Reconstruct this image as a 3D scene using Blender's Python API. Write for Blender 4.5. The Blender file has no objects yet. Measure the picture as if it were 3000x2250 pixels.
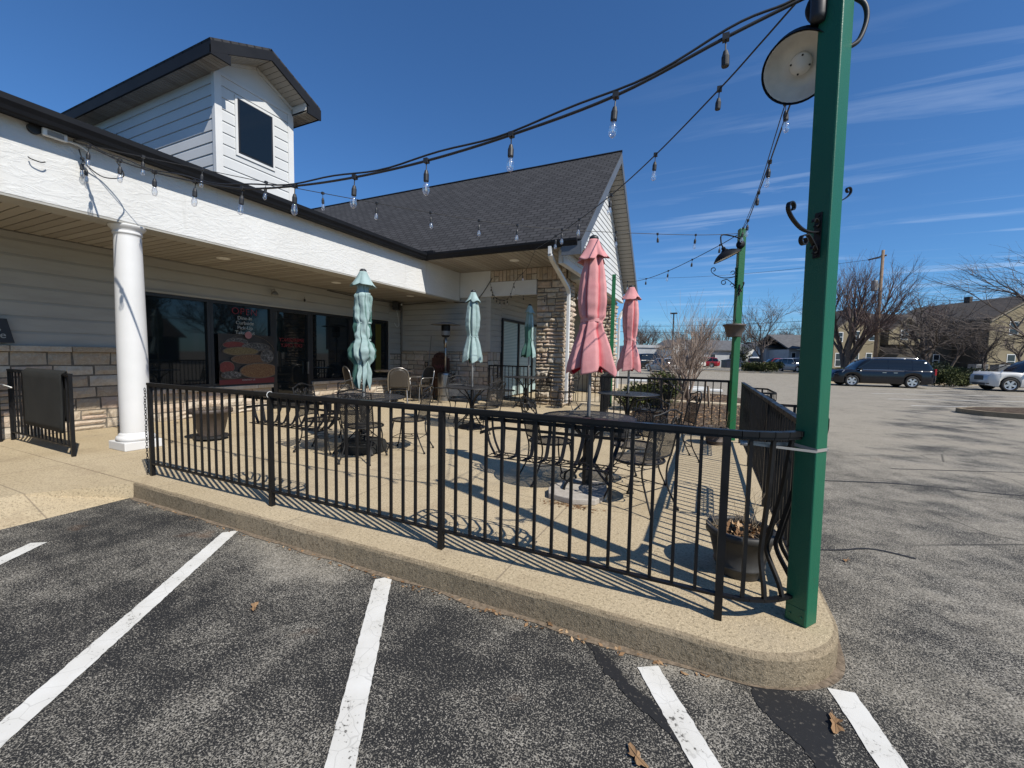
import bpy, math, random
import numpy as np
from mathutils import Vector, Matrix, Euler, noise as mnoise
R = math.radians
PI = math.pi
scene = bpy.context.scene
col = scene.collection

# ------------------------------------------------------------------ camera
EYE = 1.48
YAW, PITCH, ROLL = R(25.04), R(3.8), R(1.06)
FPX = 1222.0                                   # focal length in photograph pixels (3000 wide)
_f = Vector((-math.sin(YAW)*math.cos(PITCH), math.cos(YAW)*math.cos(PITCH), -math.sin(PITCH)))
_r0 = Vector((math.cos(YAW), math.sin(YAW), 0))
_u0 = _r0.cross(_f)
_r = _r0*math.cos(ROLL) + _u0*math.sin(ROLL)
_u = -_r0*math.sin(ROLL) + _u0*math.cos(ROLL)
CAM = Vector((0, 0, EYE))
cam_data = bpy.data.cameras.new('camera')
cam_data.sensor_width = 36
cam_data.lens = 36*FPX/3000
cam_data.clip_start = 0.05
cam_data.clip_end = 2000
cam = bpy.data.objects.new('camera', cam_data)
col.objects.link(cam)
M3 = Matrix((_r, _u, -_f)).transposed()
cam.matrix_world = Matrix.Translation(CAM) @ M3.to_4x4()
scene.camera = cam
FH = Vector((-math.sin(YAW), math.cos(YAW), 0))   # level direction the photograph looks along
RH = Vector((math.cos(YAW), math.sin(YAW), 0))

# ------------------------------------------------------------------ sky, sun, exposure
SUN_EL = 46.5
SUN_AZ = -20.5                                   # direction towards the sun, from +x towards +y
world = bpy.data.worlds.new('World')
scene.world = world
world.use_nodes = True
wn, wl = world.node_tree.nodes, world.node_tree.links
wn.clear()
wo = wn.new('ShaderNodeOutputWorld')
bg = wn.new('ShaderNodeBackground')
sky = wn.new('ShaderNodeTexSky')
sky.sky_type = 'NISHITA'
sky.sun_disc = False
sky.sun_elevation = R(SUN_EL)
sky.sun_rotation = R(90 - SUN_AZ)
sky.altitude = 250
sky.air_density = 1.0
sky.dust_density = 0.35
sky.ozone_density = 3.5
bg.inputs['Strength'].default_value = 0.080
def wnode(t, **kw):
    n = wn.new(t)
    for k, v in kw.items():
        if k in n.inputs: n.inputs[k].default_value = v
        else: setattr(n, k, v)
    return n
# thin cirrus: streaks on a high flat layer (direction projected to a plane overhead)
geo = wnode('ShaderNodeTexCoord')
sep = wnode('ShaderNodeSeparateXYZ'); wl.new(geo.outputs['Generated'], sep.inputs[0])
zc = wnode('ShaderNodeMath', operation='MAXIMUM'); zc.inputs[1].default_value = 0.04; wl.new(sep.outputs['Z'], zc.inputs[0])
dx = wnode('ShaderNodeMath', operation='DIVIDE'); wl.new(sep.outputs['X'], dx.inputs[0]); wl.new(zc.outputs[0], dx.inputs[1])
dy = wnode('ShaderNodeMath', operation='DIVIDE'); wl.new(sep.outputs['Y'], dy.inputs[0]); wl.new(zc.outputs[0], dy.inputs[1])
cmb = wnode('ShaderNodeCombineXYZ'); wl.new(dx.outputs[0], cmb.inputs['X']); wl.new(dy.outputs[0], cmb.inputs['Y'])
mp = wnode('ShaderNodeMapping'); mp.inputs['Rotation'].default_value = (0, 0, R(-62)); mp.inputs['Scale'].default_value = (0.42, 2.6, 1)
wl.new(cmb.outputs[0], mp.inputs['Vector'])
nz = wnode('ShaderNodeTexNoise', Scale=1.25, Detail=7.0, Roughness=0.62, Distortion=0.5); wl.new(mp.outputs[0], nz.inputs['Vector'])
nz2 = wnode('ShaderNodeTexNoise', Scale=0.55, Detail=2.0, Roughness=0.5); wl.new(cmb.outputs[0], nz2.inputs['Vector'])
cr = wnode('ShaderNodeMapRange'); cr.inputs['From Min'].default_value = 0.50; cr.inputs['From Max'].default_value = 0.80; wl.new(nz.outputs['Fac'], cr.inputs['Value'])
cr2 = wnode('ShaderNodeMapRange'); cr2.inputs['From Min'].default_value = 0.40; cr2.inputs['From Max'].default_value = 0.58; wl.new(nz2.outputs['Fac'], cr2.inputs['Value'])
elm = wnode('ShaderNodeMapRange'); elm.inputs['From Min'].default_value = 0.58; elm.inputs['From Max'].default_value = 0.30; wl.new(sep.outputs['Z'], elm.inputs['Value'])
xm = wnode('ShaderNodeMapRange'); xm.inputs['From Min'].default_value = -0.25; xm.inputs['From Max'].default_value = 0.05; wl.new(sep.outputs['X'], xm.inputs['Value'])
m1 = wnode('ShaderNodeMath', operation='MULTIPLY'); wl.new(cr.outputs[0], m1.inputs[0]); wl.new(cr2.outputs[0], m1.inputs[1])
m2 = wnode('ShaderNodeMath', operation='MULTIPLY'); wl.new(m1.outputs[0], m2.inputs[0]); wl.new(elm.outputs[0], m2.inputs[1])
m3 = wnode('ShaderNodeMath', operation='MULTIPLY'); wl.new(m2.outputs[0], m3.inputs[0]); wl.new(xm.outputs[0], m3.inputs[1])
m4 = wnode('ShaderNodeMath', operation='MULTIPLY'); m4.inputs[1].default_value = 0.62; wl.new(m3.outputs[0], m4.inputs[0])
tint = wnode('ShaderNodeMix', data_type='RGBA', blend_type='MULTIPLY'); tint.inputs[0].default_value = 1.0
wl.new(sky.outputs[0], tint.inputs[6]); tint.inputs[7].default_value = (0.60, 1.0, 1.38, 1)
mix = wnode('ShaderNodeMix', data_type='RGBA'); wl.new(m4.outputs[0], mix.inputs[0]); wl.new(tint.outputs[2], mix.inputs[6])
mix.inputs[7].default_value = (8.0, 9.4, 11.6, 1)
wl.new(mix.outputs[2], bg.inputs['Color'])
wl.new(bg.outputs[0], wo.inputs['Surface'])

sun_d = bpy.data.lights.new('sun', 'SUN')
sun_d.energy = 5.0
sun_d.angle = R(0.5)
sun_d.color = (1.0, 0.95, 0.86)
sun = bpy.data.objects.new('sun', sun_d)
col.objects.link(sun)
SD = Vector((math.cos(R(SUN_EL))*math.cos(R(SUN_AZ)), math.cos(R(SUN_EL))*math.sin(R(SUN_AZ)), math.sin(R(SUN_EL))))
sun.rotation_euler = SD.to_track_quat('Z', 'Y').to_euler()
sun.location = (8, -6, 12)
vs = scene.view_settings
vs.view_transform = 'Standard'; vs.look = 'None'; vs.gamma = 1.0; vs.exposure = 0.22; vs.use_curve_mapping = False
scene.cycles.max_bounces = 6
scene.cycles.diffuse_bounces = 3
scene.cycles.transparent_max_bounces = 16
scene.cycles.caustics_reflective = False
scene.cycles.caustics_refractive = False
scene.cycles.sample_clamp_indirect = 6

def at(px, py, depth):
    """a point of the place seen at a pixel of the photograph, at a real distance along the view"""
    d = _f + _r*((px-1500)/FPX) - _u*((py-1125)/FPX)
    return CAM + d*depth
def ground_at(px, depth, z=0.0):
    p = at(px, 1060, depth)
    return Vector((p.x, p.y, z))

# ------------------------------------------------------------------ mesh helper
class MB:
    def __init__(s): s.v = []; s.f = []; s.t = []
    def add(s, vs, fs, tint=0.5):
        o = len(s.v); s.v.extend([tuple(v) for v in vs])
        for f in fs: s.f.append(tuple(i+o for i in f)); s.t.append(tint)
        return s
    def box(s, c, d, rot=None, tint=0.5):
        hx, hy, hz = d[0]/2, d[1]/2, d[2]/2
        P = [Vector((x, y, z)) for z in (-hz, hz) for y in (-hy, hy) for x in (-hx, hx)]
        if rot is not None: P = [rot @ p for p in P]
        c = Vector(c)
        return s.add([p+c for p in P], [(0,2,3,1),(4,5,7,6),(0,1,5,4),(2,6,7,3),(0,4,6,2),(1,3,7,5)], tint)
    def bx(s, a, b, tint=0.5):
        a, b = Vector(a), Vector(b)
        return s.box((a+b)/2, (abs(b.x-a.x), abs(b.y-a.y), abs(b.z-a.z)), None, tint)
    def bar(s, a, b, w, h=None, up=(0,0,1), tint=0.5):
        a, b = Vector(a), Vector(b); h = h or w
        z = b-a; L = z.length
        if L < 1e-6: return s
        z /= L; x = Vector(up).cross(z)
        if x.length < 1e-4: x = Vector((1,0,0)).cross(z)
        if x.length < 1e-4: x = Vector((0,1,0)).cross(z)
        x.normalize(); y = z.cross(x)
        return s.box((a+b)/2, (w, h, L), Matrix((x, y, z)).transposed(), tint)
    def ribbon(s, pts, w, t, side, tint=0.5):
        """flat iron bar along pts; width w lies along `side`"""
        pts = [Vector(p) for p in pts]; sd = Vector(side).normalized(); vs = []
        for i, p in enumerate(pts):
            d = (pts[min(i+1, len(pts)-1)] - pts[max(i-1, 0)]).normalized()
            nn = d.cross(sd)
            if nn.length < 1e-5: nn = Vector((0,0,1))
            nn.normalize()
            for a, b in ((-1,-1),(1,-1),(1,1),(-1,1)): vs.append(p + sd*(a*w/2) + nn*(b*t/2))
        fs = []
        for i in range(len(pts)-1):
            for k in range(4):
                fs.append((i*4+k, i*4+(k+1)%4, i*4+4+(k+1)%4, i*4+4+k))
        n = len(pts)-1
        fs += [(3,2,1,0), (n*4, n*4+1, n*4+2, n*4+3)]
        return s.add(vs, fs, tint)
    def tube(s, pts, r, n=6, cap=True, tint=0.5):
        pts = [Vector(p) for p in pts]
        rr = r if hasattr(r, '__len__') else [r]*len(pts)
        vs = []; prev = None
        for i, p in enumerate(pts):
            d = pts[min(i+1, len(pts)-1)] - pts[max(i-1, 0)]
            if d.length < 1e-9: d = Vector((0,0,1))
            d.normalize()
            if prev is None:
                x = d.cross(Vector((0,0,1)))
                if x.length < 1e-3: x = d.cross(Vector((0,1,0)))
            else:
                x = prev - d*prev.dot(d)
                if x.length < 1e-5: x = d.cross(Vector((0,0,1)))
            x.normalize(); prev = x; y = d.cross(x)
            for k in range(n):
                a = 2*PI*k/n
                vs.append(p + (x*math.cos(a) + y*math.sin(a))*rr[i])
        fs = [(i*n+k, i*n+(k+1)%n, (i+1)*n+(k+1)%n, (i+1)*n+k) for i in range(len(pts)-1) for k in range(n)]
        if cap:
            fs.append(tuple(range(n-1, -1, -1))); fs.append(tuple((len(pts)-1)*n+k for k in range(n)))
        return s.add(vs, fs, tint)
    def lathe(s, prof, n=24, c=(0,0,0), rot=None, cap=True, tint=0.5):
        c = Vector(c); vs = []
        for r, z in prof:
            for k in range(n):
                a = 2*PI*k/n; p = Vector((r*math.cos(a), r*math.sin(a), z))
                vs.append((rot @ p if rot is not None else p) + c)
        fs = [(i*n+k, i*n+(k+1)%n, (i+1)*n+(k+1)%n, (i+1)*n+k) for i in range(len(prof)-1) for k in range(n)]
        if cap:
            fs.append(tuple(range(n-1, -1, -1))); fs.append(tuple((len(prof)-1)*n+k for k in range(n)))
        return s.add(vs, fs, tint)
    def torus(s, c, Rr, r, n=32, m=6, rot=None, tint=0.5):
        c = Vector(c); vs = []
        for i in range(n):
            a = 2*PI*i/n
            for k in range(m):
                b = 2*PI*k/m
                p = Vector(((Rr+r*math.cos(b))*math.cos(a), (Rr+r*math.cos(b))*math.sin(a), r*math.sin(b)))
                vs.append((rot @ p if rot is not None else p)+c)
        fs = [(i*m+k, ((i+1)%n)*m+k, ((i+1)%n)*m+(k+1)%m, i*m+(k+1)%m) for i in range(n) for k in range(m)]
        return s.add(vs, fs, tint)
    def prism(s, poly, z0, z1, tint=0.5):
        n = len(poly)
        vs = [(p[0], p[1], z0) for p in poly] + [(p[0], p[1], z1) for p in poly]
        fs = [tuple(range(n-1, -1, -1)), tuple(range(n, 2*n))] + [(i, (i+1)%n, n+(i+1)%n, n+i) for i in range(n)]
        return s.add(vs, fs, tint)
    def slab(s, poly3, ext, tint=0.5):
        """planar polygon extruded by a vector"""
        n = len(poly3); e = Vector(ext); P = [Vector(p) for p in poly3]
        vs = P + [p+e for p in P]
        fs = [tuple(range(n-1, -1, -1)), tuple(range(n, 2*n))] + [(i, (i+1)%n, n+(i+1)%n, n+i) for i in range(n)]
        return s.add(vs, fs, tint)
    def quad(s, a, b, c, d, tint=0.5): return s.add([a, b, c, d], [(0,1,2,3)], tint)
    def build(s, name, m, parent=None, org=None, smooth=False, bevel=0.0, solid=0.0, tint=False, fixn=True):
        me = bpy.data.meshes.new(name)
        v = s.v
        if org is not None:
            ox, oy, oz = org; v = [(a-ox, b-oy, c-oz) for a, b, c in v]
        me.from_pydata(v, [], s.f); me.update()
        if tint:
            at_ = me.attributes.new('tint', 'FLOAT', 'FACE')
            at_.data.foreach_set('value', s.t)
        if fixn:
            import bmesh
            b = bmesh.new(); b.from_mesh(me); bmesh.ops.recalc_face_normals(b, faces=b.faces); b.to_mesh(me); b.free()
        if smooth: me.shade_smooth()
        if m is not None: me.materials.append(m)
        o = bpy.data.objects.new(name, me); col.objects.link(o)
        if parent is not None: o.parent = parent
        if bevel:
            bm_ = o.modifiers.new('bevel', 'BEVEL'); bm_.width = bevel; bm_.segments = 2; bm_.limit_method = 'ANGLE'; bm_.angle_limit = R(40)
        if solid:
            sm = o.modifiers.new('solid', 'SOLIDIFY'); sm.thickness = solid; sm.offset = 0
        return o

def tag(o, label=None, cat=None, group=None, kind=None):
    if label: o['label'] = label
    if cat: o['category'] = cat
    if group: o['group'] = group
    if kind: o['kind'] = kind
    return o
def thing(name, label, cat, loc=(0,0,0), rz=0.0, group=None):
    o = bpy.data.objects.new(name, None); col.objects.link(o)
    o.empty_display_size = 0.1
    o.location = loc; o.rotation_euler = (0, 0, rz)
    return tag(o, label, cat, group)
def dup(root, loc, rz=None, label=None, scale=None, group=None):
    def cp(o, par):
        c = o.copy(); col.objects.link(c)
        if par is not None: c.parent = par
        for ch in kids.get(o.name, []): cp(ch, c)
        return c
    kids = {}
    for o in list(bpy.data.objects):
        if o.parent is not None: kids.setdefault(o.parent.name, []).append(o)
    r = cp(root, None)
    r.location = loc
    if rz is not None: r.rotation_euler = (0, 0, rz)
    if scale: r.scale = scale if hasattr(scale, '__len__') else (scale,)*3
    if label: r['label'] = label
    if group: r['group'] = group
    return r
def arc(c, r, a0, a1, n, plane='xz', y=0.0):
    out = []
    for i in range(n+1):
        a = a0+(a1-a0)*i/n
        u, v = c[0]+r*math.cos(a), c[1]+r*math.sin(a)
        out.append(Vector((u, y, v)) if plane == 'xz' else Vector((u, v, y)))
    return out
def smooth_path(P, n=6):
    P = [Vector(p) for p in P]; out = []
    for i in range(len(P)-1):
        p0, p1, p2, p3 = P[max(i-1,0)], P[i], P[i+1], P[min(i+2, len(P)-1)]
        for k in range(n):
            t = k/n; t2 = t*t; t3 = t2*t
            out.append(0.5*((2*p1) + (p2-p0)*t + (2*p0-5*p1+4*p2-p3)*t2 + (3*p1-p0-3*p2+p3)*t3))
    out.append(P[-1]); return out

# ------------------------------------------------------------------ materials
def mat(name, color=(0.5,0.5,0.5), rough=0.6, metal=0.0, spec=0.5):
    m = bpy.data.materials.new(name); m.use_nodes = True
    b = m.node_tree.nodes['Principled BSDF']
    b.inputs['Base Color'].default_value = (*color, 1); b.inputs['Roughness'].default_value = rough
    b.inputs['Metallic'].default_value = metal; b.inputs['Specular IOR Level'].default_value = spec
    return m
class NT:
    def __init__(s, m): s.m = m; s.t = m.node_tree; s.n = s.t.nodes; s.l = s.t.links; s.b = s.n['Principled BSDF']; s._o = {}
    def new(s, ty, **kw):
        n = s.n.new(ty)
        for k, v in kw.items():
            if k in n.inputs: n.inputs[k].default_value = v
            else: setattr(n, k, v)
        return n
    def obj(s):
        if 'o' not in s._o: s._o['o'] = s.new('ShaderNodeTexCoord').outputs['Object']
        return s._o['o']
    def pos(s):
        if 'p' not in s._o: s._o['p'] = s.new('ShaderNodeNewGeometry').outputs['Position']
        return s._o['p']
    def noise(s, scale, detail=3.0, rough=0.5, dist=0.0, vec=None, sc=None):
        n = s.new('ShaderNodeTexNoise', Scale=scale, Detail=detail, Roughness=rough, Distortion=dist)
        v = vec or s.pos()
        if sc:
            mp = s.new('ShaderNodeMapping'); mp.inputs['Scale'].default_value = sc; s.l.new(v, mp.inputs['Vector']); v = mp.outputs[0]
        s.l.new(v, n.inputs['Vector']); return n.outputs['Fac']
    def vor(s, scale, feature='F1', vec=None, out='Distance', rand=1.0):
        n = s.new('ShaderNodeTexVoronoi', feature=feature); n.inputs['Scale'].default_value = scale; n.inputs['Randomness'].default_value = rand
        s.l.new(vec or s.pos(), n.inputs['Vector']); return n.outputs[out]
    def ramp(s, fac, stops):
        n = s.new('ShaderNodeValToRGB'); e = n.color_ramp.elements
        while len(e) < len(stops): e.new(0.5)
        for i, (p, c) in enumerate(stops):
            e[i].position = p; e[i].color = (*c, 1) if len(c) == 3 else c
        s.l.new(fac, n.inputs[0]); return n.outputs[0]
    def rng(s, v, a, b, c=0.0, d=1.0, smooth=False):
        n = s.new('ShaderNodeMapRange'); n.inputs['From Min'].default_value = a; n.inputs['From Max'].default_value = b
        n.inputs['To Min'].default_value = c; n.inputs['To Max'].default_value = d
        if smooth: n.interpolation_type = 'SMOOTHSTEP'
        s.l.new(v, n.inputs['Value']); return n.outputs[0]
    def math(s, op, a, b=None):
        n = s.new('ShaderNodeMath', operation=op)
        for i, x in enumerate((a, b)):
            if x is None: continue
            if isinstance(x, (int, float)): n.inputs[i].default_value = x
            else: s.l.new(x, n.inputs[i])
        return n.outputs[0]
    def mix(s, fac, a, b, mode='MIX'):
        n = s.new('ShaderNodeMix', data_type='RGBA', blend_type=mode)
        for i, x in ((0, fac), (6, a), (7, b)):
            if isinstance(x, (int, float)): n.inputs[i].default_value = x
            elif isinstance(x, tuple): n.inputs[i].default_value = (*x, 1)
            else: s.l.new(x, n.inputs[i])
        return n.outputs[2]
    def attr(s, nm='tint'): return s.new('ShaderNodeAttribute', attribute_name=nm).outputs['Fac']
    def color(s, c): s.l.new(c, s.b.inputs['Base Color'])
    def rough(s, c): s.l.new(c, s.b.inputs['Roughness'])
    def bump(s, h, strength=0.3, dist=0.01):
        n = s.new('ShaderNodeBump'); n.inputs['Strength'].default_value = strength; n.inputs['Distance'].default_value = dist
        s.l.new(h, n.inputs['Height']); s.l.new(n.outputs[0], s.b.inputs['Normal'])
    def xyz(s, v=None):
        n = s.new('ShaderNodeSeparateXYZ'); s.l.new(v or s.pos(), n.inputs[0]); return n.outputs
def noisy(name, c0, c1, scale=3.0, rough=0.6, bump=0.0, bscale=40, detail=5, lo=0.35, hi=0.65, metal=0.0, spec=0.5, bdist=0.004):
    m = mat(name, c0, rough, metal, spec); t = NT(m)
    t.color(t.ramp(t.noise(scale, detail, 0.6), [(lo, c0), (hi, c1)]))
    if bump: t.bump(t.noise(bscale, 4), bump, bdist)
    return m
# --- ground
M_ASPH = mat('asphalt', (0.06,0.06,0.06), 0.9, spec=0.25); t = NT(M_ASPH)
p = t.pos(); xs = t.xyz(p)
wob = t.math('MULTIPLY', t.math('SUBTRACT', t.noise(0.9, 3), 0.5), 1.5)
wob2 = t.math('MULTIPLY', t.math('SUBTRACT', t.noise(0.25, 3), 0.5), 6.0)
seal_x = t.rng(t.math('ADD', xs['X'], wob), 0.75, 1.25, 1, 0)
seal_y = t.rng(t.math('ADD', xs['Y'], wob), 1.9, 2.6, 1, 0)
sealed = t.math('MULTIPLY', seal_x, seal_y)                              # the sealed parking bay by the kerb
band = t.math('ABSOLUTE', t.math('ADD', t.math('SUBTRACT', xs['X'], t.math('MULTIPLY', xs['Y'], 0.42)), wob2))
lane = t.math('MULTIPLY', t.rng(band, 0.7, 1.9, 1, 0, True), t.rng(t.noise(1.1, 4), 0.40, 0.60))   # tyre-worn darker lane
near = t.rng(t.math('ADD', t.math('ADD', xs['X'], t.math('MULTIPLY', xs['Y'], 0.9)), wob2), 5.0, 12.0, 1, 0, True)  # darker near, paler far: brightness of the grazing view put into the colour
seal = t.math('MAXIMUM', sealed, t.math('MAXIMUM', t.math('MULTIPLY', lane, 0.9), t.math('MULTIPLY', near, 0.62)))  # sealed bay and tyre lane, plus the grazing-view brightness held by near
wear = t.noise(0.9, 5, 0.65, vec=p)
wear2 = t.noise(4.5, 5, 0.72)
thr = t.math('ADD', t.math('ADD', t.math('MULTIPLY', seal, 0.125), 0.40), t.math('MULTIPLY', t.math('SUBTRACT', 0.5, wear), 0.28))
thr = t.math('ADD', thr, t.math('MULTIPLY', t.math('SUBTRACT', 0.5, wear2), 0.24))
grain = t.math('ADD', t.math('MULTIPLY', t.noise(150, 2, 0.5), 0.6), t.math('MULTIPLY', t.noise(70, 3, 0.7), 0.4))
chip = t.rng(t.math('SUBTRACT', grain, thr), -0.025, 0.05)
stonec = t.ramp(t.vor(95, out='Color'), [(0.0, (0.10,0.094,0.082)), (0.4, (0.20,0.185,0.155)), (0.75, (0.34,0.315,0.27)), (1.0, (0.16,0.14,0.11))])
bind = t.mix(seal, (0.058,0.055,0.048), (0.019,0.019,0.0195))
stonec = t.mix(t.math('MULTIPLY', t.math('SUBTRACT', 1.0, seal), 0.45), stonec, (0.33,0.285,0.215))
base = t.mix(chip, bind, stonec)
oil = t.math('MULTIPLY', t.rng(t.noise(1.3, 4, 0.6), 0.62, 0.72), 0.30); base = t.mix(oil, base, (0.022,0.021,0.020))
cr1 = t.vor(0.55, 'DISTANCE_TO_EDGE', vec=t.mix(0.22, p, t.new('ShaderNodeTexNoise', Scale=2.2, Detail=5.0).outputs['Color'], 'ADD'))
crack = t.math('MULTIPLY', t.rng(cr1, 0.0, 0.005, 1, 0), t.rng(t.noise(0.5, 2), 0.46, 0.56))
base = t.mix(t.math('MULTIPLY', crack, 0.8), base, (0.018,0.018,0.018))
rust = t.math('MULTIPLY', t.rng(t.noise(2.3, 3), 0.68, 0.76), 0.35)
base = t.mix(rust, base, (0.16,0.09,0.05))
t.color(base); t.bump(t.math('ADD', grain, t.math('MULTIPLY', chip, 0.5)), 0.55, 0.004)
def concrete(name, a, b, joints=False, dark=1.0):
    m = mat(name, a, 0.9, spec=0.2); t = NT(m); p = t.pos()
    big = t.noise(0.8, 5, 0.65); g = t.noise(150, 2); g2 = t.noise(60, 3, 0.6)
    c = t.ramp(big, [(0.32, a), (0.68, b)])
    c = t.mix(t.rng(g2, 0.50, 0.66), c, tuple(x*0.62 for x in a))
    c = t.mix(t.rng(g, 0.56, 0.70), c, tuple(min(1, x*1.28) for x in b))
    st = t.rng(t.noise(1.7, 5, 0.7), 0.54, 0.70); c = t.mix(t.math('MULTIPLY', st, 0.40), c, (0.21,0.155,0.10))
    st2 = t.rng(t.noise(0.6, 6, 0.75), 0.55, 0.68); c = t.mix(t.math('MULTIPLY', st2, 0.35), c, (0.24,0.205,0.155))
    sp = t.rng(t.noise(11, 3, 0.6), 0.68, 0.74); c = t.mix(t.math('MULTIPLY', sp, 0.5), c, (0.13,0.10,0.07))
    if joints:
        s = t.xyz(p)
        jx = t.math('ABSOLUTE', t.math('SUBTRACT', t.math('MODULO', t.math('ADD', s['X'], 31.6), 1.85), 0.92))
        jy = t.math('ABSOLUTE', t.math('SUBTRACT', t.math('MODULO', t.math('ADD', s['Y'], 20.55), 2.1), 1.05))
        j = t.math('MAXIMUM', t.rng(jx, 0.003, 0.008, 1, 0), t.rng(jy, 0.003, 0.008, 1, 0))
        c = t.mix(t.math('MULTIPLY', j, 0.55), c, (0.13,0.10,0.075))
    t.color(c); t.bump(t.math('ADD', g, t.math('MULTIPLY', t.noise(34, 4, 0.7), 1.5)), 0.5, 0.006)
    return m
M_PATIO = concrete('exposed_aggregate', (0.385,0.308,0.197), (0.46,0.378,0.255), True)
M_CURB = concrete('kerb_concrete', (0.20,0.157,0.10), (0.30,0.24,0.163))  # kerb faces: stain plus their shade, both put into one darker colour
M_WALK = concrete('walk_concrete', (0.45,0.37,0.255), (0.52,0.435,0.31), True)
M_PAINT = mat('worn_line_paint', (0.7,0.7,0.68), 0.75, spec=0.3); t = NT(M_PAINT)
w = t.rng(t.math('ADD', t.math('MULTIPLY', t.noise(70, 3), 0.55), t.math('MULTIPLY', t.noise(5, 5, 0.75), 0.65)), 0.43, 0.50)
ck = t.vor(9, 'DISTANCE_TO_EDGE', vec=t.mix(0.08, t.pos(), t.new('ShaderNodeTexNoise', Scale=12.0).outputs['Color'], 'ADD'))
wk = t.math('MULTIPLY', t.rng(ck, 0.0, 0.02, 0.72, 1), w)
t.color(t.mix(wk, (0.10,0.095,0.085), t.ramp(t.noise(5, 4), [(0.3, (0.54,0.525,0.48)), (0.7, (0.64,0.63,0.595))])))
M_FAINT = mat('faded_line_paint', (0.3,0.3,0.29), 0.85, spec=0.2); t = NT(M_FAINT)
t.color(t.mix(t.rng(t.noise(14, 4, 0.7), 0.42, 0.58), (0.10,0.095,0.085), (0.46,0.45,0.42)))
M_PATCH = mat('crack_sealer', (0.016,0.016,0.017), 0.7, spec=0.3); t = NT(M_PATCH)
t.color(t.mix(t.rng(t.noise(60, 3), 0.60, 0.72), (0.017,0.017,0.018), (0.10,0.09,0.075))); t.bump(t.noise(30, 3), 0.3, 0.004)
M_MULCH = mat('bark_mulch', (0.05,0.035,0.025), 0.95, spec=0.15); t = NT(M_MULCH)
v = t.vor(28, out='Color'); n1 = t.noise(20, 4, 0.7)
t.color(t.mix(t.rng(t.noise(7, 4, 0.7), 0.56, 0.66), t.ramp(n1, [(0.3, (0.028,0.020,0.014)), (0.5, (0.075,0.052,0.036)), (0.7, (0.16,0.12,0.085))]), (0.27,0.21,0.15)))
t.bump(t.noise(26, 4, 0.7), 1.0, 0.03)
M_GRASS = noisy('winter_grass', (0.055,0.06,0.022), (0.13,0.11,0.05), 4.0, 0.95, 0.8, 50)
# --- building
M_STUCCO = mat('white_stucco', (0.78,0.78,0.76), 0.9, spec=0.2); t = NT(M_STUCCO)
sw = t.noise(7, 5, 0.6, 2.2, sc=(1,0.5,1.5)); sw2 = t.noise(38, 3, 0.6)
t.bump(t.math('ADD', t.rng(sw, 0.42, 0.62, smooth=True), t.math('MULTIPLY', sw2, 0.5)), 0.34, 0.010)
c = t.ramp(t.noise(1.2, 5, 0.6), [(0.3, (0.575,0.57,0.55)), (0.7, (0.64,0.64,0.625))])
drip = t.math('MULTIPLY', t.rng(t.noise(5, 4, 0.7, sc=(1,1,0.12)), 0.60, 0.78), 0.35); t.color(t.mix(drip, c, (0.36,0.34,0.30)))
M_WHITE = noisy('white_trim', (0.57,0.565,0.55), (0.62,0.62,0.605), 2.0, 0.55)
M_COLUMN = noisy('column_paint', (0.58,0.575,0.56), (0.63,0.625,0.615), 1.5, 0.6, 0.15, 120)
M_SIDING = mat('cream_siding', (0.5,0.47,0.4), 0.6, spec=0.35); t = NT(M_SIDING)
t.color(t.mix(t.math('MULTIPLY', t.rng(t.noise(1.4, 5, 0.65, sc=(1,1,5)), 0.45, 0.7), 0.5), (0.36,0.35,0.32), (0.27,0.26,0.235)))
t.bump(t.noise(60, 2, sc=(0.3,0.3,4)), 0.12, 0.002)
M_GSIDING = mat('white_siding', (0.72,0.72,0.70), 0.55, spec=0.35); t = NT(M_GSIDING)
t.color(t.ramp(t.noise(1.0, 4), [(0.3, (0.52,0.525,0.52)), (0.7, (0.59,0.595,0.585))]))
M_SOFFIT = mat('soffit_panels', (0.42,0.385,0.33), 0.6, spec=0.35); t = NT(M_SOFFIT)
t.color(t.ramp(t.attr(), [(0.0, (0.10,0.09,0.075)), (0.25, (0.26,0.235,0.20)), (0.5, (0.30,0.275,0.235)), (1.0, (0.40,0.375,0.335))]))
M_DARKTRIM = noisy('dark_metal_trim', (0.006,0.007,0.010), (0.010,0.0115,0.015), 2.0, 0.65, spec=0.22)
M_BLUETRIM = noisy('slate_trim', (0.075,0.085,0.10), (0.10,0.11,0.125), 2.0, 0.5)
M_SHINGLE = mat('asphalt_shingles', (0.08,0.08,0.085), 0.95, spec=0.2); t = NT(M_SHINGLE)
br = t.new('ShaderNodeTexBrick'); br.offset = 0.5; br.inputs['Scale'].default_value = 1.0
br.inputs['Brick Width'].default_value = 0.26; br.inputs['Row Height'].default_value = 0.145; br.inputs['Mortar Size'].default_value = 0.016; br.inputs['Bias'].default_value = 0.1
uv = t.new('ShaderNodeUVMap'); uv.uv_map = 'UVMap'
nzs = t.new('ShaderNodeTexNoise', Scale=5.0); t.l.new(uv.outputs[0], nzs.inputs['Vector']); wv = t.mix(0.012, uv.outputs[0], nzs.outputs['Color'], 'ADD')
t.l.new(wv, br.inputs['Vector'])
br.inputs['Color1'].default_value = (0.032,0.032,0.035,1); br.inputs['Color2'].default_value = (0.050,0.050,0.054,1); br.inputs['Mortar'].default_value = (0.013,0.013,0.015,1)
t.color(t.mix(t.rng(t.noise(90, 2), 0.45, 0.65, 0, 0.35), br.outputs['Color'], (0.062,0.062,0.064)))
t.bump(br.outputs['Fac'], -0.8, 0.02)
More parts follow.
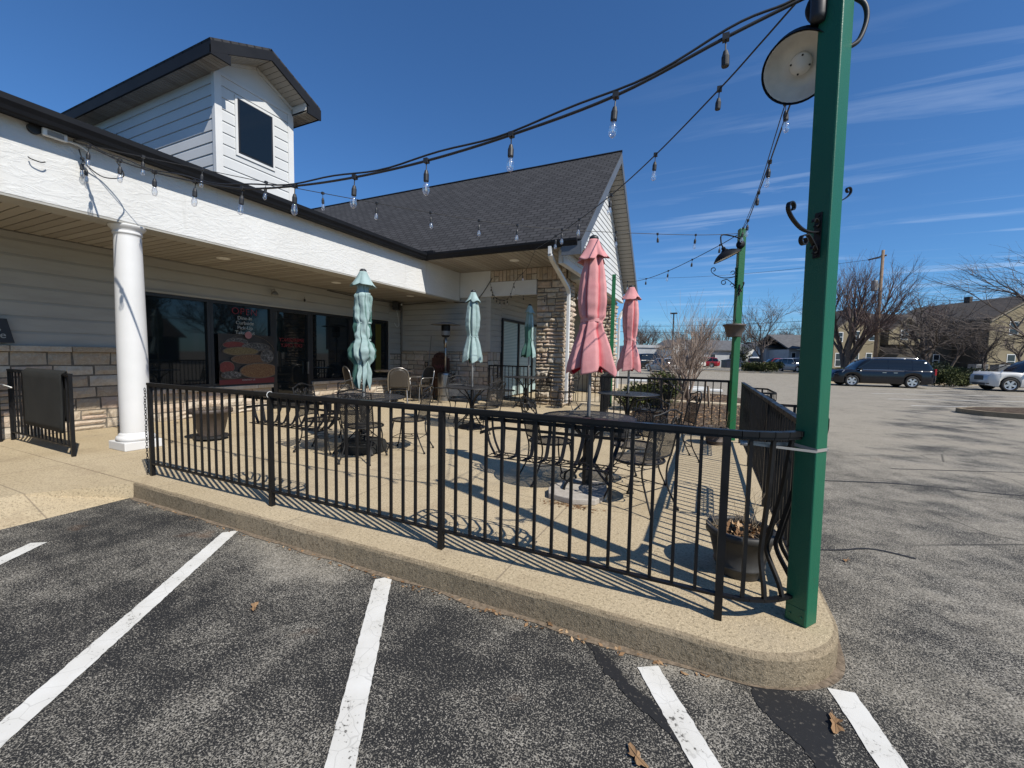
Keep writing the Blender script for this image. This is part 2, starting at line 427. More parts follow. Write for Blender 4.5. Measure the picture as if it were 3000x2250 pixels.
def stone_mat(name, stops, bstr=0.8):
    m = mat(name, (0.45,0.38,0.3), 0.9, spec=0.2); t = NT(m)
    c = t.ramp(t.attr(), stops)
    c = t.mix(t.rng(t.noise(11, 5, 0.7), 0.42, 0.68, 0, 0.55), c, (0.30,0.22,0.15))
    c = t.mix(t.rng(t.noise(38, 4, 0.7), 0.50, 0.72, 0, 0.5), c, (0.56,0.50,0.42))
    t.color(c); t.bump(t.math('ADD', t.noise(22, 5, 0.7), t.math('MULTIPLY', t.noise(70, 3), 0.4)), bstr, 0.018)
    return m
M_STONE = stone_mat('rock_face_stone', [(0.0,(0.36,0.29,0.21)),(0.3,(0.47,0.40,0.31)),(0.55,(0.50,0.38,0.30)),(0.8,(0.55,0.49,0.40)),(1.0,(0.42,0.37,0.31))])
M_MORTAR = noisy('mortar', (0.10,0.085,0.068), (0.16,0.138,0.11), 20, 0.95, 0.4, 60)
M_GLASS = mat('dark_window_glass', (0.006,0.009,0.011), 0.03, spec=0.5); t = NT(M_GLASS); t.bump(t.noise(0.7, 1), 0.02, 0.05)
M_BLIND = mat('blind_behind_glass', (0.18,0.25,0.25), 0.12, spec=0.6); t = NT(M_BLIND)
wvn = t.new('ShaderNodeTexWave', wave_type='BANDS', bands_direction='Z'); wvn.inputs['Scale'].default_value = 6.5; t.l.new(t.pos(), wvn.inputs['Vector'])
t.color(t.mix(t.rng(wvn.outputs['Fac'], 0.1, 0.5), (0.22,0.32,0.32), (0.50,0.62,0.60)))
M_FRAME = noisy('bronze_frame', (0.012,0.012,0.013), (0.02,0.02,0.021), 3, 0.4)
M_YELLOW = mat('interior_wall_paint', (0.085,0.072,0.006), 0.7)
M_LIGHTLENS = mat('recessed_lens', (0.75,0.74,0.70), 0.4)
# --- metalwork
M_IRON = mat('black_iron', (0.012,0.012,0.013), 0.42, spec=0.32); t = NT(M_IRON)
t.color(t.mix(t.rng(t.noise(14, 4, 0.7), 0.62, 0.78, 0, 0.4), (0.0055,0.0055,0.006), (0.03,0.024,0.019))); t.rough(t.rng(t.noise(9, 3), 0.3, 0.7, 0.34, 0.62))
M_IRONW = mat('weathered_iron', (0.03,0.03,0.03), 0.5, spec=0.35); t = NT(M_IRONW)
t.color(t.mix(t.rng(t.noise(22, 4, 0.7), 0.54, 0.78, 0, 0.6), (0.008,0.008,0.0085), (0.055,0.047,0.039))); t.bump(t.noise(80, 3), 0.2, 0.002)
def mesh_mat(name, c, openness, scale):
    m = mat(name, c, 0.5); t = NT(m)
    mp = t.new('ShaderNodeMapping'); mp.inputs['Rotation'].default_value = (0.6155, 0.0, PI/4); mp.inputs['Scale'].default_value = (scale,)*3; t.l.new(t.obj(), mp.inputs['Vector'])
    x = t.xyz(mp.outputs[0])
    sx = t.math('ABSOLUTE', t.math('SINE', x['X'])); sy = t.math('ABSOLUTE', t.math('SINE', x['Y']))
    hole = t.rng(t.math('MINIMUM', sx, sy), openness, openness+0.05)
    tr = t.new('ShaderNodeBsdfTransparent'); mx = t.new('ShaderNodeMixShader'); out = t.n['Material Output']
    t.l.new(hole, mx.inputs[0]); t.l.new(t.b.outputs[0], mx.inputs[1]); t.l.new(tr.outputs[0], mx.inputs[2]); t.l.new(mx.outputs[0], out.inputs['Surface'])
    t.color(t.mix(t.rng(t.noise(9, 4, 0.7), 0.45, 0.7, 0, 0.6), c, (0.06,0.056,0.05)))
    return m
M_MESH = mesh_mat('expanded_metal', (0.012,0.012,0.013), 0.70, 260.0)
M_MESHT = mesh_mat('table_expanded_metal', (0.022,0.022,0.024), 0.76, 260.0)
M_GREEN = mat('green_post_paint', (0.012,0.18,0.085), 0.45, spec=0.45); t = NT(M_GREEN)
t.color(t.mix(t.rng(t.noise(18, 5, 0.7), 0.66, 0.76, 0, 0.7), t.ramp(t.noise(1.5, 4), [(0.3, (0.004,0.088,0.045)), (0.7, (0.006,0.108,0.054))]), (0.03,0.06,0.03)))
gd = t.rng(t.xyz()['Z'], 0.15, 0.45, 0.55, 0, True)
t.bump(t.math('ADD', t.noise(160, 2), t.math('MULTIPLY', t.noise(14, 4, 0.7, sc=(1,1,0.25)), 1.5)), 0.4, 0.003)
M_GREENW = mat('worn_green_paint', (0.012,0.15,0.06), 0.5); t = NT(M_GREENW)
t.color(t.mix(t.rng(t.noise(9, 5, 0.75, sc=(1,1,0.3)), 0.60, 0.72, 0, 0.85), (0.006,0.11,0.035), (0.035,0.045,0.02))); t.bump(t.noise(30, 4), 0.4, 0.004)
M_STEEL = noisy('stainless_steel', (0.30,0.28,0.26), (0.42,0.40,0.37), 4, 0.35, metal=0.9)
M_GALV = noisy('grey_painted_steel', (0.16,0.16,0.155), (0.25,0.245,0.235), 3, 0.55)
M_BLACKPL = noisy('black_plastic', (0.012,0.012,0.013), (0.022,0.022,0.023), 6, 0.5)
M_WPLAST = noisy('white_plastic', (0.66,0.66,0.64), (0.74,0.74,0.72), 8, 0.4)
M_DISH = noisy('lamp_enamel', (0.66,0.64,0.60), (0.78,0.76,0.72), 9, 0.5)
M_BULB = mat('clear_bulb_glass', (0.9,0.9,0.9), 0.02); t = NT(M_BULB)
tr = t.new('ShaderNodeBsdfTransparent'); mx = t.new('ShaderNodeMixShader'); lw = t.new('ShaderNodeLayerWeight', Blend=0.35)
gl = t.new('ShaderNodeBsdfGlossy', Roughness=0.03); gl.inputs['Color'].default_value = (1,1,1,1)
t.l.new(t.rng(lw.outputs['Facing'], 0.0, 1.0, 0.16, 0.75), mx.inputs[0]); t.l.new(tr.outputs[0], mx.inputs[1]); t.l.new(gl.outputs[0], mx.inputs[2])
t.l.new(mx.outputs[0], t.n['Material Output'].inputs['Surface'])
M_FILA = mat('lamp_filament', (0.75,0.72,0.66), 0.4)
# --- cloth: 'tint' 0 = sun-faded, 1 = still deep-coloured inside the folds
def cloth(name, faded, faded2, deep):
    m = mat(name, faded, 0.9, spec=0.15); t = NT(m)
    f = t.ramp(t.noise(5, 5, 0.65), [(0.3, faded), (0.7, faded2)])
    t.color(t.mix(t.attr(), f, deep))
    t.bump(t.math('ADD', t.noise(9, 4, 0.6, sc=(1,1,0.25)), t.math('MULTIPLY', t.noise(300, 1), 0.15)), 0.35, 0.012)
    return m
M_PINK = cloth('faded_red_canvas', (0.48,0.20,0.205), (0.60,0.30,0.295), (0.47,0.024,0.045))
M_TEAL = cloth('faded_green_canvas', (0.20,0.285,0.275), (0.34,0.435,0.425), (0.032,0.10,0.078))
M_RUBBER = noisy('black_rubber_mat', (0.005,0.006,0.0055), (0.010,0.011,0.0105), 5, 0.9, 0.6, 150)
M_POT = noisy('grey_plastic_pot', (0.022,0.021,0.02), (0.04,0.038,0.035), 6, 0.55)
M_POTT = noisy('taupe_plastic_pot', (0.06,0.046,0.038), (0.10,0.077,0.064), 5, 0.55)
M_SOIL = noisy('potting_soil', (0.02,0.015,0.01), (0.06,0.04,0.03), 40, 1.0, 0.8, 60)
M_DEADLEAF = mat('dead_leaves', (0.2,0.12,0.06), 0.85, spec=0.2); t = NT(M_DEADLEAF)
t.color(t.ramp(t.attr(), [(0.0, (0.11,0.06,0.03)), (0.5, (0.24,0.14,0.07)), (1.0, (0.42,0.29,0.17))]))
M_DRYSTEM = noisy('dry_stems', (0.22,0.16,0.10), (0.34,0.27,0.18), 20, 0.9)
M_CBLOCK = noisy('broken_concrete', (0.30,0.27,0.235), (0.40,0.365,0.32), 14, 0.95, 0.6, 60)
M_WOOD = noisy('weathered_timber', (0.14,0.10,0.07), (0.24,0.185,0.135), 9, 0.9, 0.4, 40)
M_WOODD = noisy('dark_stained_wood', (0.035,0.012,0.008), (0.075,0.027,0.018), 5, 0.45)
M_WICKER = mat('brown_wicker', (0.08,0.065,0.05), 0.4); t = NT(M_WICKER)
wv2 = t.new('ShaderNodeTexChecker'); wv2.inputs['Scale'].default_value = 55; t.l.new(t.obj(), wv2.inputs['Vector'])
t.color(t.mix(wv2.outputs['Fac'], (0.028,0.023,0.018), (0.065,0.055,0.043))); t.bump(wv2.outputs['Fac'], 0.6, 0.008)
M_RED = mat('neon_red', (0.30,0.012,0.02), 0.5)
M_REDLET = mat('red_vinyl_letters', (0.16,0.010,0.012), 0.5)
M_WHLET = mat('white_vinyl_letters', (0.30,0.32,0.32), 0.5)
M_BLUE = mat('blue_sign_paint', (0.02,0.22,0.62), 0.4)
# --- vegetation and far things
M_BARK = noisy('grey_brown_bark', (0.07,0.052,0.042), (0.14,0.11,0.092), 8, 0.95, 0.5, 30)
M_TWIG = noisy('twigs', (0.085,0.068,0.058), (0.135,0.11,0.095), 2, 0.95)
M_TWIGR = noisy('budding_twigs', (0.105,0.072,0.066), (0.165,0.115,0.105), 2, 0.95)
M_TWIGL = noisy('pale_twigs', (0.22,0.16,0.125), (0.32,0.25,0.20), 3, 0.95)
M_LEAF = mat('evergreen_leaf', (0.05,0.07,0.02), 0.7, spec=0.3); t = NT(M_LEAF)
t.color(t.ramp(t.attr(), [(0.0, (0.018,0.026,0.008)), (0.5, (0.050,0.062,0.016)), (1.0, (0.11,0.115,0.030))]))
M_LEAFD = mat('dark_evergreen_leaf', (0.03,0.04,0.02), 0.7, spec=0.3); t = NT(M_LEAFD)
t.color(t.ramp(t.attr(), [(0.0, (0.012,0.018,0.008)), (0.5, (0.030,0.040,0.016)), (1.0, (0.06,0.07,0.03))]))
M_TANWALL = mat('tan_clapboard', (0.34,0.28,0.15), 0.75, spec=0.2); t = NT(M_TANWALL)
zz = t.xyz()['Z']; lap = t.math('FRACT', t.math('MULTIPLY', zz, 6.5))
t.color(t.mix(t.rng(lap, 0.0, 0.16, 0.55, 0), t.ramp(t.noise(0.5, 4), [(0.3, (0.225,0.185,0.115)), (0.7, (0.28,0.235,0.155))]), (0.085,0.07,0.045))); t.bump(lap, 0.5, 0.02)
M_ROOFBR = noisy('brown_roofing', (0.045,0.037,0.032), (0.075,0.062,0.053), 3, 0.95, 0.5, 12)
M_ROOFGR = noisy('grey_roofing', (0.075,0.075,0.08), (0.115,0.115,0.118), 2, 0.95, 0.4, 10)
M_GREYWALL = noisy('grey_wall', (0.32,0.33,0.34), (0.40,0.41,0.42), 1, 0.8)
M_WHITEWALL = noisy('pale_wall', (0.58,0.58,0.56), (0.66,0.66,0.64), 1, 0.8)
M_FARGLASS = mat('far_window', (0.02,0.024,0.03), 0.1)
M_TYRE = noisy('tyre', (0.012,0.012,0.012), (0.02,0.02,0.02), 9, 0.85)
M_RIM = noisy('alloy_rim', (0.50,0.50,0.50), (0.62,0.62,0.62), 9, 0.3, metal=0.7)
M_CARGLASS = mat('car_glass', (0.008,0.010,0.012), 0.04, spec=0.6)
M_LAMPG = mat('headlight_glass', (0.55,0.56,0.58), 0.1)
M_TAIL = mat('tail_lamp', (0.30,0.01,0.015), 0.2)
M_CHROME = mat('chrome_strip', (0.7,0.7,0.7), 0.15, metal=1.0)
def carpaint(name, c, rough=0.22):
    m = mat(name, c, rough); m.node_tree.nodes['Principled BSDF'].inputs['Coat Weight'].default_value = 0.25; return m
M_NAVY = carpaint('navy_paint', (0.003,0.004,0.008)); M_PEARL = carpaint('pearl_paint', (0.60,0.59,0.56)); M_SILV = carpaint('silver_paint', (0.33,0.34,0.35))
M_CRED = carpaint('red_paint', (0.30,0.015,0.02)); M_CBLK = carpaint('black_paint', (0.010,0.011,0.013))
M_POLE = noisy('pole_timber', (0.16,0.105,0.068), (0.25,0.175,0.12), 6, 0.9, 0.4, 30)
# ------------------------------------------------------------------ setting
def sheet(name, poly, z, m, kind='structure', thick=None):
    b = MB()
    if thick: b.prism(poly, z-thick, z)
    else: b.add([(x, y, z) for x, y in poly], [tuple(range(len(poly)))])
    o = b.build(name, m); tag(o, kind=kind); return o
ZFAR = 0.35
def gz(y):
    t_ = min(1.0, max(0.0, (y-32)/28)); return ZFAR*t_*t_*(3-2*t_)
b = MB(); ys = [-60, -10, 0, 10, 20, 30] + [32+2*i for i in range(15)] + [70, 120, 300, 900]
for i in range(len(ys)-1):
    b.quad((-400, ys[i], gz(ys[i])), (500, ys[i], gz(ys[i])), (500, ys[i+1], gz(ys[i+1])), (-400, ys[i+1], gz(ys[i+1])))
o = b.build('asphalt_lot', M_ASPH, fixn=False); tag(o, kind='structure')
# raised terrace: front kerb y=2.11, round corner, right kerb x=0.665
def patio_poly(inset=0.0):
    cx, cy, r = 0.165, 2.61, 0.5
    P = [(-5.13, 2.11+inset)]
    for i in range(13):
        a = -PI/2 + i*PI/24
        P.append((cx+(r-inset)*math.cos(a), cy+(r-inset)*math.sin(a)))
    return P + [(0.665-inset, 8.05), (-1.9, 8.05), (-2.5, 11.6), (-3.4, 12.2), (-3.4, 22), (-9.3, 22), (-9.3, 2.11+inset)]
pp = patio_poly()
b = MB(); n = len(pp); ins = patio_poly(0.022)
# kerb body with an eased top edge, then the terrace surface
def dens(P):
    out = []
    for i in range(len(P)):
        a, c = Vector(P[i]), Vector(P[(i+1) % len(P)])
        N_ = max(1, int((c-a).length/0.07)) if a.y < 3.2 and c.y < 3.2 and a.x > -5.5 else 1
        out += [tuple(a.lerp(c, k/N_)) for k in range(N_)]
    return out
def jit(P, s, q): return [(x+s*mnoise.noise(Vector((x*9, y*9, q)))+s*1.6*mnoise.noise(Vector((x*2.3, y*2.3, q+7))), y+s*mnoise.noise(Vector((x*9, y*9, q+3)))+s*1.6*mnoise.noise(Vector((x*2.3, y*2.3, q+9)))) for x, y in P]
D0_ = dens(pp); n = len(D0_)
def insd(d): return [(x-d*nx, y-d*ny) for (x, y), (nx, ny) in zip(D0_, NRM)]
NRM = []
for i in range(n):
    a, c = Vector(D0_[i-1]), Vector(D0_[(i+1) % n]); t_ = (c-a).normalized(); NRM.append((t_.y, -t_.x))
ins = jit(insd(0.026), 0.005, 1)
vs = [(x, y, -0.05) for x, y in jit(D0_, 0.006, 2)] + [(x, y, 0.128+0.006*mnoise.noise(Vector((x*7, y*7, 4)))) for x, y in jit(D0_, 0.005, 5)] + [(x, y, 0.1445) for x, y in jit(insd(0.009), 0.005, 1)] + [(x, y, 0.15) for x, y in ins]
fs = []
for k in range(3):
    for i in range(n):
        fs.append((k*n+i, k*n+(i+1)%n, (k+1)*n+(i+1)%n, (k+1)*n+i))
b.add(vs, fs)
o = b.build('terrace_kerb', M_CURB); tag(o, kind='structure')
o = sheet('terrace_paving', ins, 0.15, M_PATIO)
# sidewalk and flared ramp left of the terrace
b = MB()
xs_ = [-9.3, -5.62, -5.14]
b.quad((-9.3,-8,0.146), (-5.62,-8,0.146), (-5.62,2.13,0.146), (-9.3,2.13,0.146))
b.quad((-5.62,-8,0.146), (-5.10,-8,-0.01), (-5.10,1.45,-0.01), (-5.62,1.45,0.146))
b.add([(-5.62,1.45,0.146), (-5.10,1.45,-0.01), (-5.13,2.13,-0.01), (-5.13,2.13,0.146), (-5.62,2.13,0.146)], [(0,1,2), (0,2,3,4)])
o = b.build('sidewalk_ramp', M_PATIO, fixn=False); tag(o, kind='structure')
# white bay lines, worn; end points measured on the asphalt
def stripe(a, b_, w, m, z=0.004, skew=0.0):
    a, b_ = Vector((*a, 0)), Vector((*b_, 0)); d = (b_-a).normalized(); s = Vector((-d.y, d.x, 0))*w/2
    k = d*skew
    rnd = random.Random(int(a.x*100)+7)
    L, Rr = [], []
    N = max(6, int((b_-a).length/0.022))
    for i in range(N+1):
        q = a.lerp(b_, i/N)
        e = 0.004
        L.append(q+s*(1+rnd.uniform(-e, e)*12)); Rr.append(q-s*(1+rnd.uniform(-e, e)*12))
    L[0] += k; 
    mb = MB()
    for i in range(N):
        mb.add([(*L[i].xy, z), (*Rr[i].xy, z), (*Rr[i+1].xy, z), (*L[i+1].xy, z)], [(0,1,2,3)])
    o = mb.build('bay_line', m, fixn=False); return tag(o, kind='structure')
stripe((-3.475,2.04), (-1.15,-1.15), 0.108, M_PAINT, skew=-0.03)
stripe((-1.868,2.055), (-0.15,-0.35), 0.108, M_PAINT, skew=-0.03)
stripe((-0.195,2.02), (0.42,1.02), 0.105, M_PAINT)
stripe((0.612,2.26), (0.80,1.30), 0.105, M_PAINT)
stripe((-4.535,1.275), (-3.2,-0.6), 0.108, M_PAINT)
# smeared crack sealer at the kerb corner
b = MB(); rnd = random.Random(3)
P = [(0.30,2.16), (0.42,2.12), (0.50,2.10), (0.545,2.06), (0.525,1.98), (0.50,1.88), (0.50,1.80), (0.49,1.70), (0.53,1.52), (0.50,1.50), (0.455,1.66), (0.43,1.77), (0.39,1.86), (0.30,1.94), (0.25,2.02), (0.25,2.10)]
def ragged(P, n_=8, a_=0.012):
    out = []
    for i in range(len(P)):
        p_, q = Vector((*P[i], 0)), Vector((*P[(i+1) % len(P)], 0))
        for k in range(n_):
            r_ = p_.lerp(q, k/n_); out.append((r_.x+a_*mnoise.noise(r_*25)+a_*mnoise.noise(r_*70), r_.y+a_*mnoise.noise(r_*25+Vector((5,5,5)))+a_*mnoise.noise(r_*70+Vector((9,1,1)))))
    return out
b.add([(x, y, 0.003) for x, y in ragged(P)], [tuple(range(len(P)*8))])
P = [(-0.52,2.07), (-0.44,2.04), (-0.35,1.97), (-0.24,1.86), (-0.12,1.80), (-0.02,1.72), (0.06,1.66), (0.03,1.62), (-0.10,1.70), (-0.26,1.80), (-0.38,1.90), (-0.46,2.00)]
b.add([(x, y, 0.003) for x, y in ragged(P)], [tuple(range(len(P)*8))])
for path in ([(0.78,3.9),(1.0,4.0),(1.25,4.15),(1.5,4.1)], [(2.4,7.5),(4.5,8.4),(5.6,9.2),(6.4,9.2),(7.6,10.2)], [(0.9,6.1),(2.2,6.6),(3.3,6.7),(4.6,7.3)]):
    sp = smooth_path([(x, y, 0.003) for x, y in path], 8)
    for i in range(len(sp)-1):
        d = (sp[i+1]-sp[i]).normalized(); s = Vector((-d.y, d.x, 0))*(0.012+0.014*mnoise.noise(sp[i]*1.3))
        s2 = Vector((-d.y, d.x, 0))*(0.012+0.014*mnoise.noise(sp[i+1]*1.3))
        b.add([sp[i]+s, sp[i]-s, sp[i+1]-s2, sp[i+1]+s2], [(0,1,2,3)])
o = b.build('crack_sealer', M_PATCH, fixn=False); tag(o, kind='structure')
# dirt line where kerb meets asphalt
b = MB(); rnd = random.Random(5)
pl = pp[:16]
M_GRIT = noisy('gutter_grit', (0.10,0.075,0.05), (0.22,0.17,0.12), 40, 1.0, 0.8, 70)
full = []
for i in range(len(pl)-1):
    a, c = Vector(pl[i]), Vector(pl[i+1]); N = max(2, int((c-a).length/0.12))
    for k in range(N): full.append(a.lerp(c, k/N))
for i in range(len(full)-1):
    a, c = full[i], full[i+1]; d = (c-a).normalized(); nrm = Vector((d.y, -d.x))
    w0 = 0.035+0.035*mnoise.noise(Vector((a.x*3, a.y*3, 0))); w1 = 0.035+0.035*mnoise.noise(Vector((c.x*3, c.y*3, 0)))
    b.add([(*a, 0.0045), (*(a+nrm*max(w0,.006)), 0.0045), (*(c+nrm*max(w1,.006)), 0.0045), (*c, 0.0045)], [(0,1,2,3)])
o = b.build('gutter_grit', M_GRIT, fixn=False); tag(o, kind='structure')
# planting bed behind the terrace with a concrete edging strip, and the walk beside the wing
o = sheet('mulch_bed', [(-1.85,8.10), (0.62,8.10), (0.95,14.0), (-1.45,14.0)], 0.13, M_MULCH, thick=0.2)
o = sheet('mulch_bed', [(-1.4,14.45), (0.95,14.45), (1.15,16.6), (0.6,18.2), (-1.25,18.4)], 0.15, M_MULCH, thick=0.25)
o = sheet('concrete_edging', [(-1.85,14.0), (1.05,14.0), (1.05,14.45), (-1.75,14.45)], 0.17, M_WALK, thick=0.25)
o = sheet('wing_walk', [(-3.38,11.7), (-2.4,11.7), (-1.95,8.1), (-1.86,8.1), (-1.46,14.0), (-1.9,14.5), (-1.6,24), (-3.38,24)], 0.155, M_WALK, thick=0.25)
# far lot: faint bay lines, island with kerb, far kerbs
def fline(a, b_, w=0.1, m=M_FAINT):
    a, b_ = Vector(a), Vector(b_); d = (b_-a).normalized(); s = Vector((-d.y, d.x, 0))*w/2
    mb = MB(); N = 6
    for i in range(N):
        p_, q = a.lerp(b_, i/N), a.lerp(b_, (i+1)/N)
        zp, zq = gz(p_.y)+0.006, gz(q.y)+0.006
        mb.add([(p_.x+s.x, p_.y+s.y, zp), (p_.x-s.x, p_.y-s.y, zp), (q.x-s.x, q.y-s.y, zq), (q.x+s.x, q.y+s.y, zq)], [(0,1,2,3)])
    tag(mb.build('bay_line', m, fixn=False), kind='structure')
for dpt, x0, x1 in ((14.6, 2680, 3300), (17.2, 2610, 3300), (20.2, 2560, 3300), (23.6, 2560, 2860)):
    fline(ground_at(x0, dpt), ground_at(x1, dpt*0.985), 0.11, M_PAINT)
for y_ in (19.5, 21.2, 22.9, 24.6, 26.3, 28.0, 29.7):
    fline((-1.2, y_, 0), (2.6, y_+1.0, 0), 0.12, M_FAINT)
b = MB(); rnd = random.Random(8)
isl = [ground_at(2812, 12.9), ground_at(2850, 13.25), ground_at(3000, 13.3), ground_at(3300, 13.2), ground_at(3300, 11.2), ground_at(3050, 11.3), ground_at(2900, 12.0), ground_at(2830, 12.6)]
ip = [(p_.x, p_.y) for p_ in isl]
cxy = Vector((sum(x for x, y in ip)/8, sum(y for x, y in ip)/8))
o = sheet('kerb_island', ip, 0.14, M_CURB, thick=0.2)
ii = [tuple(Vector(q)+(cxy-Vector(q)).normalized()*0.16) for q in ip]
o = sheet('island_mulch', ii, 0.146, M_MULCH)
# ------------------------------------------------------------------ restaurant building
XW = -9.1; YE = 10.85; ZC = 3.15
BL = thing('restaurant_building', 'cream sided restaurant with white stucco porch beam, stone bases and dark shingled roofs', 'building', (-9.1, 6, 0.15))
BO = (-9.1, 6, 0.15)
def bp(mb, name, m, parent=None, **kw):
    o = mb.build(name, m, parent or BL, org=BO, **kw); return o
def siding(mb, o, u, nrm, L, z0, z1, course, proud=0.020):
    """lapped boards: each leans out at its foot"""
    o, u, nrm = Vector(o), Vector(u).normalized(), Vector(nrm).normalized(); z = z0
    while z < z1-1e-4:
        h = min(course, z1-z); a = o+Vector((0,0,z)); b_ = a+u*L
        lo = nrm*proud
        k1 = Vector((0,0,h*0.80)); k2 = Vector((0,0,h))
        mb.add([a+nrm*0.001, b_+nrm*0.001, b_+lo, a+lo], [(0,1,2,3)])
        mb.add([a+lo, b_+lo, b_+nrm*(proud*0.75)+k1, a+nrm*(proud*0.75)+k1], [(0,1,2,3)])
        mb.add([a+nrm*(proud*0.75)+k1, b_+nrm*(proud*0.75)+k1, b_+nrm*0.001+k2, a+nrm*0.001+k2], [(0,1,2,3)])
        z += course
def fbm(p, s): return mnoise.fractal(p*s, 1.0, 2.0, 4)
def stones(mb, o, u, nrm, L, z0, z1, hs=(0.09,0.19), ls=(0.16,0.48), bulge=0.03, rough=0.02, gap=0.012, res=0.05, seed=1, holes=(), wrap=0.0):
    rnd = random.Random(seed); o, u, nrm = Vector(o), Vector(u).normalized(), Vector(nrm).normalized(); z = z0
    while z < z1-0.02:
        h = rnd.uniform(*hs)
        if z1-(z+h) < hs[0]*0.75: h = z1-z
        x = 0.0
        while x < L-0.01:
            l = rnd.uniform(*ls)*(1.2 if h < 0.12 else 1)
            if L-(x+l) < ls[0]*0.8: l = L-x
            cells = [(x, x+l, z, z+h)]
            if h > 0.155 and rnd.random() < 0.22: cells = [(x, x+l, z, z+h*0.48), (x, x+l, z+h*0.48, z+h)]
            for (a, b_, c, d) in cells:
                if any(a < hx1 and b_ > hx0 and c < hz1 and d > hz0 for hx0, hx1, hz0, hz1 in holes):
                    continue
                a += gap/2; b_ -= gap/2; c += gap/2; d -= gap/2
                nx = max(2, int((b_-a)/res)); nz = max(2, int((d-c)/res)); off = rnd.uniform(0, 50); lift = rnd.uniform(0.55, 1.15); tn = rnd.random()
                j = [rnd.uniform(-gap, gap)*0.45 for _ in range(8)]
                vs = []; 
                for iz in range(nz+1):
                    for ix in range(nx+1):
                        s, q = ix/nx, iz/nz
                        px = a+(b_-a)*s + (j[0]*(1-q)+j[1]*q)*(1-s) + (j[2]*(1-q)+j[3]*q)*s
                        pz = c+(d-c)*q + (j[4]*(1-s)+j[5]*s)*(1-q) + (j[6]*(1-s)+j[7]*s)*q
                        e = min(1.0, 5.0*min(s, 1-s)*(b_-a)/0.16)*min(1.0, 5.0*min(q, 1-q)*(d-c)/0.12)
                        dep = bulge*lift*(e**0.5)
                        P = o+u*px+Vector((0,0,pz))
                        if e > 0: dep += rough*fbm(P+Vector((off,0,off)), 9.0)*min(1, e*1.5)
                        if e == 0: dep = 0.003
                        vs.append(P+nrm*dep)
                W = nx+1
                fs = [(iz*W+ix, iz*W+ix+1, (iz+1)*W+ix+1, (iz+1)*W+ix) for iz in range(nz) for ix in range(nx)]
                mb.add(vs, fs, tn)
            x += l
        z += h
# core walls (mortar / backing)
b = MB(); b.bx((XW-0.25, -6, 0.1), (XW-0.03, 3.74, 3.4)); b.bx((XW-0.25, 3.74, 0.1), (XW-0.03, 6.38, 0.70)); b.bx((XW-0.25, 7.47, 0.1), (XW-0.03, 10.26, 0.70))
b.bx((XW-0.25, 3.74, 2.53), (XW-0.03, 10.26, 3.4)); b.bx((XW-0.25, 10.26, 0.1), (XW-0.03, 11.3, 3.4))
b.bx((XW-0.03, YE+0.03, 0.1), (-5.88, YE+0.25, 3.95)); b.bx((-6.1, YE+0.25, 0.1), (-5.88, 22, 3.95))
bp(b, 'wall', M_MORTAR)
# lapped siding
b = MB()
siding(b, (XW-0.03, -6, 0), (0,1,0), (1,0,0), 9.72, 1.50, ZC, 0.222)
siding(b, (XW-0.03, 3.72, 0), (0,1,0), (1,0,0), 6.56, 2.545, ZC, 0.222)
siding(b, (XW-0.03, 10.28, 0), (0,1,0), (1,0,0), 0.57, 1.50, ZC, 0.168, 0.018)
siding(b, (XW, YE+0.03, 0), (1,0,0), (0,-1,0), 3.16, 1.60, 3.22, 0.165, 0.018)
siding(b, (-5.88, YE+0.06, 0), (0,1,0), (1,0,0), 0.80, 1.60, 3.92, 0.165, 0.018)
siding(b, (-5.88, YE+0.86, 0), (0,1,0), (1,0,0), 3.6, 2.66, 3.92, 0.165, 0.018)
siding(b, (-5.88, YE+4.46, 0), (0,1,0), (1,0,0), 6.0, 0.9, 3.92, 0.165, 0.018)
sd = bp(b, 'siding', M_SIDING)
b = MB(); b.bx((-5.945, YE-0.005, 1.60), (-5.80, YE+0.055, 3.22)); b.bx((-5.865, YE+0.057, 1.60), (-5.835, YE+0.12, 3.22))
b.bx((XW-0.03, 3.70, 2.51), (XW+0.02, 10.30, 2.55)); b.bx((XW-0.03, 10.26, 0.70), (XW+0.02, 10.30, 2.51)); b.bx((XW-0.03, 3.70, 0.75), (XW+0.02, 3.745, 2.51))
bp(b, 'corner_trim', M_SIDING)
b = MB(); b.tube([(-9.05, YE-0.02, 1.55), (-9.05, YE-0.02, 3.12)], 0.018, 8); bp(b, 'conduit', M_GALV, smooth=True)
# stone base
b = MB()
stones(b, (XW-0.03, -6, 0), (0,1,0), (1,0,0), 9.70, 0.15, 1.42, (0.15,0.215), (0.22,0.50), 0.018, 0.012, 0.022, 0.05, 3); bp(b, 'stone_base', M_STONE, tint=True); b = MB()
stones(b, (XW-0.03, 3.74, 0), (0,1,0), (1,0,0), 2.63, 0.15, 0.66, (0.13,0.18), (0.20,0.50), 0.028, 0.014, 0.014, 0.06, 5); bp(b, 'stone_base', M_STONE, tint=True); b = MB()
stones(b, (XW-0.03, 7.48, 0), (0,1,0), (1,0,0), 3.37, 0.15, 0.66, (0.13,0.18), (0.20,0.50), 0.028, 0.014, 0.014, 0.06, 6)
stones(b, (XW-0.03, 10.30, 0), (0,1,0), (1,0,0), 0.55, 0.68, 1.48, (0.13,0.2), (0.15,0.3), 0.02, 0.01, 0.018, 0.06, 7)
stones(b, (XW, YE+0.03, 0), (1,0,0), (0,-1,0), 3.22, 0.15, 1.50, (0.13,0.24), (0.14,0.42), 0.026, 0.014, 0.018, 0.06, 8)
stones(b, (XW, YE+0.03, 0), (1,0,0), (0,-1,0), 3.22, 1.50, 1.60, (0.1,0.1), (0.3,0.6), 0.024, 0.008, 0.016, 0.06, 9)
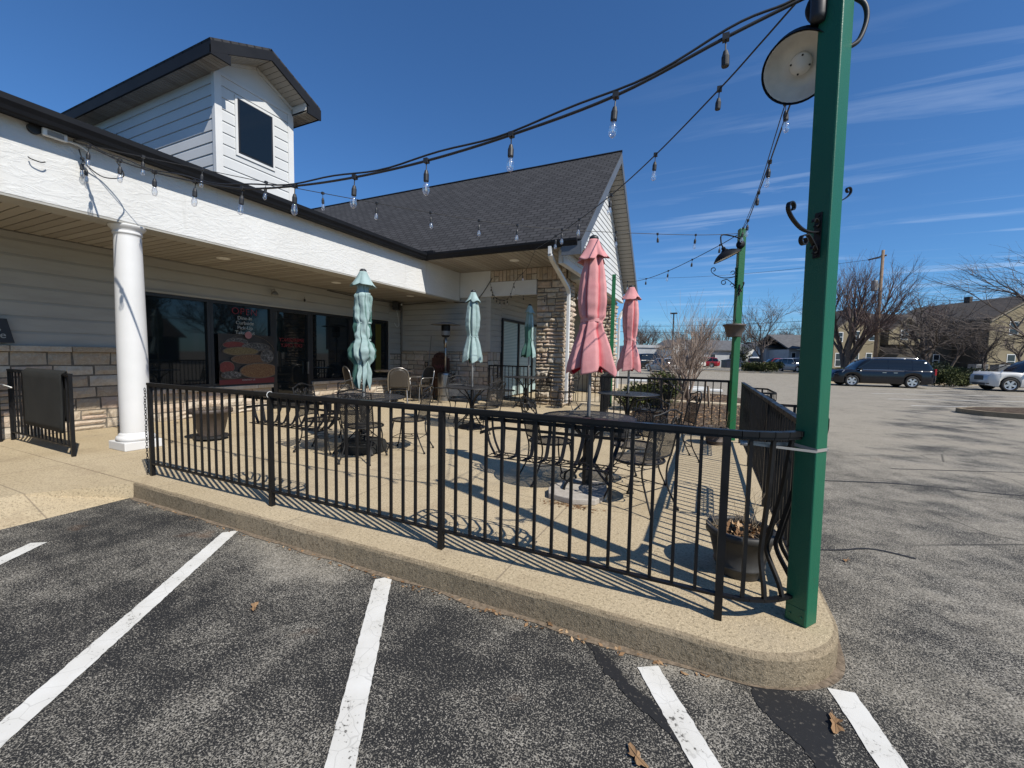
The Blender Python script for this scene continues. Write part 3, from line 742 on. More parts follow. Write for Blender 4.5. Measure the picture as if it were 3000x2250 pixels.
stones(b, (-5.88, YE+0.02, 0), (0,1,0), (1,0,0), 0.80, 0.15, 1.60, (0.13,0.24), (0.14,0.3), 0.03, 0.016, 0.018, 0.06, 11)
bp(b, 'stone_base', M_STONE, tint=True)
for y0, y1, zz, hh in ((-6, 3.70, 1.42, 0.085), (3.74, 6.38, 0.665, 0.075), (7.47, 10.26, 0.665, 0.075)):
    b = MB()
    rnd = random.Random(int(y0*9)); y = y0
    while y < y1-0.01:
        l = min(rnd.uniform(0.45, 0.9), y1-y)
        if y1-(y+l) < 0.2: l = y1-y
        b.bx((XW-0.03, y+0.004, zz), (XW+0.05, y+l-0.004, zz+hh), rnd.random()); y += l
    bp(b, 'stone_sill', M_STONE, tint=True, bevel=0.008)
# windows and door on the porch wall
def window(y0, y1, z0, z1, nm='window', pane=M_GLASS, x=XW, fw=0.055):
    f = MB(); X0, X1 = x-0.10, x-0.005
    f.bx((X0, y0, z0), (X1, y0+fw, z1)); f.bx((X0, y1-fw, z0), (X1, y1, z1))
    f.bx((X0, y0+fw, z1-fw), (X1-0.001, y1-fw, z1)); f.bx((X0, y0+fw, z0), (X1-0.001, y1-fw, z0+fw*1.1))
    fo = f.build(nm, M_FRAME, BL, org=BO)
    g = MB(); g.bx((x-0.07, y0+fw, z0+fw*1.1), (x-0.055, y1-fw, z1-fw)); g.build('pane', pane, fo, org=BO)
    return fo
window(3.745, 5.08, 0.745, 2.505); W2 = window(5.085, 6.415, 0.745, 2.505)
DR = window(6.42, 7.43, 0.155, 2.505, 'door', fw=0.085)
window(7.435, 8.74, 0.745, 2.505); window(8.745, 10.255, 0.745, 2.505)
b = MB(); b.bx((XW-0.0, 7.30, 0.95), (XW+0.05, 7.325, 1.25)); b.build('handle', M_STEEL, DR, org=BO)
b = MB(); b.bx((XW-0.052, 9.75, 0.9), (XW-0.048, 9.98, 2.38)); b.build('yellow_column', M_YELLOW, BL, org=BO)
# dim room behind the glass
# beam (porch entablature)
b = MB(); b.bx((-7.16, -6, 3.11), (-6.83, 10.80, 3.96)); bp(b, 'porch_beam', M_STUCCO, bevel=0.008)
b = MB(); b.bx((-7.175, -6, 3.085), (-6.835, 10.79, 3.108)); bp(b, 'beam_trim', M_SIDING)
b = MB(); b.bx((-6.83, YE-0.045, 3.20), (-4.36, YE+0.05, 3.60)); b.bx((-6.83, YE-0.045, 3.60), (-5.80, YE+0.05, 3.93)); bp(b, 'wing_beam', M_WHITE)
def planks(mb, x0, x1, y0, y1, z, w, along, seed=1, gap=0.012, th=0.02):
    rnd = random.Random(seed)
    mb.bx((x0, y0, z+th), (x1, y1, z+th+0.03), 0.0)
    if along == 'x':
        y = y0; k = 0
        while y < y1-1e-3:
            mb.bx((x0, y+gap/2, z), (x1, min(y+w, y1)-gap/2, z+th), rnd.random()*0.5+0.25); y += w
    else:
        x = x0
        while x < x1-1e-3:
            mb.bx((x+gap/2, y0, z), (min(x+w, x1)-gap/2, y1, z+th), rnd.random()*0.5+0.25); x += w
b = MB(); planks(b, XW-0.02, -7.18, -6, YE+0.02, ZC, 0.135, 'x', 2, 0.016); bp(b, 'porch_ceiling', M_SOFFIT, tint=True)
b = MB(); planks(b, -6.82, -2.66, 8.90, YE+0.02, 3.93, 0.14, 'y', 4, 0.016); planks(b, -5.86, -3.1, YE+0.06, 16.8, 3.935, 0.14, 'y', 6, 0.016); bp(b, 'wing_soffit', M_SOFFIT, tint=True)
for x, y in ((-8.01, 4.72), (-8.08, 7.32), (-7.8, 9.7), (-8.2, 1.7)):
    b = MB(); b.lathe([(0.0, ZC-0.012), (0.085, ZC-0.012), (0.11, ZC-0.004), (0.11, ZC)], 20, (x, y, 0)); bp(b, 'recessed_light', M_LIGHTLENS, smooth=True)
b = MB(); b.lathe([(0.0, 3.915), (0.10, 3.915), (0.13, 3.922), (0.13, 3.93)], 20, (-4.59, 9.84, 0)); bp(b, 'recessed_light', M_LIGHTLENS, smooth=True)
# gutters
def gutter(mb, a, b_, out, z0=3.93, z1=4.06):
    a, b_, out = Vector(a), Vector(b_), Vector(out)
    prof = [(0.0, z0), (0.085, z0), (0.10, z0+0.012), (0.118, z0+0.05), (0.15, z0+0.095), (0.157, z1), (0.143, z1), (0.135, z1-0.02), (0.0, z1-0.02)]
    vs = [a+out*p+Vector((0,0,q)) for p, q in prof] + [b_+out*p+Vector((0,0,q)) for p, q in prof]
    n = len(prof); mb.add(vs, [(i, (i+1)%n, n+(i+1)%n, n+i) for i in range(n)]+[tuple(range(n)), tuple(range(2*n-1, n-1, -1))])
b = MB(); gutter(b, (-6.722, -6, 0), (-6.722, 8.98, 0), (1,0,0), 3.90, 4.055); b.bx((-6.90, -6, 4.042), (-6.60, 8.98, 4.06)); b.bx((-6.828, -6, 3.925), (-6.724, 8.98, 3.94)); bp(b, 'porch_gutter', M_DARKTRIM)
b = MB(); gutter(b, (-6.69, 8.975, 0), (-2.66, 8.975, 0), (0,-1,0), 3.91, 4.05); b.bx((-6.69, 8.93, 4.035), (-2.66, 9.02, 4.06)); b.bx((-6.74, 8.84, 4.05), (-6.60, 8.98, 4.12)); b.bx((-6.58, 8.84, 4.05), (-6.40, 8.95, 4.115)); bp(b, 'wing_gutter', M_DARKTRIM)
# roofs ---------------------------------------------------------------
def roof_plane(name, quad, parent, m=M_SHINGLE, th=0.05):
    P = [Vector(p) for p in quad]; n = (P[1]-P[0]).cross(P[3]-P[0]).normalized()
    if n.z < 0: n = -n
    me = bpy.data.meshes.new(name)
    vs = [p-Vector(BO) for p in P] + [p-n*th-Vector(BO) for p in P]; k = len(P)
    fs = [tuple(range(k)), tuple(range(2*k-1, k-1, -1))] + [(i, k+i, k+(i+1)%k, (i+1)%k) for i in range(k)]
    me.from_pydata(vs, [], fs); me.update()
    u = (P[1]-P[0]).normalized(); v = n.cross(u)
    uvl = me.uv_layers.new(name='UVMap')
    for lp in me.loops:
        c = Vector(vs[lp.vertex_index]); uvl.data[lp.index].uv = (c.dot(u), c.dot(v))
    me.materials.append(m); o = bpy.data.objects.new(name, me); col.objects.link(o); o.parent = parent; return o
RY, RZ = 12.93, 7.60; EY, EZ = 8.90, 4.04
sl = (RZ-EZ)/(RY-EY)
roof_plane('wing_roof', [(-17, EY, EZ), (-2.58, EY, EZ), (-2.58, RY, RZ), (-17, RY, RZ)], BL)
roof_plane('wing_roof', [(-2.58, 2*RY-EY, EZ), (-17, 2*RY-EY, EZ), (-17, RY+0.01, RZ), (-2.58, RY+0.01, RZ)], BL)
roof_plane('porch_roof', [(-6.62, -6, 4.062), (-6.62, 10.2, 4.062), (-11.5, 10.2, 5.9), (-11.5, -6, 5.9)], BL)
b = MB(); b.tube([(-17, RY, RZ+0.01), (-2.57, RY, RZ+0.01)], 0.035, 6); bp(b, 'ridge_cap', M_DARKTRIM)
# rake boards, rake soffit, gable wall
def roof_z(y): return EZ+sl*(EY+ (y-EY) - EY) if False else (EZ+sl*(y-EY) if y <= RY else RZ-sl*(y-RY))
b = MB()
for s in (1, -1):
    y0, y1 = (EY, RY) if s > 0 else (2*RY-EY, RY)
    b.slab([(-2.60, y0, EZ-0.05), (-2.60, y1, RZ-0.05), (-2.60, y1, RZ-0.33), (-2.60, y0+s*0.02, EZ-0.33)], (0.028, 0, 0))
b.bx((-3.02, EY-0.002, EZ-0.33), (-2.602, EY+0.035, EZ-0.05))
bp(b, 'rake_board', M_BLUETRIM)
b = MB()
for s in (1, -1):
    y0 = EY if s > 0 else 2*RY-EY
    N = 34
    for i in range(N):
        a0, a1 = i/N, (i+0.90)/N
        p0 = (y0+(RY-y0)*a0, EZ+(RZ-EZ)*a0-0.20); p1 = (y0+(RY-y0)*a1, EZ+(RZ-EZ)*a1-0.20)
        b.add([(-2.61, *p0), (-3.06, *p0), (-3.06, *p1), (-2.61, *p1)], [(0,1,2,3)], 0.75)
        p2 = (y0+(RY-y0)*(i+1)/N, EZ+(RZ-EZ)*(i+1)/N-0.19)
        b.add([(-2.61, p1[0], p1[1]+0.012), (-3.06, p1[0], p1[1]+0.012), (-3.06, p2[0], p2[1]), (-2.61, p2[0], p2[1])], [(0,1,2,3)], 0.0)
bp(b, 'rake_soffit', M_SOFFIT, tint=True)
b = MB(); z = 3.62; XG = -3.08
while z < RZ-0.3:
    h = 0.165
    def half(zz): return max(0.0, (RZ-0.22-zz)/sl)
    w0, w1 = min(half(z), 3.75), min(half(z+h), 3.75)
    if z+h > 4.3 or True:
        b.add([(XG+0.022, RY-w0, z), (XG+0.022, RY+w0, z), (XG+0.004, RY+w1, z+h), (XG+0.004, RY-w1, z+h)], [(0,1,2,3)])
        b.add([(XG+0.022, RY-w0, z), (XG+0.022, RY+w0, z), (XG, RY+w0, z-0.002), (XG, RY-w0, z-0.002)], [(0,1,2,3)])
    z += h
b.bx((XG-0.10, RY-3.74, 3.61), (XG-0.002, RY+3.74, 3.92)); 
bp(b, 'gable_siding', M_GSIDING)
b = MB(); b.bx((XG-0.35, RY-2.0, 3.55), (XG-0.11, RY+3.0, 3.93)); b.bx((-5.8, RY+3.3, 0.15), (-3.4, RY+3.5, 3.93)); bp(b, 'porch_wall', M_SIDING)
# porch pillars of rock-faced stone
def pillar(x0, x1, y0, y1, z0, z1, seed, nm='stone_pillar'):
    b = MB(); g = 0.012
    b.bx((x0+0.02, y0+0.02, z0), (x1-0.02, y1-0.02, z1), 0.0)
    core = b.build(nm, M_MORTAR, BL, org=BO)
    s = MB()
    stones(s, (x0, y0+0.01, 0), (1,0,0), (0,-1,0), x1-x0, z0, z1, (0.085,0.20), (0.15,0.45), 0.055, 0.045, 0.018, 0.034, seed)
    stones(s, (x1-0.01, y0, 0), (0,1,0), (1,0,0), y1-y0, z0, z1, (0.085,0.20), (0.15,0.45), 0.055, 0.045, 0.018, 0.034, seed+1)
    stones(s, (x0+0.01, y1, 0), (0,-1,0), (-1,0,0), y1-y0, z0, z1, (0.10,0.20), (0.2,0.45), 0.045, 0.03, 0.018, 0.06, seed+2)
    s.build('stones', M_STONE, core, org=BO, tint=True, smooth=False)
pillar(-4.36, -3.52, YE, YE+0.82, 0.15, 3.63, 21); pillar(-4.05, -3.25, 15.6, 16.4, 0.15, 3.63, 31)
# upright soldier stones above the porch opening
b = MB(); x = -5.80; rnd = random.Random(4)
bk = MB(); bk.bx((-5.80, YE-0.03, 3.58), (-3.50, YE+0.09, 3.93)); bp(bk, 'lintel', M_MORTAR)
while x < -4.3:
    if rnd.random() < 0.55: w = 0.115; parts = [(3.61, 3.92)]
    else: w = 0.16; parts = [(3.61, 3.755), (3.77, 3.92)]
    for a_, c_ in parts: stones(b, (x+0.006, YE-0.03, 0), (1,0,0), (0,-1,0), w-0.012, a_, c_, (0.4,0.4), (0.5,0.5), 0.02, 0.02, 0.004, 0.05, rnd.randint(0,999))
    x += w
for k in range(6): stones(b, (-4.32+k*0.135, YE-0.03, 0), (1,0,0), (0,-1,0), 0.13, 3.58, 3.925, (0.5,0.5), (0.5,0.5), 0.04, 0.02, 0.006, 0.05, 70+k)
bp(b, 'lintel_stones', M_STONE, tint=True)
# wing window with blinds
f = MB(); xw = -5.815
f.bx((xw-0.06, 11.70, 0.16), (xw+0.01, 11.76, 2.66)); f.bx((xw-0.06, 11.76, 2.58), (xw+0.011, 15.3, 2.66)); f.bx((xw-0.06, 12.88, 0.16), (xw+0.012, 12.98, 2.58)); f.bx((xw-0.06, 14.1, 0.16), (xw+0.012, 14.2, 2.58)); f.bx((xw-0.06, 15.24, 0.16), (xw+0.01, 15.3, 2.58))
WF = f.build('window', M_FRAME, BL, org=BO)
g = MB(); g.bx((xw-0.05, 11.76, 0.2), (xw-0.03, 12.88, 2.58)); g.bx((xw-0.05, 12.98, 0.2), (xw-0.03, 14.1, 2.58)); g.bx((xw-0.05, 14.2, 0.2), (xw-0.03, 15.24, 2.58)); g.build('pane', M_BLIND, WF, org=BO)
# downspout
b = MB(); DP = [(-3.28, 8.90, 3.93), (-3.28, 8.90, 3.76), (-3.29, 9.05, 3.68), (-3.385, 10.60, 3.27), (-3.40, 10.72, 3.16), (-3.40, 10.72, 0.25)]
for i in range(len(DP)-1): b.bar(DP[i], DP[i+1], 0.10, 0.075)
bp(b, 'downspout', M_WHITE, bevel=0.006)
b = MB(); DP = [(-3.0, 17.1, 3.6), (-3.15, 16.75, 3.2), (-3.2, 16.62, 3.0), (-3.2, 16.62, 0.3)]
for i in range(len(DP)-1): b.bar(DP[i], DP[i+1], 0.11, 0.08)
bp(b, 'downspout', M_WHITE, bevel=0.006)
# porch column
def column(x, y):
    b = MB()
    b.lathe([(0.155,0.36),(0.158,0.38),(0.160,0.9),(0.158,1.6),(0.150,2.3),(0.142,2.94),(0.142,2.97),(0.152,2.975),(0.155,2.99),(0.150,3.00),(0.150,3.02),(0.165,3.035),(0.185,3.06),(0.192,3.075),(0.192,3.086)], 40, (x, y, 0))
    c = b.build('porch_column', M_COLUMN, BL, org=BO, smooth=True)
    b = MB(); b.box((x, y, 0.205), (0.42, 0.42, 0.11)); b.build('plinth', M_COLUMN, c, org=BO, bevel=0.008)
    b = MB(); b.lathe([(0.19,0.26),(0.205,0.275),(0.208,0.30),(0.195,0.325),(0.178,0.332),(0.178,0.342),(0.172,0.355),(0.160,0.362),(0.158,0.37)], 40, (x, y, 0)); b.build('base_moulding', M_COLUMN, c, org=BO, smooth=True)
column(-6.99, 2.92)
# cupola dormer
dm = MB(); DX, DY0, DY1, DM = -7.5, 4.36, 5.74, 5.05
siding(dm, (DX, DY0, 0), (0,1,0), (1,0,0), DY1-DY0, 4.20, 6.05, 0.185, 0.018)
siding(dm, (-12.0, DY0, 0), (1,0,0), (0,-1,0), 12.0+DX, 4.20, 6.05, 0.185, 0.018)
siding(dm, (-12.0, DY1, 0), (1,0,0), (0,1,0), 12.0+DX, 4.20, 6.05, 0.185, 0.018)
dm.slab([(DX+0.004, DY0-0.02, 6.0), (DX+0.004, DY1+0.02, 6.0), (DX+0.004, DY1+0.02, 6.34), (DX+0.004, DM, 6.62), (DX+0.004, DY0-0.02, 6.34)], (-0.05,0,0))
DO = bp(dm, 'dormer', M_GSIDING)
b = MB(); b.bx((DX-0.05, DY0-0.028, 4.15), (DX+0.030, DY0+0.085, 6.03)); b.bx((DX-0.05, DY1-0.085, 4.15), (DX+0.030, DY1+0.028, 6.03))
for s in (1,-1): b.bar((DX+0.02, DM+s*0.70, 6.16), (DX+0.02, DM, 6.49), 0.025, 0.05)
b.bar((DX+0.021, DY0, 6.035), (DX+0.021, DY1, 6.035), 0.02, 0.04)
b.build('corner_board', M_WHITE, DO, org=BO)
b = MB(); b.bx((DX, 4.66, 4.84), (DX+0.035, 5.37, 5.83)); fr = b.build('dormer_window', M_WHITE, DO, org=BO)
b = MB(); b.bx((DX+0.036, 4.70, 4.89), (DX+0.042, 5.33, 5.79)); b.build('dormer_pane', M_FRAME, DO, org=BO)
b = MB(); b.bx((DX+0.043, 4.725, 4.915), (DX+0.047, 5.295, 5.77)); b.build('dormer_glass', M_GLASS, DO, org=BO)
HW = 1.0; AZ, EZd = 6.70, 6.23; xf = -7.06
for s in (1, -1):
    q = [(xf, DM+s*HW, EZd), (-13, DM+s*HW, EZd), (-13, DM, AZ), (xf, DM, AZ)]
    if s < 0: q = [q[1], q[0], q[3], q[2]]
    o = roof_plane('dormer_roof', q, DO)
b = MB()
for s in (1, -1):
    b.slab([(xf-0.012, DM+s*HW, EZd-0.045), (xf-0.012, DM, AZ-0.045), (xf-0.012, DM, AZ-0.20), (xf-0.012, DM+s*HW, EZd-0.22)], (0.03,0,0))
    b.bx((-13, DM+s*(HW-0.0), EZd-0.22), (xf-0.013, DM+s*(HW-0.03), EZd-0.045))
    b.bx((xf-0.012, DM+s*HW, EZd-0.235), (xf+0.017, DM+s*(HW-0.30), EZd-0.10))
b.build('dormer_fascia', M_DARKTRIM, DO, org=BO)
b = MB()
for s in (1, -1):
    y0, y1 = sorted((DM+s*(HW-0.031), DM+s*0.70)); planks(b, -13, xf-0.014, y0, y1, EZd-0.215, 0.082, 'y', 3, 0.01, 0.012)
    N = 9
    for i in range(N):
        a0, a1 = i/N, (i+0.93)/N; ya, yb = DM+s*(HW-0.32)*(1-a0), DM+s*(HW-0.32)*(1-a1)
        za, zb = AZ-0.19-(AZ-EZd)*abs(ya-DM), AZ-0.19-(AZ-EZd)*abs(yb-DM)
        b.add([(xf-0.02, ya, za), (DX+0.005, ya, za), (DX+0.005, yb, zb), (xf-0.02, yb, zb)], [(0,1,2,3)], 0.9)
b.build('dormer_soffit', M_SOFFIT, DO, org=BO, tint=True)
b = MB()
for s in (1,-1): b.bx((xf-0.03, DM+s*0.70, EZd-0.20), (DX+0.03, DM+s*0.72, EZd-0.02))
b.build('return_board', M_WHITE, DO, org=BO)
# ------------------------------------------------------------------ iron railings
def railing(name, label, P, posts, zt=1.135, zb=0.28, z0=0.15, sp=0.113, m=M_IRON, skip=(), seed=1, top=(0.042,0.026), bends=None):
    """P: ground polyline [(x,y)]; posts: distances along it"""
    P = [Vector((x, y, 0)) for x, y in P]
    L = [0.0]
    for i in range(len(P)-1): L.append(L[-1]+(P[i+1]-P[i]).length)
    def pt(s):
        for i in range(len(P)-1):
            if s <= L[i+1] or i == len(P)-2:
                return P[i].lerp(P[i+1], (s-L[i])/max(1e-6, L[i+1]-L[i])), (P[i+1]-P[i]).normalized()
    org = (P[0].x, P[0].y, z0)
    root = thing(name, label, 'railing', org)
    b = MB()
    for i in range(len(P)-1):
        b.bar(P[i]+Vector((0,0,zt-top[1]/2)), P[i+1]+Vector((0,0,zt-top[1]/2)), top[0], top[1], tint=0.5)
        b.bar(P[i]+Vector((0,0,zt-top[1]-0.007)), P[i+1]+Vector((0,0,zt-top[1]-0.007)), 0.028, 0.014)
    b.build('top_rail', m, root, org=org)
    b = MB()
    for i in range(len(P)-1): b.bar(P[i]+Vector((0,0,zb)), P[i+1]+Vector((0,0,zb)), 0.030, 0.014)
    b.build('bottom_rail', m, root, org=org)
    for s in posts:
        p_, d = pt(s); b = MB(); ang = math.atan2(d.y, d.x)
        b.box((p_.x, p_.y, (z0+zt-0.03)/2), (0.036, 0.036, zt-0.03-z0), Matrix.Rotation(ang, 3, 'Z'))
        b.build('post', m, root, org=org)
    edges = sorted(set([0.0]+list(posts)+[L[-1]]))
    rnd = random.Random(seed)
    for e in range(len(edges)-1):
        a, c = edges[e], edges[e+1]; n = int(round((c-a)/sp))
        for k in range(1, n):
            s = a+(c-a)*k/n; p_, d = pt(s); ang = math.atan2(d.y, d.x); b = MB()
            if bends and bends(s) is not None:
                b.ribbon(smooth_path(bends(s)(p_, zb, zt), 5), 0.018, 0.018, (d.x, d.y, 0))
            else:
                b.box((p_.x, p_.y, (zb+zt-0.03)/2), (0.017, 0.017, zt-0.03-zb), Matrix.Rotation(ang, 3, 'Z'))
            b.build('baluster', m, root, org=org)
    return root
# front run with the bent corner bars
FR = [(-5.285, 2.33), (0.06, 2.33)]
cxy_ = (0.12, 2.73); 
corner = [(0.12+0.40*math.cos(a), 2.73+0.40*math.sin(a)) for a in [(-PI/2+0.12)+i*(PI/2-0.12)/8 for i in range(9)]]
FRONT = FR + corner
rl_ = 5.345
def bend(s):
    if s < rl_+0.22: return None
    k = (s-rl_-0.22)
    def f(p_, zb, zt):
        n = Vector((0.12, 2.73, 0))-p_; n.z = 0; n.normalize()
        q = Vector((p_.x, p_.y, 0)); a = 0.10 if k > 0.12 else 0.045
        return [q+Vector((0,0,zb)), q+n*a*0.25+Vector((0,0,zb+0.07)), q+n*a+Vector((0,0,zb+0.20)), q+n*a*0.9+Vector((0,0,zb+0.30)), q+n*a*0.35+Vector((0,0,zb+0.55)), q+Vector((0,0,zt-0.03))]
    return f
railing('metal_railing', 'long black iron railing along the front kerb with bent bars at the rounded corner', FRONT, [0.02, 1.925, 3.68, 5.39], seed=2, bends=bend)
railing('metal_railing', 'black iron railing beside the driveway, seen nearly end on between the two green posts', [(0.525, 2.78), (0.525, 7.62)], [0.02, 1.6, 3.2, 4.82], seed=3)
railing('metal_railing', 'black iron railing at the back of the terrace in front of the mulch bed', [(0.36, 7.9), (-1.82, 7.9)], [0.02, 1.09, 2.16], zt=1.145, seed=4)
railing('metal_railing', 'short black iron railing running from the pillar end towards the mulch bed', [(-1.82, 7.94), (-2.36, 11.35)], [0.02, 1.7, 3.43], zt=1.15, seed=5)
railing('metal_railing', 'black iron railing closing the opening between the window wall and the stone pillar', [(-5.80, 10.78), (-4.42, 10.78)], [0.02, 0.30, 1.36], zt=1.22, seed=6)
railing('metal_railing', 'narrow black iron railing between the stone pillar and the far green post', [(-3.42, 11.0), (-2.5, 11.3)], [0.02, 0.95], zt=1.2, seed=7)
railing('metal_railing', 'black iron railing panel left of the white column with a mat hung over it', [(-6.99, 2.305), (-9.0, 2.335)], [0.02, 1.99], zt=1.17, zb=0.27, seed=8)
railing('metal_railing', 'black iron railing at the left edge of the photo tied with a white strap', [(-8.93, 2.22), (-8.93, -1.5)], [0.02, 1.8, 3.6], zt=1.02, zb=0.3, seed=9)
# rubber mat draped over the panel
b = MB(); 
X0, X1 = -8.32, -7.16; N, Mv = 16, 22; vs = []
for j in range(Mv+1):
    s = j/Mv
    for i in range(N+1):
        x = X0+(X1-X0)*i/N
        w = 0.012*mnoise.noise(Vector((x*3, s*3, 2)))
        L1, L2 = 0.73, 0.62; d = s*(L1+L2+0.07)
        if d < L1: y, z = 2.288-0.012, 1.18-(L1-d)
        elif d < L1+0.07:
            a = (d-L1)/0.07*PI; y, z = 2.313-0.037*math.cos(a), 1.18+0.022*math.sin(a)
        else: y, z = 2.35, 1.18-(d-L1-0.07)
        z -= 0.02*(i/N)*(1 if j == 0 else 0.3)
        vs.append((x, y+w*(1 if abs(s-0.53) > 0.06 else 0), z))
W = N+1
b.add(vs, [(j*W+i, j*W+i+1, (j+1)*W+i+1, (j+1)*W+i) for j in range(Mv) for i in range(N)])
o = b.build('rubber_mat', M_RUBBER, smooth=True, solid=0.012); tag(o, 'black rubber mat draped over the railing panel left of the column', 'mat')
# zip ties
b = MB(); b.tube(smooth_path([(-8.93,2.20,0.98),(-8.90,2.18,0.985),(-8.6,2.25,0.93),(-8.97,2.31,0.90)],4), 0.006, 6); o = b.build('plastic_strap', M_WPLAST); tag(o, 'white plastic strap tying the two railings together at the left edge of the photo', 'strap')
# chain hanging on the first post
b = MB(); rnd = random.Random(2)
for k in range(32):
    z = 1.06-k*0.029; a = (k % 2)*PI/2+rnd.uniform(-.3,.3)
    b.torus((-5.335+0.012*mnoise.noise(Vector((k*.3,0,0))), 2.318, z), 0.013, 0.0034, 8, 5, Matrix.Rotation(a, 3, 'Z') @ Matrix.Diagonal((0.72,1,1.55)) @ Matrix.Rotation(PI/2, 3, 'Y') if False else Matrix.Rotation(a, 3, 'Z') @ Matrix.Rotation(PI/2, 3, 'X') @ Matrix.Diagonal((0.75,1.45,1)))
o = b.build('iron_chain', M_IRON); tag(o, 'rusty dark chain hanging down the first post of the front railing', 'chain')
b = MB(); b.torus((-3.36, 2.33, 1.115), 0.028, 0.0025, 14, 5, Matrix.Rotation(PI/2, 3, 'Y')); o = b.build('cable_tie', M_WPLAST); tag(o, 'small white cable tie round the top rail by the second front post', 'cable tie')
# trough planters hung on the rail: flat iron bands
def planter(label, L, W, H, loc, rz, ribs=8, group='empty iron trough planters hung on the railings'):
    root = thing('railing_planter', label, 'planter basket', loc, rz, group)
    # local: x along rail, -y outward, z down from rail
    def ring(z, k, w=0.024, t=0.005):
        l, d = L/2*k, W*k; r = 0.07
        P = [(-l, 0.0, z), (-l, -d+r, z)] + [(-l+r-r*math.cos(a), -d+r-r*math.sin(a), z) for a in (0.5, 1.0, PI/2)] + [(l-r+r*math.sin(a), -d+r-r*math.cos(a), z) for a in (0.0, 0.55, 1.05)] + [(l, -d+r, z), (l, 0.0, z)]
        b = MB(); b.ribbon(P, w, t, (0,0,1)); return b
    b = ring(0.0, 1.0); b.ribbon([(-L/2,0,0),(L/2,0,0)], 0.024, 0.005, (0,0,1)); b.build('top_band', M_IRON, root)
    ring(-0.095, 0.985, 0.020).build('middle_band', M_IRON, root)
    for i in range(ribs):
        x = -L/2+L*(i+0.5)/ribs; k = 0.62
        P = [(x, -W, 0.005), (x*0.985, -W*0.99, -0.10), (x*0.95, -W*0.84, -H*0.72), (x*0.90, -W*0.62, -H), (x*0.9, -0.02, -H)]
        b = MB(); b.ribbon(smooth_path(P, 5), 0.024, 0.005, (1,0,0)); b.build('rib', M_IRON, root)
    b = MB()
    for s in (-1, 1):
        for yy in (-W*0.75, -W*0.4):
            P = [(s*L/2, yy, 0.0), (s*L/2*0.985, yy, -0.10), (s*L/2*0.93, yy*0.95, -H*0.72), (s*L/2*0.82, yy*0.8, -H)]
            b = MB(); b.ribbon(smooth_path(P, 5), 0.022, 0.005, (0,1,0)); b.build('end_rib', M_IRON, root)
    b = MB()
    for i in range(11):
        x = -L/2*0.9+L*0.9*i/10; b.tube([(x, -0.02, -H), (x, -W*0.66, -H)], 0.003, 5)
        if i < 10: b.tube([(x, -0.02, -H+0.003), (x+L*0.09, -W*0.66, -H+0.003)], 0.0025, 4)
    b.tube([(-L/2*0.9, -W*0.66, -H), (L/2*0.9, -W*0.66, -H)], 0.004, 5); b.tube([(-L/2*0.9, -0.02, -H), (L/2*0.9, -0.02, -H)], 0.004, 5); b.tube([(-L/2*0.9, -W*0.35, -H+0.004), (L/2*0.9, -W*0.35, -H+0.004)], 0.003, 5)
    b.build('wire_bottom', M_IRON, root)
    for s in (-0.32, 0.32): b = MB(); b.ribbon([(s*L, -0.006, -0.03), (s*L, -0.006, 0.055), (s*L, 0.03, 0.062), (s*L, 0.032, 0.0)], 0.02, 0.004, (1,0,0)); b.build('hook', M_IRON, root)
    return root
# on the front rail they hang to the inside
planter('black iron trough planter hung on the front railing near the column', 0.98, 0.23, 0.235, (-3.27, 2.355, 1.075), PI)
planter('black iron trough planter hung on the front railing in front of the near pink umbrella', 0.92, 0.24, 0.25, (-0.87, 2.355, 1.075), PI)
planter('black iron trough planter outside the driveway railing beside the nearer green post', 0.95, 0.25, 0.24, (0.55, 4.05, 1.075), PI/2)
planter('far black trough planter outside the driveway railing near the back green post', 0.95, 0.25, 0.24, (0.55, 6.55, 1.075), PI/2)
b = MB(); rnd = random.Random(6)
for k in range(40):
    p_ = Vector((0.62+rnd.uniform(0,.1), 6.55+rnd.uniform(-.3,.3), 0.86+rnd.uniform(0,.05))); s = rnd.uniform(.02,.05)
    a = Vector((rnd.uniform(-1,1), rnd.uniform(-1,1), rnd.uniform(-.3,.5))).normalized()*s; c = Vector((rnd.uniform(-1,1), rnd.uniform(-1,1), rnd.uniform(-.3,.5))).normalized()*s*.6
    b.quad(p_-a, p_-c, p_+a, p_+c, rnd.random())
o = b.build('leaf_scraps', mat('plastic_green_leaves', (0.03,0.16,0.10), 0.5)); tag(o, 'green leaf scraps lying in the far driveway planter', 'leaves', kind='stuff')

# ------------------------------------------------------------------ green posts, brackets, lamps
def green_post(label, x, y, w, z0, z1, ang, m, lean=(0,0), bolts=True):
    root = thing('green_post', label, 'post', (x, y, z0))
    b = MB(); h = w/2; r = Matrix.Rotation(ang, 3, 'Z'); vs = []
    for z, o_ in ((0, (0,0)), (z1-z0, lean)):
        for sx, sy in ((-1,-1),(1,-1),(1,1),(-1,1)):
            p_ = r @ Vector((sx*h, sy*h, 0)); vs.append((p_.x+o_[0], p_.y+o_[1], z))
    b.add(vs, [(3,2,1,0),(4,5,6,7),(0,1,5,4),(1,2,6,5),(2,3,7,6),(3,0,4,7)])
    o = b.build('timber', m, root, bevel=0.007)
    if bolts:
        b = MB()
        for sx in (-1, 1):
            for k in (-0.25, 0.25):
                p_ = r @ Vector((sx*(h+0.004), k*w, 0.045)); b.lathe([(0.0,-0.004),(0.006,-0.004),(0.006,0.004),(0,0.004)], 6, p_, r @ Matrix.Rotation(PI/2, 3, 'Y'))
        p_ = r @ Vector((0, 0, 0.05)); b.box(p_, (w+0.005, w*0.86, 0.075), r); b.build('foot_bracket', m, root)
    return root
A1 = R(54)
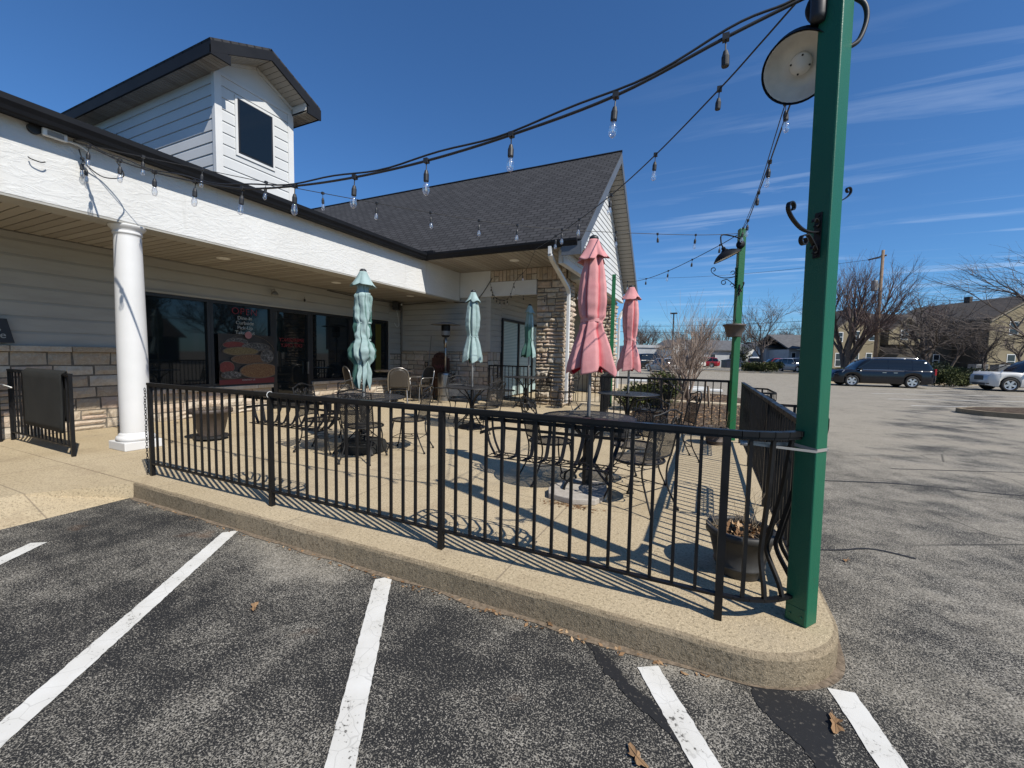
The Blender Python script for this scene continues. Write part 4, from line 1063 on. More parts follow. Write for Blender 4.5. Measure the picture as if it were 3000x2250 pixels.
green_post('tall smooth green post at the rounded kerb corner, nearest the camera', 0.4915, 2.508, 0.103, 0.15, 3.52, A1, M_GREEN, (-0.020, 0.005))
green_post('weathered green post with lamp and hanging pot at the back corner of the terrace', 0.405, 7.80, 0.10, 0.15, 3.60, R(20), M_GREENW, (0.005, 0.0))
green_post('far green post standing behind the near pink umbrella', -2.38, 11.45, 0.10, 0.15, 3.72, R(12), M_GREENW)
def scroll_bracket(label, P0, dirv, s=1.0, m=M_IRON):
    """wrought hook: back plate with curls, arm and scroll"""
    root = thing('scroll_bracket', label, 'bracket', P0)
    d = Vector(dirv).normalized(); up = Vector((0,0,1)); sd = d.cross(up)
    b = MB(); b.bar(up*(-0.085*s)+d*0.003, up*0.085*s+d*0.003, 0.026*s, 0.005, up=d); 
    for z in (-0.075, 0.075): b.lathe([(0,0.005),(0.006*s,0.005),(0.006*s,0.010),(0,0.010)], 8, up*z*s, d.to_track_quat('Z','Y').to_matrix())
    b.build('back_plate', m, root)
    b = MB()
    arm = [d*0.005+up*0.012*s, d*0.05*s+up*0.006*s, d*0.10*s+up*0.012*s, d*0.15*s+up*0.038*s, d*0.178*s+up*0.066*s]
    c0 = d*0.164*s+up*0.082*s
    arm += [c0+(d*math.cos(a)+up*math.sin(a))*0.017*s*k for a, k in ((0.3,1),(1.1,1),(2.0,.95),(2.9,.9),(3.8,.8),(4.7,.7))]
    b.ribbon(smooth_path(arm, 4), 0.015*s, 0.005*s, sd)
    c1 = d*0.082*s+up*-0.028*s
    cur = [d*0.005+up*-0.06*s, d*0.03*s+up*-0.03*s, d*0.06*s+up*-0.006*s]+[c1+(d*math.cos(a)+up*math.sin(a))*0.018*s*k for a, k in ((1.7,1),(0.8,1),(-0.1,1),(-1.0,.95),(-2.0,.9),(-3.0,.8),(-4.0,.7))]
    b.ribbon(smooth_path(cur, 4), 0.015*s, 0.005*s, sd); b.build('arm', m, root)
    b = MB()
    for zc in (0.045, -0.055):
        c2 = d*0.02*s+up*zc*s; b.ribbon([c2+(d*math.cos(a)+up*math.sin(a))*0.014*s for a in [k*0.5 for k in range(11)]], 0.012*s, 0.004*s, sd)
    b.build('curl', m, root)
    return root
nL = Vector((math.cos(A1+PI), math.sin(A1+PI), 0)); nR = Vector((math.cos(A1-PI/2), math.sin(A1-PI/2), 0)); 
pc = Vector((0.482, 2.509, 0))
scroll_bracket('black scroll bracket on the shaded face of the near green post', (pc+nL*0.052+Vector((0,0,2.085))), (nL-RH*0.25).normalized(), 1.25)
scroll_bracket('black scroll bracket on the far side of the near green post, against the sky', (pc-nR*0.030-nL*0.052+Vector((0,0,2.27))), Vector((0.8,0.6,0)), 0.85)
scroll_bracket('curly black bracket high on the back green post', (0.345, 7.79, 2.82), Vector((-1,0.1,0)), 2.0)
scroll_bracket('small black bracket low on the front face of the back green post', (0.41, 7.745, 2.62), Vector((0.3,-1,0)), 1.0)
def barn_lamp(label, base, dish_c, axis, plate_n, top, r=0.205):
    """goose-neck lamp: round plate on the post, bent tube, shallow dish open along -axis"""
    root = thing('barn_lamp', label, 'lamp', base); B0 = Vector(base); C = Vector(dish_c)-B0; ax = Vector(axis).normalized()
    q = ax.to_track_quat('Z','Y').to_matrix()
    b = MB(); b.lathe([(0.03,0.105),(0.045,0.098),(0.055,0.08),(0.07,0.075),(0.11,0.06),(0.16,0.03),(r,-0.018),(r+0.003,-0.03)], 40, C, q, cap=False); b.build('lamp_shade', M_DARKTRIM, root, smooth=True, solid=0.003)
    b = MB(); b.lathe([(0.0,0.052),(0.06,0.050),(0.105,0.048),(0.107,0.044),(0.15,0.022),(r-0.005,-0.022)], 40, C, q, cap=False); b.build('reflector', M_DISH, root, smooth=True)
    b = MB(); b.lathe([(0,0.026),(0.045,0.028),(0.050,0.034),(0.050,0.05)], 24, C, q); 
    b.build('led_lens', M_FILA, root, smooth=True)
    b = MB()
    for k in range(4):
        a = k*PI/2+0.4; b.lathe([(0,0.0255),(0.005,0.0255),(0.005,0.03)], 6, C+q@Vector((0.042*math.cos(a),0.042*math.sin(a),0)), q)
    b.build('screw', M_BLACKPL, root)
    b = MB(); b.lathe([(0,0.10),(0.032,0.10),(0.030,0.14),(0.016,0.15),(0.016,0.155)], 20, C, q); b.build('lamp_neck', M_DARKTRIM, root, smooth=True)
    pn = Vector(plate_n).normalized(); pq = pn.to_track_quat('Z','Y').to_matrix()
    b = MB(); b.lathe([(0,0.05),(0.05,0.048),(0.063,0.03),(0.066,0.0),(0,0)], 28, (0,0,0), pq); b.build('wall_plate', M_DARKTRIM, root, smooth=True)
    b = MB(); b.tube(smooth_path([pn*0.045, pn*0.06+Vector((0,0,0.08)), Vector(top)-B0, C+ax*0.22+Vector((0,0,0.02)), C+ax*0.14], 8), 0.011, 8); b.build('goose_neck', M_DARKTRIM, root, smooth=True)
    b = MB(); b.lathe([(0,0),(0.014,0),(0.017,0.03),(0.010,0.045),(0,0.045)], 12, pn*0.04+Vector((0,0,0.075))); b.build('photocell', M_BLACKPL, root)
    return root
barn_lamp('goose-neck lamp on the near green post, its pale round underside facing the camera', (0.425, 2.56, 3.20), (0.352, 2.62, 2.975), (0.30, 0.66, 0.69), (-0.65,0.75,0), (0.42, 2.76, 3.32), r=0.158)
barn_lamp('black goose-neck lamp seen from the side on the back green post', (0.395, 7.745, 3.34), (0.20, 7.60, 3.15), (-0.42, -0.10, 0.90), (-0.1,-1,0), (0.13, 7.66, 3.50), r=0.21)
b = MB(); b.bx((-0.05,-0.05,0), (0.05,0.05,0.2)); 
o = MB(); o.lathe([(0,0.0),(0.028,0.0),(0.034,0.03),(0.034,0.15),(0.02,0.19),(0,0.2)], 14); o2 = o.build('flood_head', M_BLACKPL, smooth=True); o2.location = (0.40, 2.49, 3.08); tag(o2, 'black flood lamp head strapped beside the lamp on the near green post', 'flood lamp head')  # this drum is the head of a flood lamp
b.v = []; b.f = []; b.t = []
b.tube(smooth_path([(0.53,2.53,3.19),(0.585,2.545,3.15),(0.60,2.55,3.08),(0.575,2.54,2.99),(0.535,2.53,2.96)],5), 0.011, 8); o = b.build('cable_loop', M_BLACKPL, smooth=True); tag(o, 'thick black cable loop bulging from the right side of the near green post', 'cable')
# strap from rail to post
b = MB(); P = [(0.17,2.36,1.08),(0.30,2.36,1.072),(0.425,2.434,1.052)]
cpost = Vector((0.4877,2.509,0)); rr = Matrix.Rotation(A1,3,'Z')
cs = [cpost+rr@Vector((sx*0.0535, sy*0.0535, 0)) for sx, sy in ((-1,1),(-1,-1),(1,-1),(1,1))]
P1_ = [(0.16,2.352,1.075), (0.27,2.40,1.068)]+[(c.x,c.y,z) for c, z in zip(cs, (1.062,1.05,1.048,1.05))]
b.ribbon(P1_, 0.016, 0.002, (0,0,1)); P2_ = [(cs[1].x,cs[1].y,1.045),(0.30,2.40,1.058),(0.17,2.355,1.072)]; b.ribbon(P2_, 0.012, 0.002, (0,0,1))
b.lathe([(0,0),(0.011,0.0),(0.013,0.03),(0,0.035)], 8, (0.165,2.346,1.07), Matrix.Rotation(PI/2,3,'Y')); b.box((cs[2].x-0.012,cs[2].y-0.004,1.045), (0.02,0.012,0.014))
o = b.build('steel_strap', M_GALV if False else mat('bare_strap', (0.34,0.325,0.30), 0.4, 0.3)); tag(o, 'pale metal strap tying the corner railing to the near green post', 'strap')
# ------------------------------------------------------------------ tables, chairs, umbrellas
def disc(mb, r, z, n=40, rings=1):
    mb.lathe([(0.0, z), (r, z)], n, cap=False)
def make_table(label, loc, r=0.53, h=0.74, group='round black mesh tables with umbrellas'):
    t = thing('patio_table', label, 'table', loc, 0.3, group)
    b = MB(); b.lathe([(0.022, h-0.004), (r-0.004, h-0.004)], 56, cap=False); b.build('tabletop', M_MESHT, t)
    b = MB(); b.torus((0,0,h-0.008), r, 0.009, 56, 6); b.torus((0,0,h-0.014), r*0.55, 0.006, 40, 5)
    for k in range(3):
        a = k*PI/3; b.bar((-r*math.cos(a), -r*math.sin(a), h-0.015), (r*math.cos(a), r*math.sin(a), h-0.015), 0.016, 0.006)
    b.build('rim', M_IRONW, t)
    b = MB(); b.tube([(0,0,0.10),(0,0,h-0.02)], 0.030, 14); b.torus((0,0,h), 0.032, 0.006, 18, 5); b.torus((0,0,0.33), 0.033, 0.008, 18, 5); b.build('sleeve', M_IRONW, t, smooth=True)
    for k in range(4):
        a = k*PI/2+PI/4; d = Vector((math.cos(a), math.sin(a), 0)); z = Vector((0,0,1))
        P = [d*0.36*r/0.53+z*0.0, d*0.36*r/0.53+z*0.02, d*0.30+z*0.10, d*0.17+z*0.20, d*0.05+z*0.33, d*0.04+z*0.42, d*0.10+z*0.56, d*0.24+z*0.67, d*(r*0.66)+z*(h-0.02)]
        b = MB(); b.ribbon(smooth_path(P, 6), 0.022, 0.012, Vector((-d.y, d.x, 0))); b.lathe([(0,0),(0.018,0),(0.014,0.02),(0,0.02)], 10, d*0.36*r/0.53); b.build('leg', M_IRONW, t)
    b = MB(); b.torus((0,0,0.13), 0.265, 0.007, 36, 5); b.torus((0,0,0.235), 0.12, 0.006, 28, 5); b.build('foot_ring', M_IRONW, t)
    return t
def make_chair():
    c = thing('patio_chair', 'x', 'chair', (0,0,0), 0, 'black wrought iron chairs round the tables')
    h, r = 0.43, 0.225                       # faces +y
    b = MB(); b.lathe([(0.0,h-0.012),(0.10,h-0.010),(r-0.03,h-0.002),(r,h)], 36, cap=False); b.build('seat', M_MESH, c, smooth=True)
    b = MB(); b.torus((0,0,h), r, 0.011, 36, 6); b.torus((0,0,h-0.004), r-0.035, 0.004, 32, 5); b.build('seat_rim', M_IRONW, c, smooth=True)
    for sx in (-1, 1):
        b = MB(); P = [(sx*0.13,0.16,h-0.01),(sx*0.155,0.175,0.30),(sx*0.15,0.19,0.16),(sx*0.185,0.235,0.02),(sx*0.187,0.24,0.0)]
        b.tube(smooth_path(P,5), 0.0085, 7); b.lathe([(0,0),(0.017,0),(0.011,0.03),(0,0.03)], 8, P[-1]); b.build('leg', M_IRONW, c, smooth=True)
        b = MB(); P = [(sx*0.205,-0.285,0.87),(sx*0.205,-0.25,0.72),(sx*0.20,-0.205,0.50),(sx*0.185,-0.175,0.36),(sx*0.165,-0.20,0.20),(sx*0.19,-0.285,0.02),(sx*0.19,-0.29,0.0)]
        b.tube(smooth_path(P,5), 0.0085, 7); b.lathe([(0,0),(0.017,0),(0.011,0.03),(0,0.03)], 8, P[-1]); b.build('leg', M_IRONW, c, smooth=True)
    # back: mesh panel between the uprights, scrolls above
    b = MB(); n, mm = 10, 8; vs = []
    def bk(u, z): return Vector((u*0.198, -0.205-(z-0.50)*0.20-0.035*(1-u*u), z))
    for j in range(mm+1):
        for i in range(n+1): vs.append(bk(-1+2*i/n, 0.485+0.26*j/mm))
    b.add(vs, [(j*(n+1)+i, j*(n+1)+i+1, (j+1)*(n+1)+i+1, (j+1)*(n+1)+i) for j in range(mm) for i in range(n)]); b.build('back_mesh', M_MESH, c, smooth=True)
    b = MB()
    for z in (0.485, 0.745): b.tube([bk(-1+2*i/n, z) for i in range(n+1)], 0.008, 6)
    top = [bk(-1.03,0.855)]+[bk(-1+2*i/12, 0.865+0.045*math.sin(PI*i/12)**2*(1.0 if i != 6 else 0.95)) for i in range(13)]+[bk(1.03,0.855)]
    b.build('back_frame', M_IRONW, c, smooth=True); b = MB(); b.tube(smooth_path(top,2), 0.0085, 6); b.build('top_hoop', M_IRONW, c, smooth=True)
    b = MB()
    for s in (-1, 1):
        for cx_, rr_, d0 in ((0.30*s, 0.040, 1), (0.76*s, 0.030, -1)):
            P = []
            for k in range(15):
                a = k*0.5; q = rr_*(1-0.045*k); P.append(bk(cx_+s*d0*q*math.cos(a)/0.198, 0.80+q*math.sin(a)))
            b.tube(P, 0.0055, 5)
        P = [bk(s*0.02,0.75), bk(s*0.2,0.775), bk(s*0.42,0.845), bk(s*0.62,0.80), bk(s*0.95,0.755)]
        b.tube(smooth_path(P,5), 0.006, 5)
    b.build('back_scroll', M_IRONW, c)
    b = MB(); b.tube([(-0.15,0.185,0.20),(0.15,0.185,0.20)], 0.005, 5)
    b.tube([(-0.155,0.185,0.20),(-0.165,-0.20,0.20)], 0.005, 5); b.tube([(0.155,0.185,0.20),(0.165,-0.20,0.20)], 0.005, 5); b.tube([(-0.165,-0.20,0.20),(0.165,-0.20,0.20)], 0.005, 5)
    b.torus((0,0,0.20), 0.062, 0.005, 22, 5); b.tube([(-0.16,0,0.20),(-0.062,0,0.20)], 0.005, 5); b.tube([(0.062,0,0.20),(0.16,0,0.20)], 0.005, 5); b.build('stretcher', M_IRONW, c)
    return c
def closed_umbrella(label, loc, top, prof, m, seed, ties, deep, folds=6, hem=0.07, twist=0.0, lean=(0,0), cap=None, poleR=0.019, fold_amp=0.34, rag=0.13):
    """market umbrella let down: flat cloth panels between sharp outer ridges and inner creases, drawn in by ties"""
    root = thing('patio_umbrella', label, 'umbrella', loc)
    rnd = random.Random(seed); ph = rnd.uniform(0, 6.28)
    zs = [p[0] for p in prof]; rs = [p[1] for p in prof]
    def Rz(z): return float(np.interp(-z, [-a for a in zs], rs))
    # corner directions: outer ridge, inner crease, ... unevenly spread
    kn = []; a = 0.0
    for k in range(folds):
        w = rnd.uniform(0.65, 1.4); r1 = rnd.uniform(0.88, 1.06)
        kn += [(a, r1, 0), (a+w*rnd.uniform(0.42, 0.58), r1*rnd.uniform(0.90, 1.0), 2), (a+w*rnd.uniform(0.76, 0.86), rnd.uniform(0.50, 0.74), 1)]; a += w
    kn = [(q/a*2*PI, r_, c_) for q, r_, c_ in kn]; K = len(kn); SUB = 7; NA = K*SUB
    z_hi, z_lo = zs[0], zs[-1]; NZ = 70; vs = []
    swirl = [rnd.uniform(-0.35, 0.35) for _ in kn]; drop = [rnd.uniform(0.6, 1.25) for _ in kn]
    for j in range(NZ+1):
        t_ = j/NZ; z = z_hi+(z_lo-z_hi)*t_; R0 = Rz(z)
        tie = min([abs(z-tz) for tz in ties]+[9]); sq = math.exp(-(tie/0.06)**2); amp = (0.55+0.45*t_)*(1-0.55*sq)
        row = []
        for k in range(K):
            a0, r0, c0_ = kn[k]; r_ = 1-amp*(1-r0)
            aa = a0+ph+twist*t_+swirl[k]*(1-sq)*(0.4+0.6*t_)*0.8
            rr_ = R0*r_*(1+rag*mnoise.noise(Vector((k*3.1, seed*1.7, z*(2.6+9*(rag-0.13)))))+0.7*(rag-0.13)*mnoise.noise(Vector((k*1.3, seed, z*11))))
            zz = z
            if t_ > 0.60:
                q = ((t_-0.60)/0.40)**1.3; zz = z + hem*q*drop[k]*(-0.42, 0.42, 0.05)[c0_]
            row.append(Vector((rr_*math.cos(aa), rr_*math.sin(aa), zz)))
        for k in range(K):
            p0, p1, p2, p3 = row[k-1], row[k], row[(k+1) % K], row[(k+2) % K]
            for s in range(SUB):
                f = s/SUB; lin = p1.lerp(p2, f)
                cat = 0.5*((2*p1)+(p2-p0)*f+(2*p0-5*p1+4*p2-p3)*f*f+(3*p1-p0-3*p2+p3)*f**3)
                p_ = lin*0.62+cat*0.38; rad = math.hypot(p_.x, p_.y)+1e-6
                w = 0.006*mnoise.noise(Vector((p_.x*14, p_.y*14, z*6+seed)))+0.011*mnoise.noise(Vector((p_.x*9, p_.y*9, z*17+seed)))*(0.35+sq+0.5*(len(ties) > 1))
                vs.append((p_.x*(1+w/rad)+lean[0]*t_, p_.y*(1+w/rad)+lean[1]*t_, p_.z))
    b = MB(); b.v = vs
    for j in range(NZ):
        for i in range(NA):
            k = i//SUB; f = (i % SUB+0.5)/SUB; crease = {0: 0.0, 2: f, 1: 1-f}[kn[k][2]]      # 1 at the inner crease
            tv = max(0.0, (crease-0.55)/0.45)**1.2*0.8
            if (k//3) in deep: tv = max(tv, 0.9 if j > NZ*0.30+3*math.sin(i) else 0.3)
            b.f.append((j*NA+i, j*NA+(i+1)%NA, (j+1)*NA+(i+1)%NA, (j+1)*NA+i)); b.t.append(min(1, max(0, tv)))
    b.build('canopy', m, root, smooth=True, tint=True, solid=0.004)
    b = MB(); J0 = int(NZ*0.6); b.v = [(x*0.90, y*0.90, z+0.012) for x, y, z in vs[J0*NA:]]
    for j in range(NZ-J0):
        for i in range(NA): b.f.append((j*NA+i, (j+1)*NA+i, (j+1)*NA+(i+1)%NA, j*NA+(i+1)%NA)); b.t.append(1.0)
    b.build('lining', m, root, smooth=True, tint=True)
    # vent cap
    ct, cb, cr_ = cap; NA2 = 96; b = MB(); NJ = 14; kc = sorted(rnd.uniform(0, 2*PI) for _ in range(7)); am = [rnd.uniform(0.5, 1.0) for _ in kc]
    for j in range(NJ+1):
        t_ = j/NJ; z = ct+(cb-ct)*t_
        for i in range(NA2):
            a = 2*PI*i/NA2; pl = max(q*math.exp(-((((a-c+PI) % (2*PI))-PI)/0.24)**2) for c, q in zip(kc, am))
            r = (0.045+(cr_-0.045)*(0.75*t_+0.25*t_**3))*(1-0.42*t_*pl)*(1+0.06*mnoise.noise(Vector((math.cos(a)*2, math.sin(a)*2, seed*2.3))))
            zz = z+0.045*t_*t_*pl+0.035*t_*mnoise.noise(Vector((math.cos(a)*1.6, math.sin(a)*1.6, seed)))
            b.v.append((r*math.cos(a+ph), r*math.sin(a+ph), zz))
    for j in range(NJ):
        for i in range(NA2): b.f.append((j*NA2+i, j*NA2+(i+1)%NA2, (j+1)*NA2+(i+1)%NA2, (j+1)*NA2+i)); b.t.append(0.0)
    b.build('vent_cap', m, root, smooth=True, tint=True, solid=0.003)
    for tz in ties:
        b = MB(); r_ = Rz(tz)*0.93+0.006; P = [(r_*math.cos(a)*(1+.05*math.sin(3*a)), r_*math.sin(a)*(1+.05*math.cos(2*a)), tz+0.008*math.sin(a+seed)) for a in [2*PI*i/28 for i in range(29)]]
        b.ribbon(P, 0.034 if m is M_PINK else 0.020, 0.005, (0,0,1)); b.t = [0.0]*len(b.f); b.build('tie', m, root, tint=True)
    b = MB(); b.tube([(0,0,0.08),(0,0,top-0.04)], poleR, 12); b.build('pole', M_GALV, root, smooth=True)
    b = MB(); b.lathe([(0.0,top),(0.022,top-0.003),(0.040,top-0.016),(0.046,top-0.03),(0.046,top-0.05),(0,top-0.05)], 20); b.build('finial', M_BLACKPL, root, smooth=True)
    b = MB()
    for k in range(8):
        a = 2*PI*(k+0.5)/8+ph; rb = Rz(z_lo)*0.52; b.tube([(0.03*math.cos(a), 0.03*math.sin(a), z_hi), (0.06*math.cos(a), 0.06*math.sin(a), (z_hi+z_lo)/2), (rb*math.cos(a), rb*math.sin(a), z_lo+0.06)], 0.006, 5)
    b.build('rib', M_BLACKPL, root)
    return root
ZP = 0.15
TBL = {'A': (-1.055, 4.08, 0.46, 0.745), 'B': (-1.20, 7.22, 0.50, 0.74), '1': (-4.25, 4.28, 0.56, 0.745), '2': (-3.90, 6.62, 0.47, 0.755), '3': (-4.30, 10.05, 0.57, 0.80)}
TLAB = {'A': 'round black mesh table under the near pink umbrella', 'B': 'round black mesh table under the far pink umbrella by the back railing', '1': 'large round grey topped table under the tattered green umbrella', '2': 'small round black table under the middle green umbrella', '3': 'round black table under the smallest green umbrella beside the stone pillar'}
for k, (x, y, r_, h_) in TBL.items(): make_table(TLAB[k], (x, y, ZP), r_, h_)
# umbrellas; heights measured above the terrace
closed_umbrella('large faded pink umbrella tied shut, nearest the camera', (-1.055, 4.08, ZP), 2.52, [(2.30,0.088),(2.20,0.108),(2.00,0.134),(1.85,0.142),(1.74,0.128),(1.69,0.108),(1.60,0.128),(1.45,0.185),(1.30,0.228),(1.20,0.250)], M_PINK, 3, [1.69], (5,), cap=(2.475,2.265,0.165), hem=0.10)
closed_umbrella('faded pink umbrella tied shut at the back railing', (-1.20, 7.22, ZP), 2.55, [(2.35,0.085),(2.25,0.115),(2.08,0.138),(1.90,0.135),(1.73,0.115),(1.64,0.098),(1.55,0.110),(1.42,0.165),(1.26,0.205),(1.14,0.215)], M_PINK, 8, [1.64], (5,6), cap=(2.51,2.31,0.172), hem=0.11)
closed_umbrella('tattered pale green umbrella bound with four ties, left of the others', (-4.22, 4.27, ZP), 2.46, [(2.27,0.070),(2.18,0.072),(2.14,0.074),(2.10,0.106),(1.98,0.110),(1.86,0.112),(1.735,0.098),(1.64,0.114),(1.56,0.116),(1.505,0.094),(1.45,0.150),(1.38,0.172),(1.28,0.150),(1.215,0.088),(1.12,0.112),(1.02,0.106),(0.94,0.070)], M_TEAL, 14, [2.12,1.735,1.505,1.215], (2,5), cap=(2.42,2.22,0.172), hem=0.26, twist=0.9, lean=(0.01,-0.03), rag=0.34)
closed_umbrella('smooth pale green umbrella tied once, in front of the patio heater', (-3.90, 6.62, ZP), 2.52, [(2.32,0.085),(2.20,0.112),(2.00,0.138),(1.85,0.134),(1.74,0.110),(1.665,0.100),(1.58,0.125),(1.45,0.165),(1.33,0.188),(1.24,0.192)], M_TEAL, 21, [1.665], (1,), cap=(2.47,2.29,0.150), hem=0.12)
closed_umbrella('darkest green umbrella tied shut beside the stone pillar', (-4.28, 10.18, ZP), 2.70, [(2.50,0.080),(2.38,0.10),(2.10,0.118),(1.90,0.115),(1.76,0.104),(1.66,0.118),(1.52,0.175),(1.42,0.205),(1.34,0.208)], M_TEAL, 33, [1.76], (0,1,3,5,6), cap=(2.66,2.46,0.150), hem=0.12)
# bases
b = MB(); b.lathe([(0.0,0.0),(0.295,0.0),(0.30,0.02),(0.305,0.09),(0.285,0.135),(0.25,0.15),(0.06,0.155),(0.05,0.24),(0.03,0.25),(0,0.25)], 44, (-4.22,4.27,ZP)); o = b.build('parasol_weight', M_RUBBER, smooth=True); tag(o, 'wide black weighted base under the large grey table', 'umbrella base')
b = MB(); b.lathe([(0,0),(0.24,0),(0.245,0.03),(0.20,0.05),(0.06,0.07),(0.04,0.16),(0,0.16)], 36, (-3.90,6.62,ZP)); o = b.build('parasol_weight', M_BLACKPL, smooth=True); tag(o, 'round black umbrella base under the middle green umbrella', 'umbrella base')
b = MB(); b.lathe([(0,0),(0.24,0),(0.245,0.03),(0.20,0.05),(0.06,0.07),(0.04,0.16),(0,0.16)], 36, (-1.20,7.22,ZP)); o = b.build('parasol_weight', M_BLACKPL, smooth=True); tag(o, 'round black umbrella base under the far pink umbrella', 'umbrella base')
b = MB(); b.lathe([(0,0),(0.24,0),(0.245,0.03),(0.20,0.05),(0.06,0.07),(0.04,0.16),(0,0.16)], 36, (-4.28,10.18,ZP)); o = b.build('parasol_weight', M_BLACKPL, smooth=True); tag(o, 'round black umbrella base beside the stone pillar', 'umbrella base')
b = MB(); P = [(-1.36,3.80),(-1.30,3.64),(-1.05,3.58),(-0.86,3.66),(-0.80,3.86),(-0.88,4.22),(-1.18,4.26),(-1.32,4.08)]
b.prism(P, ZP, ZP+0.055); o = b.build('concrete_slab', M_CBLOCK, bevel=0.008); tag(o, 'broken concrete slab holding down the near pink umbrella', 'concrete slab')
b = MB(); b.tube([(-1.055,4.08,ZP+0.055),(-1.055,4.08,ZP+0.50)], 0.048, 8); o = b.build('umbrella_stand', M_IRONW); tag(o, 'stout black stand tube on the broken concrete slab', 'umbrella stand')
# chairs: one modelled, the rest copies
CH = [
 (-1.50, 4.22, -45, 'iron chair at the left of the near pink umbrella table'),
 (-0.53, 3.86, 62, 'iron chair at the right of the near pink umbrella table, nearest the driveway railing'),
 (-0.66, 4.47, 150, 'iron chair at the far side of the near pink umbrella table, facing the camera'),
 (-4.86, 4.72, -128, 'iron chair at the far left of the large grey table, by the porch window'),
 (-4.70, 4.00, -75, 'iron chair at the left side of the large grey table'),
 (-3.86, 3.92, 20, 'iron chair at the near side of the large grey table, back to the front railing'),
 (-3.72, 4.60, 108, 'iron chair at the right side of the large grey table'),
 (-4.52, 7.22, -135, 'iron chair at the far left of the middle green umbrella table, before the heater'),
 (-3.52, 6.45, 75, 'iron chair at the right of the middle green umbrella table'),
 (-4.78, 9.88, -85, 'iron chair at the left of the table beside the stone pillar'),
 (-4.05, 10.45, 165, 'iron chair behind the table beside the stone pillar'),
 (-3.28, 10.35, 80, 'iron chair standing alone in front of the downspout'),
 (-0.86, 7.72, 150, 'iron chair behind the far pink umbrella table, against the back railing'),
 (-0.38, 5.95, 110, 'iron chair standing between the two pink umbrella tables, near the driveway railing'),
]
c0 = make_chair(); rnd = random.Random(12)
for i, (x, y, a, lab) in enumerate(CH):
    if i == 0: c = c0; c.location = (x, y, ZP); c.rotation_euler = (0,0,R(a)); c['label'] = lab
    else: dup(c0, (x, y, ZP), R(a), lab)
# ------------------------------------------------------------------ string lights
def string_light(label, P, bulbs, r=0.0065, s=1.0, double=False, missing=(), n=6):
    org = P[0]; root = thing('string_light', label, 'string lights', org)
    path = smooth_path(P, n); b = MB(); b.tube(path, r, 6)
    if double: b.tube([p_+Vector((0,0,0.028+0.012*math.sin(i*0.7))) for i, p_ in enumerate(path)], r*0.75, 6)
    b.build('cord', M_BLACKPL, root, org=org, smooth=True)
    rnd = random.Random(len(bulbs)*7)
    for i, q in enumerate(bulbs):
        q = min(path, key=lambda w: (w-Vector(q)).length) if len(q) == 3 else Vector(q)
        tx, ty = rnd.uniform(-.08,.08), rnd.uniform(-.08,.08); rot = Matrix.Rotation(tx,3,'X') @ Matrix.Rotation(ty,3,'Y')
        b = MB(); b.box(q, (0.03*s,0.03*s,0.028*s), rot); b.tube([q, q+rot@Vector((0,0,-0.065*s))], 0.0035*s, 5)
        b.lathe([(0,-0.06*s),(0.010*s,-0.06*s),(0.014*s,-0.075*s),(0.0175*s,-0.085*s),(0.0175*s,-0.125*s),(0.016*s,-0.13*s),(0,-0.13*s)], 12, q, rot); so = b.build('socket', M_BLACKPL, root, org=org)
        if i in missing: continue
        b = MB(); b.lathe([(0.010*s,-0.128*s),(0.014*s,-0.138*s),(0.022*s,-0.165*s),(0.0235*s,-0.185*s),(0.018*s,-0.207*s),(0.008*s,-0.216*s),(0,-0.217*s)], 14, q, rot, cap=False); b.build('bulb', M_BULB, so, org=org, smooth=True)
        b = MB(); b.tube([q+rot@Vector((0.004*s*k,0,z*s)) for k, z in ((-1,-0.135),(-1.3,-0.17),(0,-0.19),(1.3,-0.17),(1,-0.135))], 0.0016*s, 4); b.build('filament', M_FILA, so, org=org)
    return root
A_ = [(0.42,2.50,3.235),(0.30,2.50,3.21),(0.01,2.49,3.13),(-0.54,2.48,2.97),(-1.19,2.47,2.88),(-1.84,2.46,2.83),(-2.49,2.44,2.815),(-3.14,2.43,2.845),(-3.80,2.42,2.92),(-4.47,2.40,3.075),(-5.15,2.39,3.27),(-5.79,2.38,3.49),(-6.35,2.37,3.72),(-6.76,2.36,3.87)]
string_light('thick doubled cord of string lights sagging from the near green post to the porch beam', A_, [(0.02,2.49,3.13),(-0.54,2.48,2.97),(-1.19,2.47,2.88),(-1.84,2.46,2.82),(-2.49,2.44,2.80),(-3.14,2.43,2.82),(-3.80,2.42,2.90),(-4.47,2.40,3.06),(-5.15,2.39,3.25),(-5.79,2.38,3.48),(-6.40,2.37,3.73)], r=0.0085, double=True, missing=(0,), s=1.08)
string_light('string lights looping down the front of the porch beam by the flood lamp', [(-6.76,2.40,3.80),(-6.775,2.46,3.66),(-6.775,2.62,3.57),(-6.55,2.72,3.58),(-6.30,2.55,3.66),(-6.05,2.42,3.60)], [(-6.775,2.44,3.70),(-6.775,2.42,3.62)], s=1.0)
string_light('string lights from the near green post over the terrace to the wing gutter', [(0.42,2.53,3.33),(0.33,2.66,3.32),(0.19,2.88,3.30),(-0.01,3.18,3.27),(-0.49,3.91,3.25),(-1.05,4.75,3.28),(-1.83,5.92,3.40),(-2.7,7.25,3.58),(-3.55,8.60,3.80)], [(-0.01,3.18,3.27),(-0.49,3.91,3.25),(-1.03,4.73,3.28),(-1.70,5.7,3.38),(-2.35,6.7,3.5)], r=0.0055, missing=(0,))
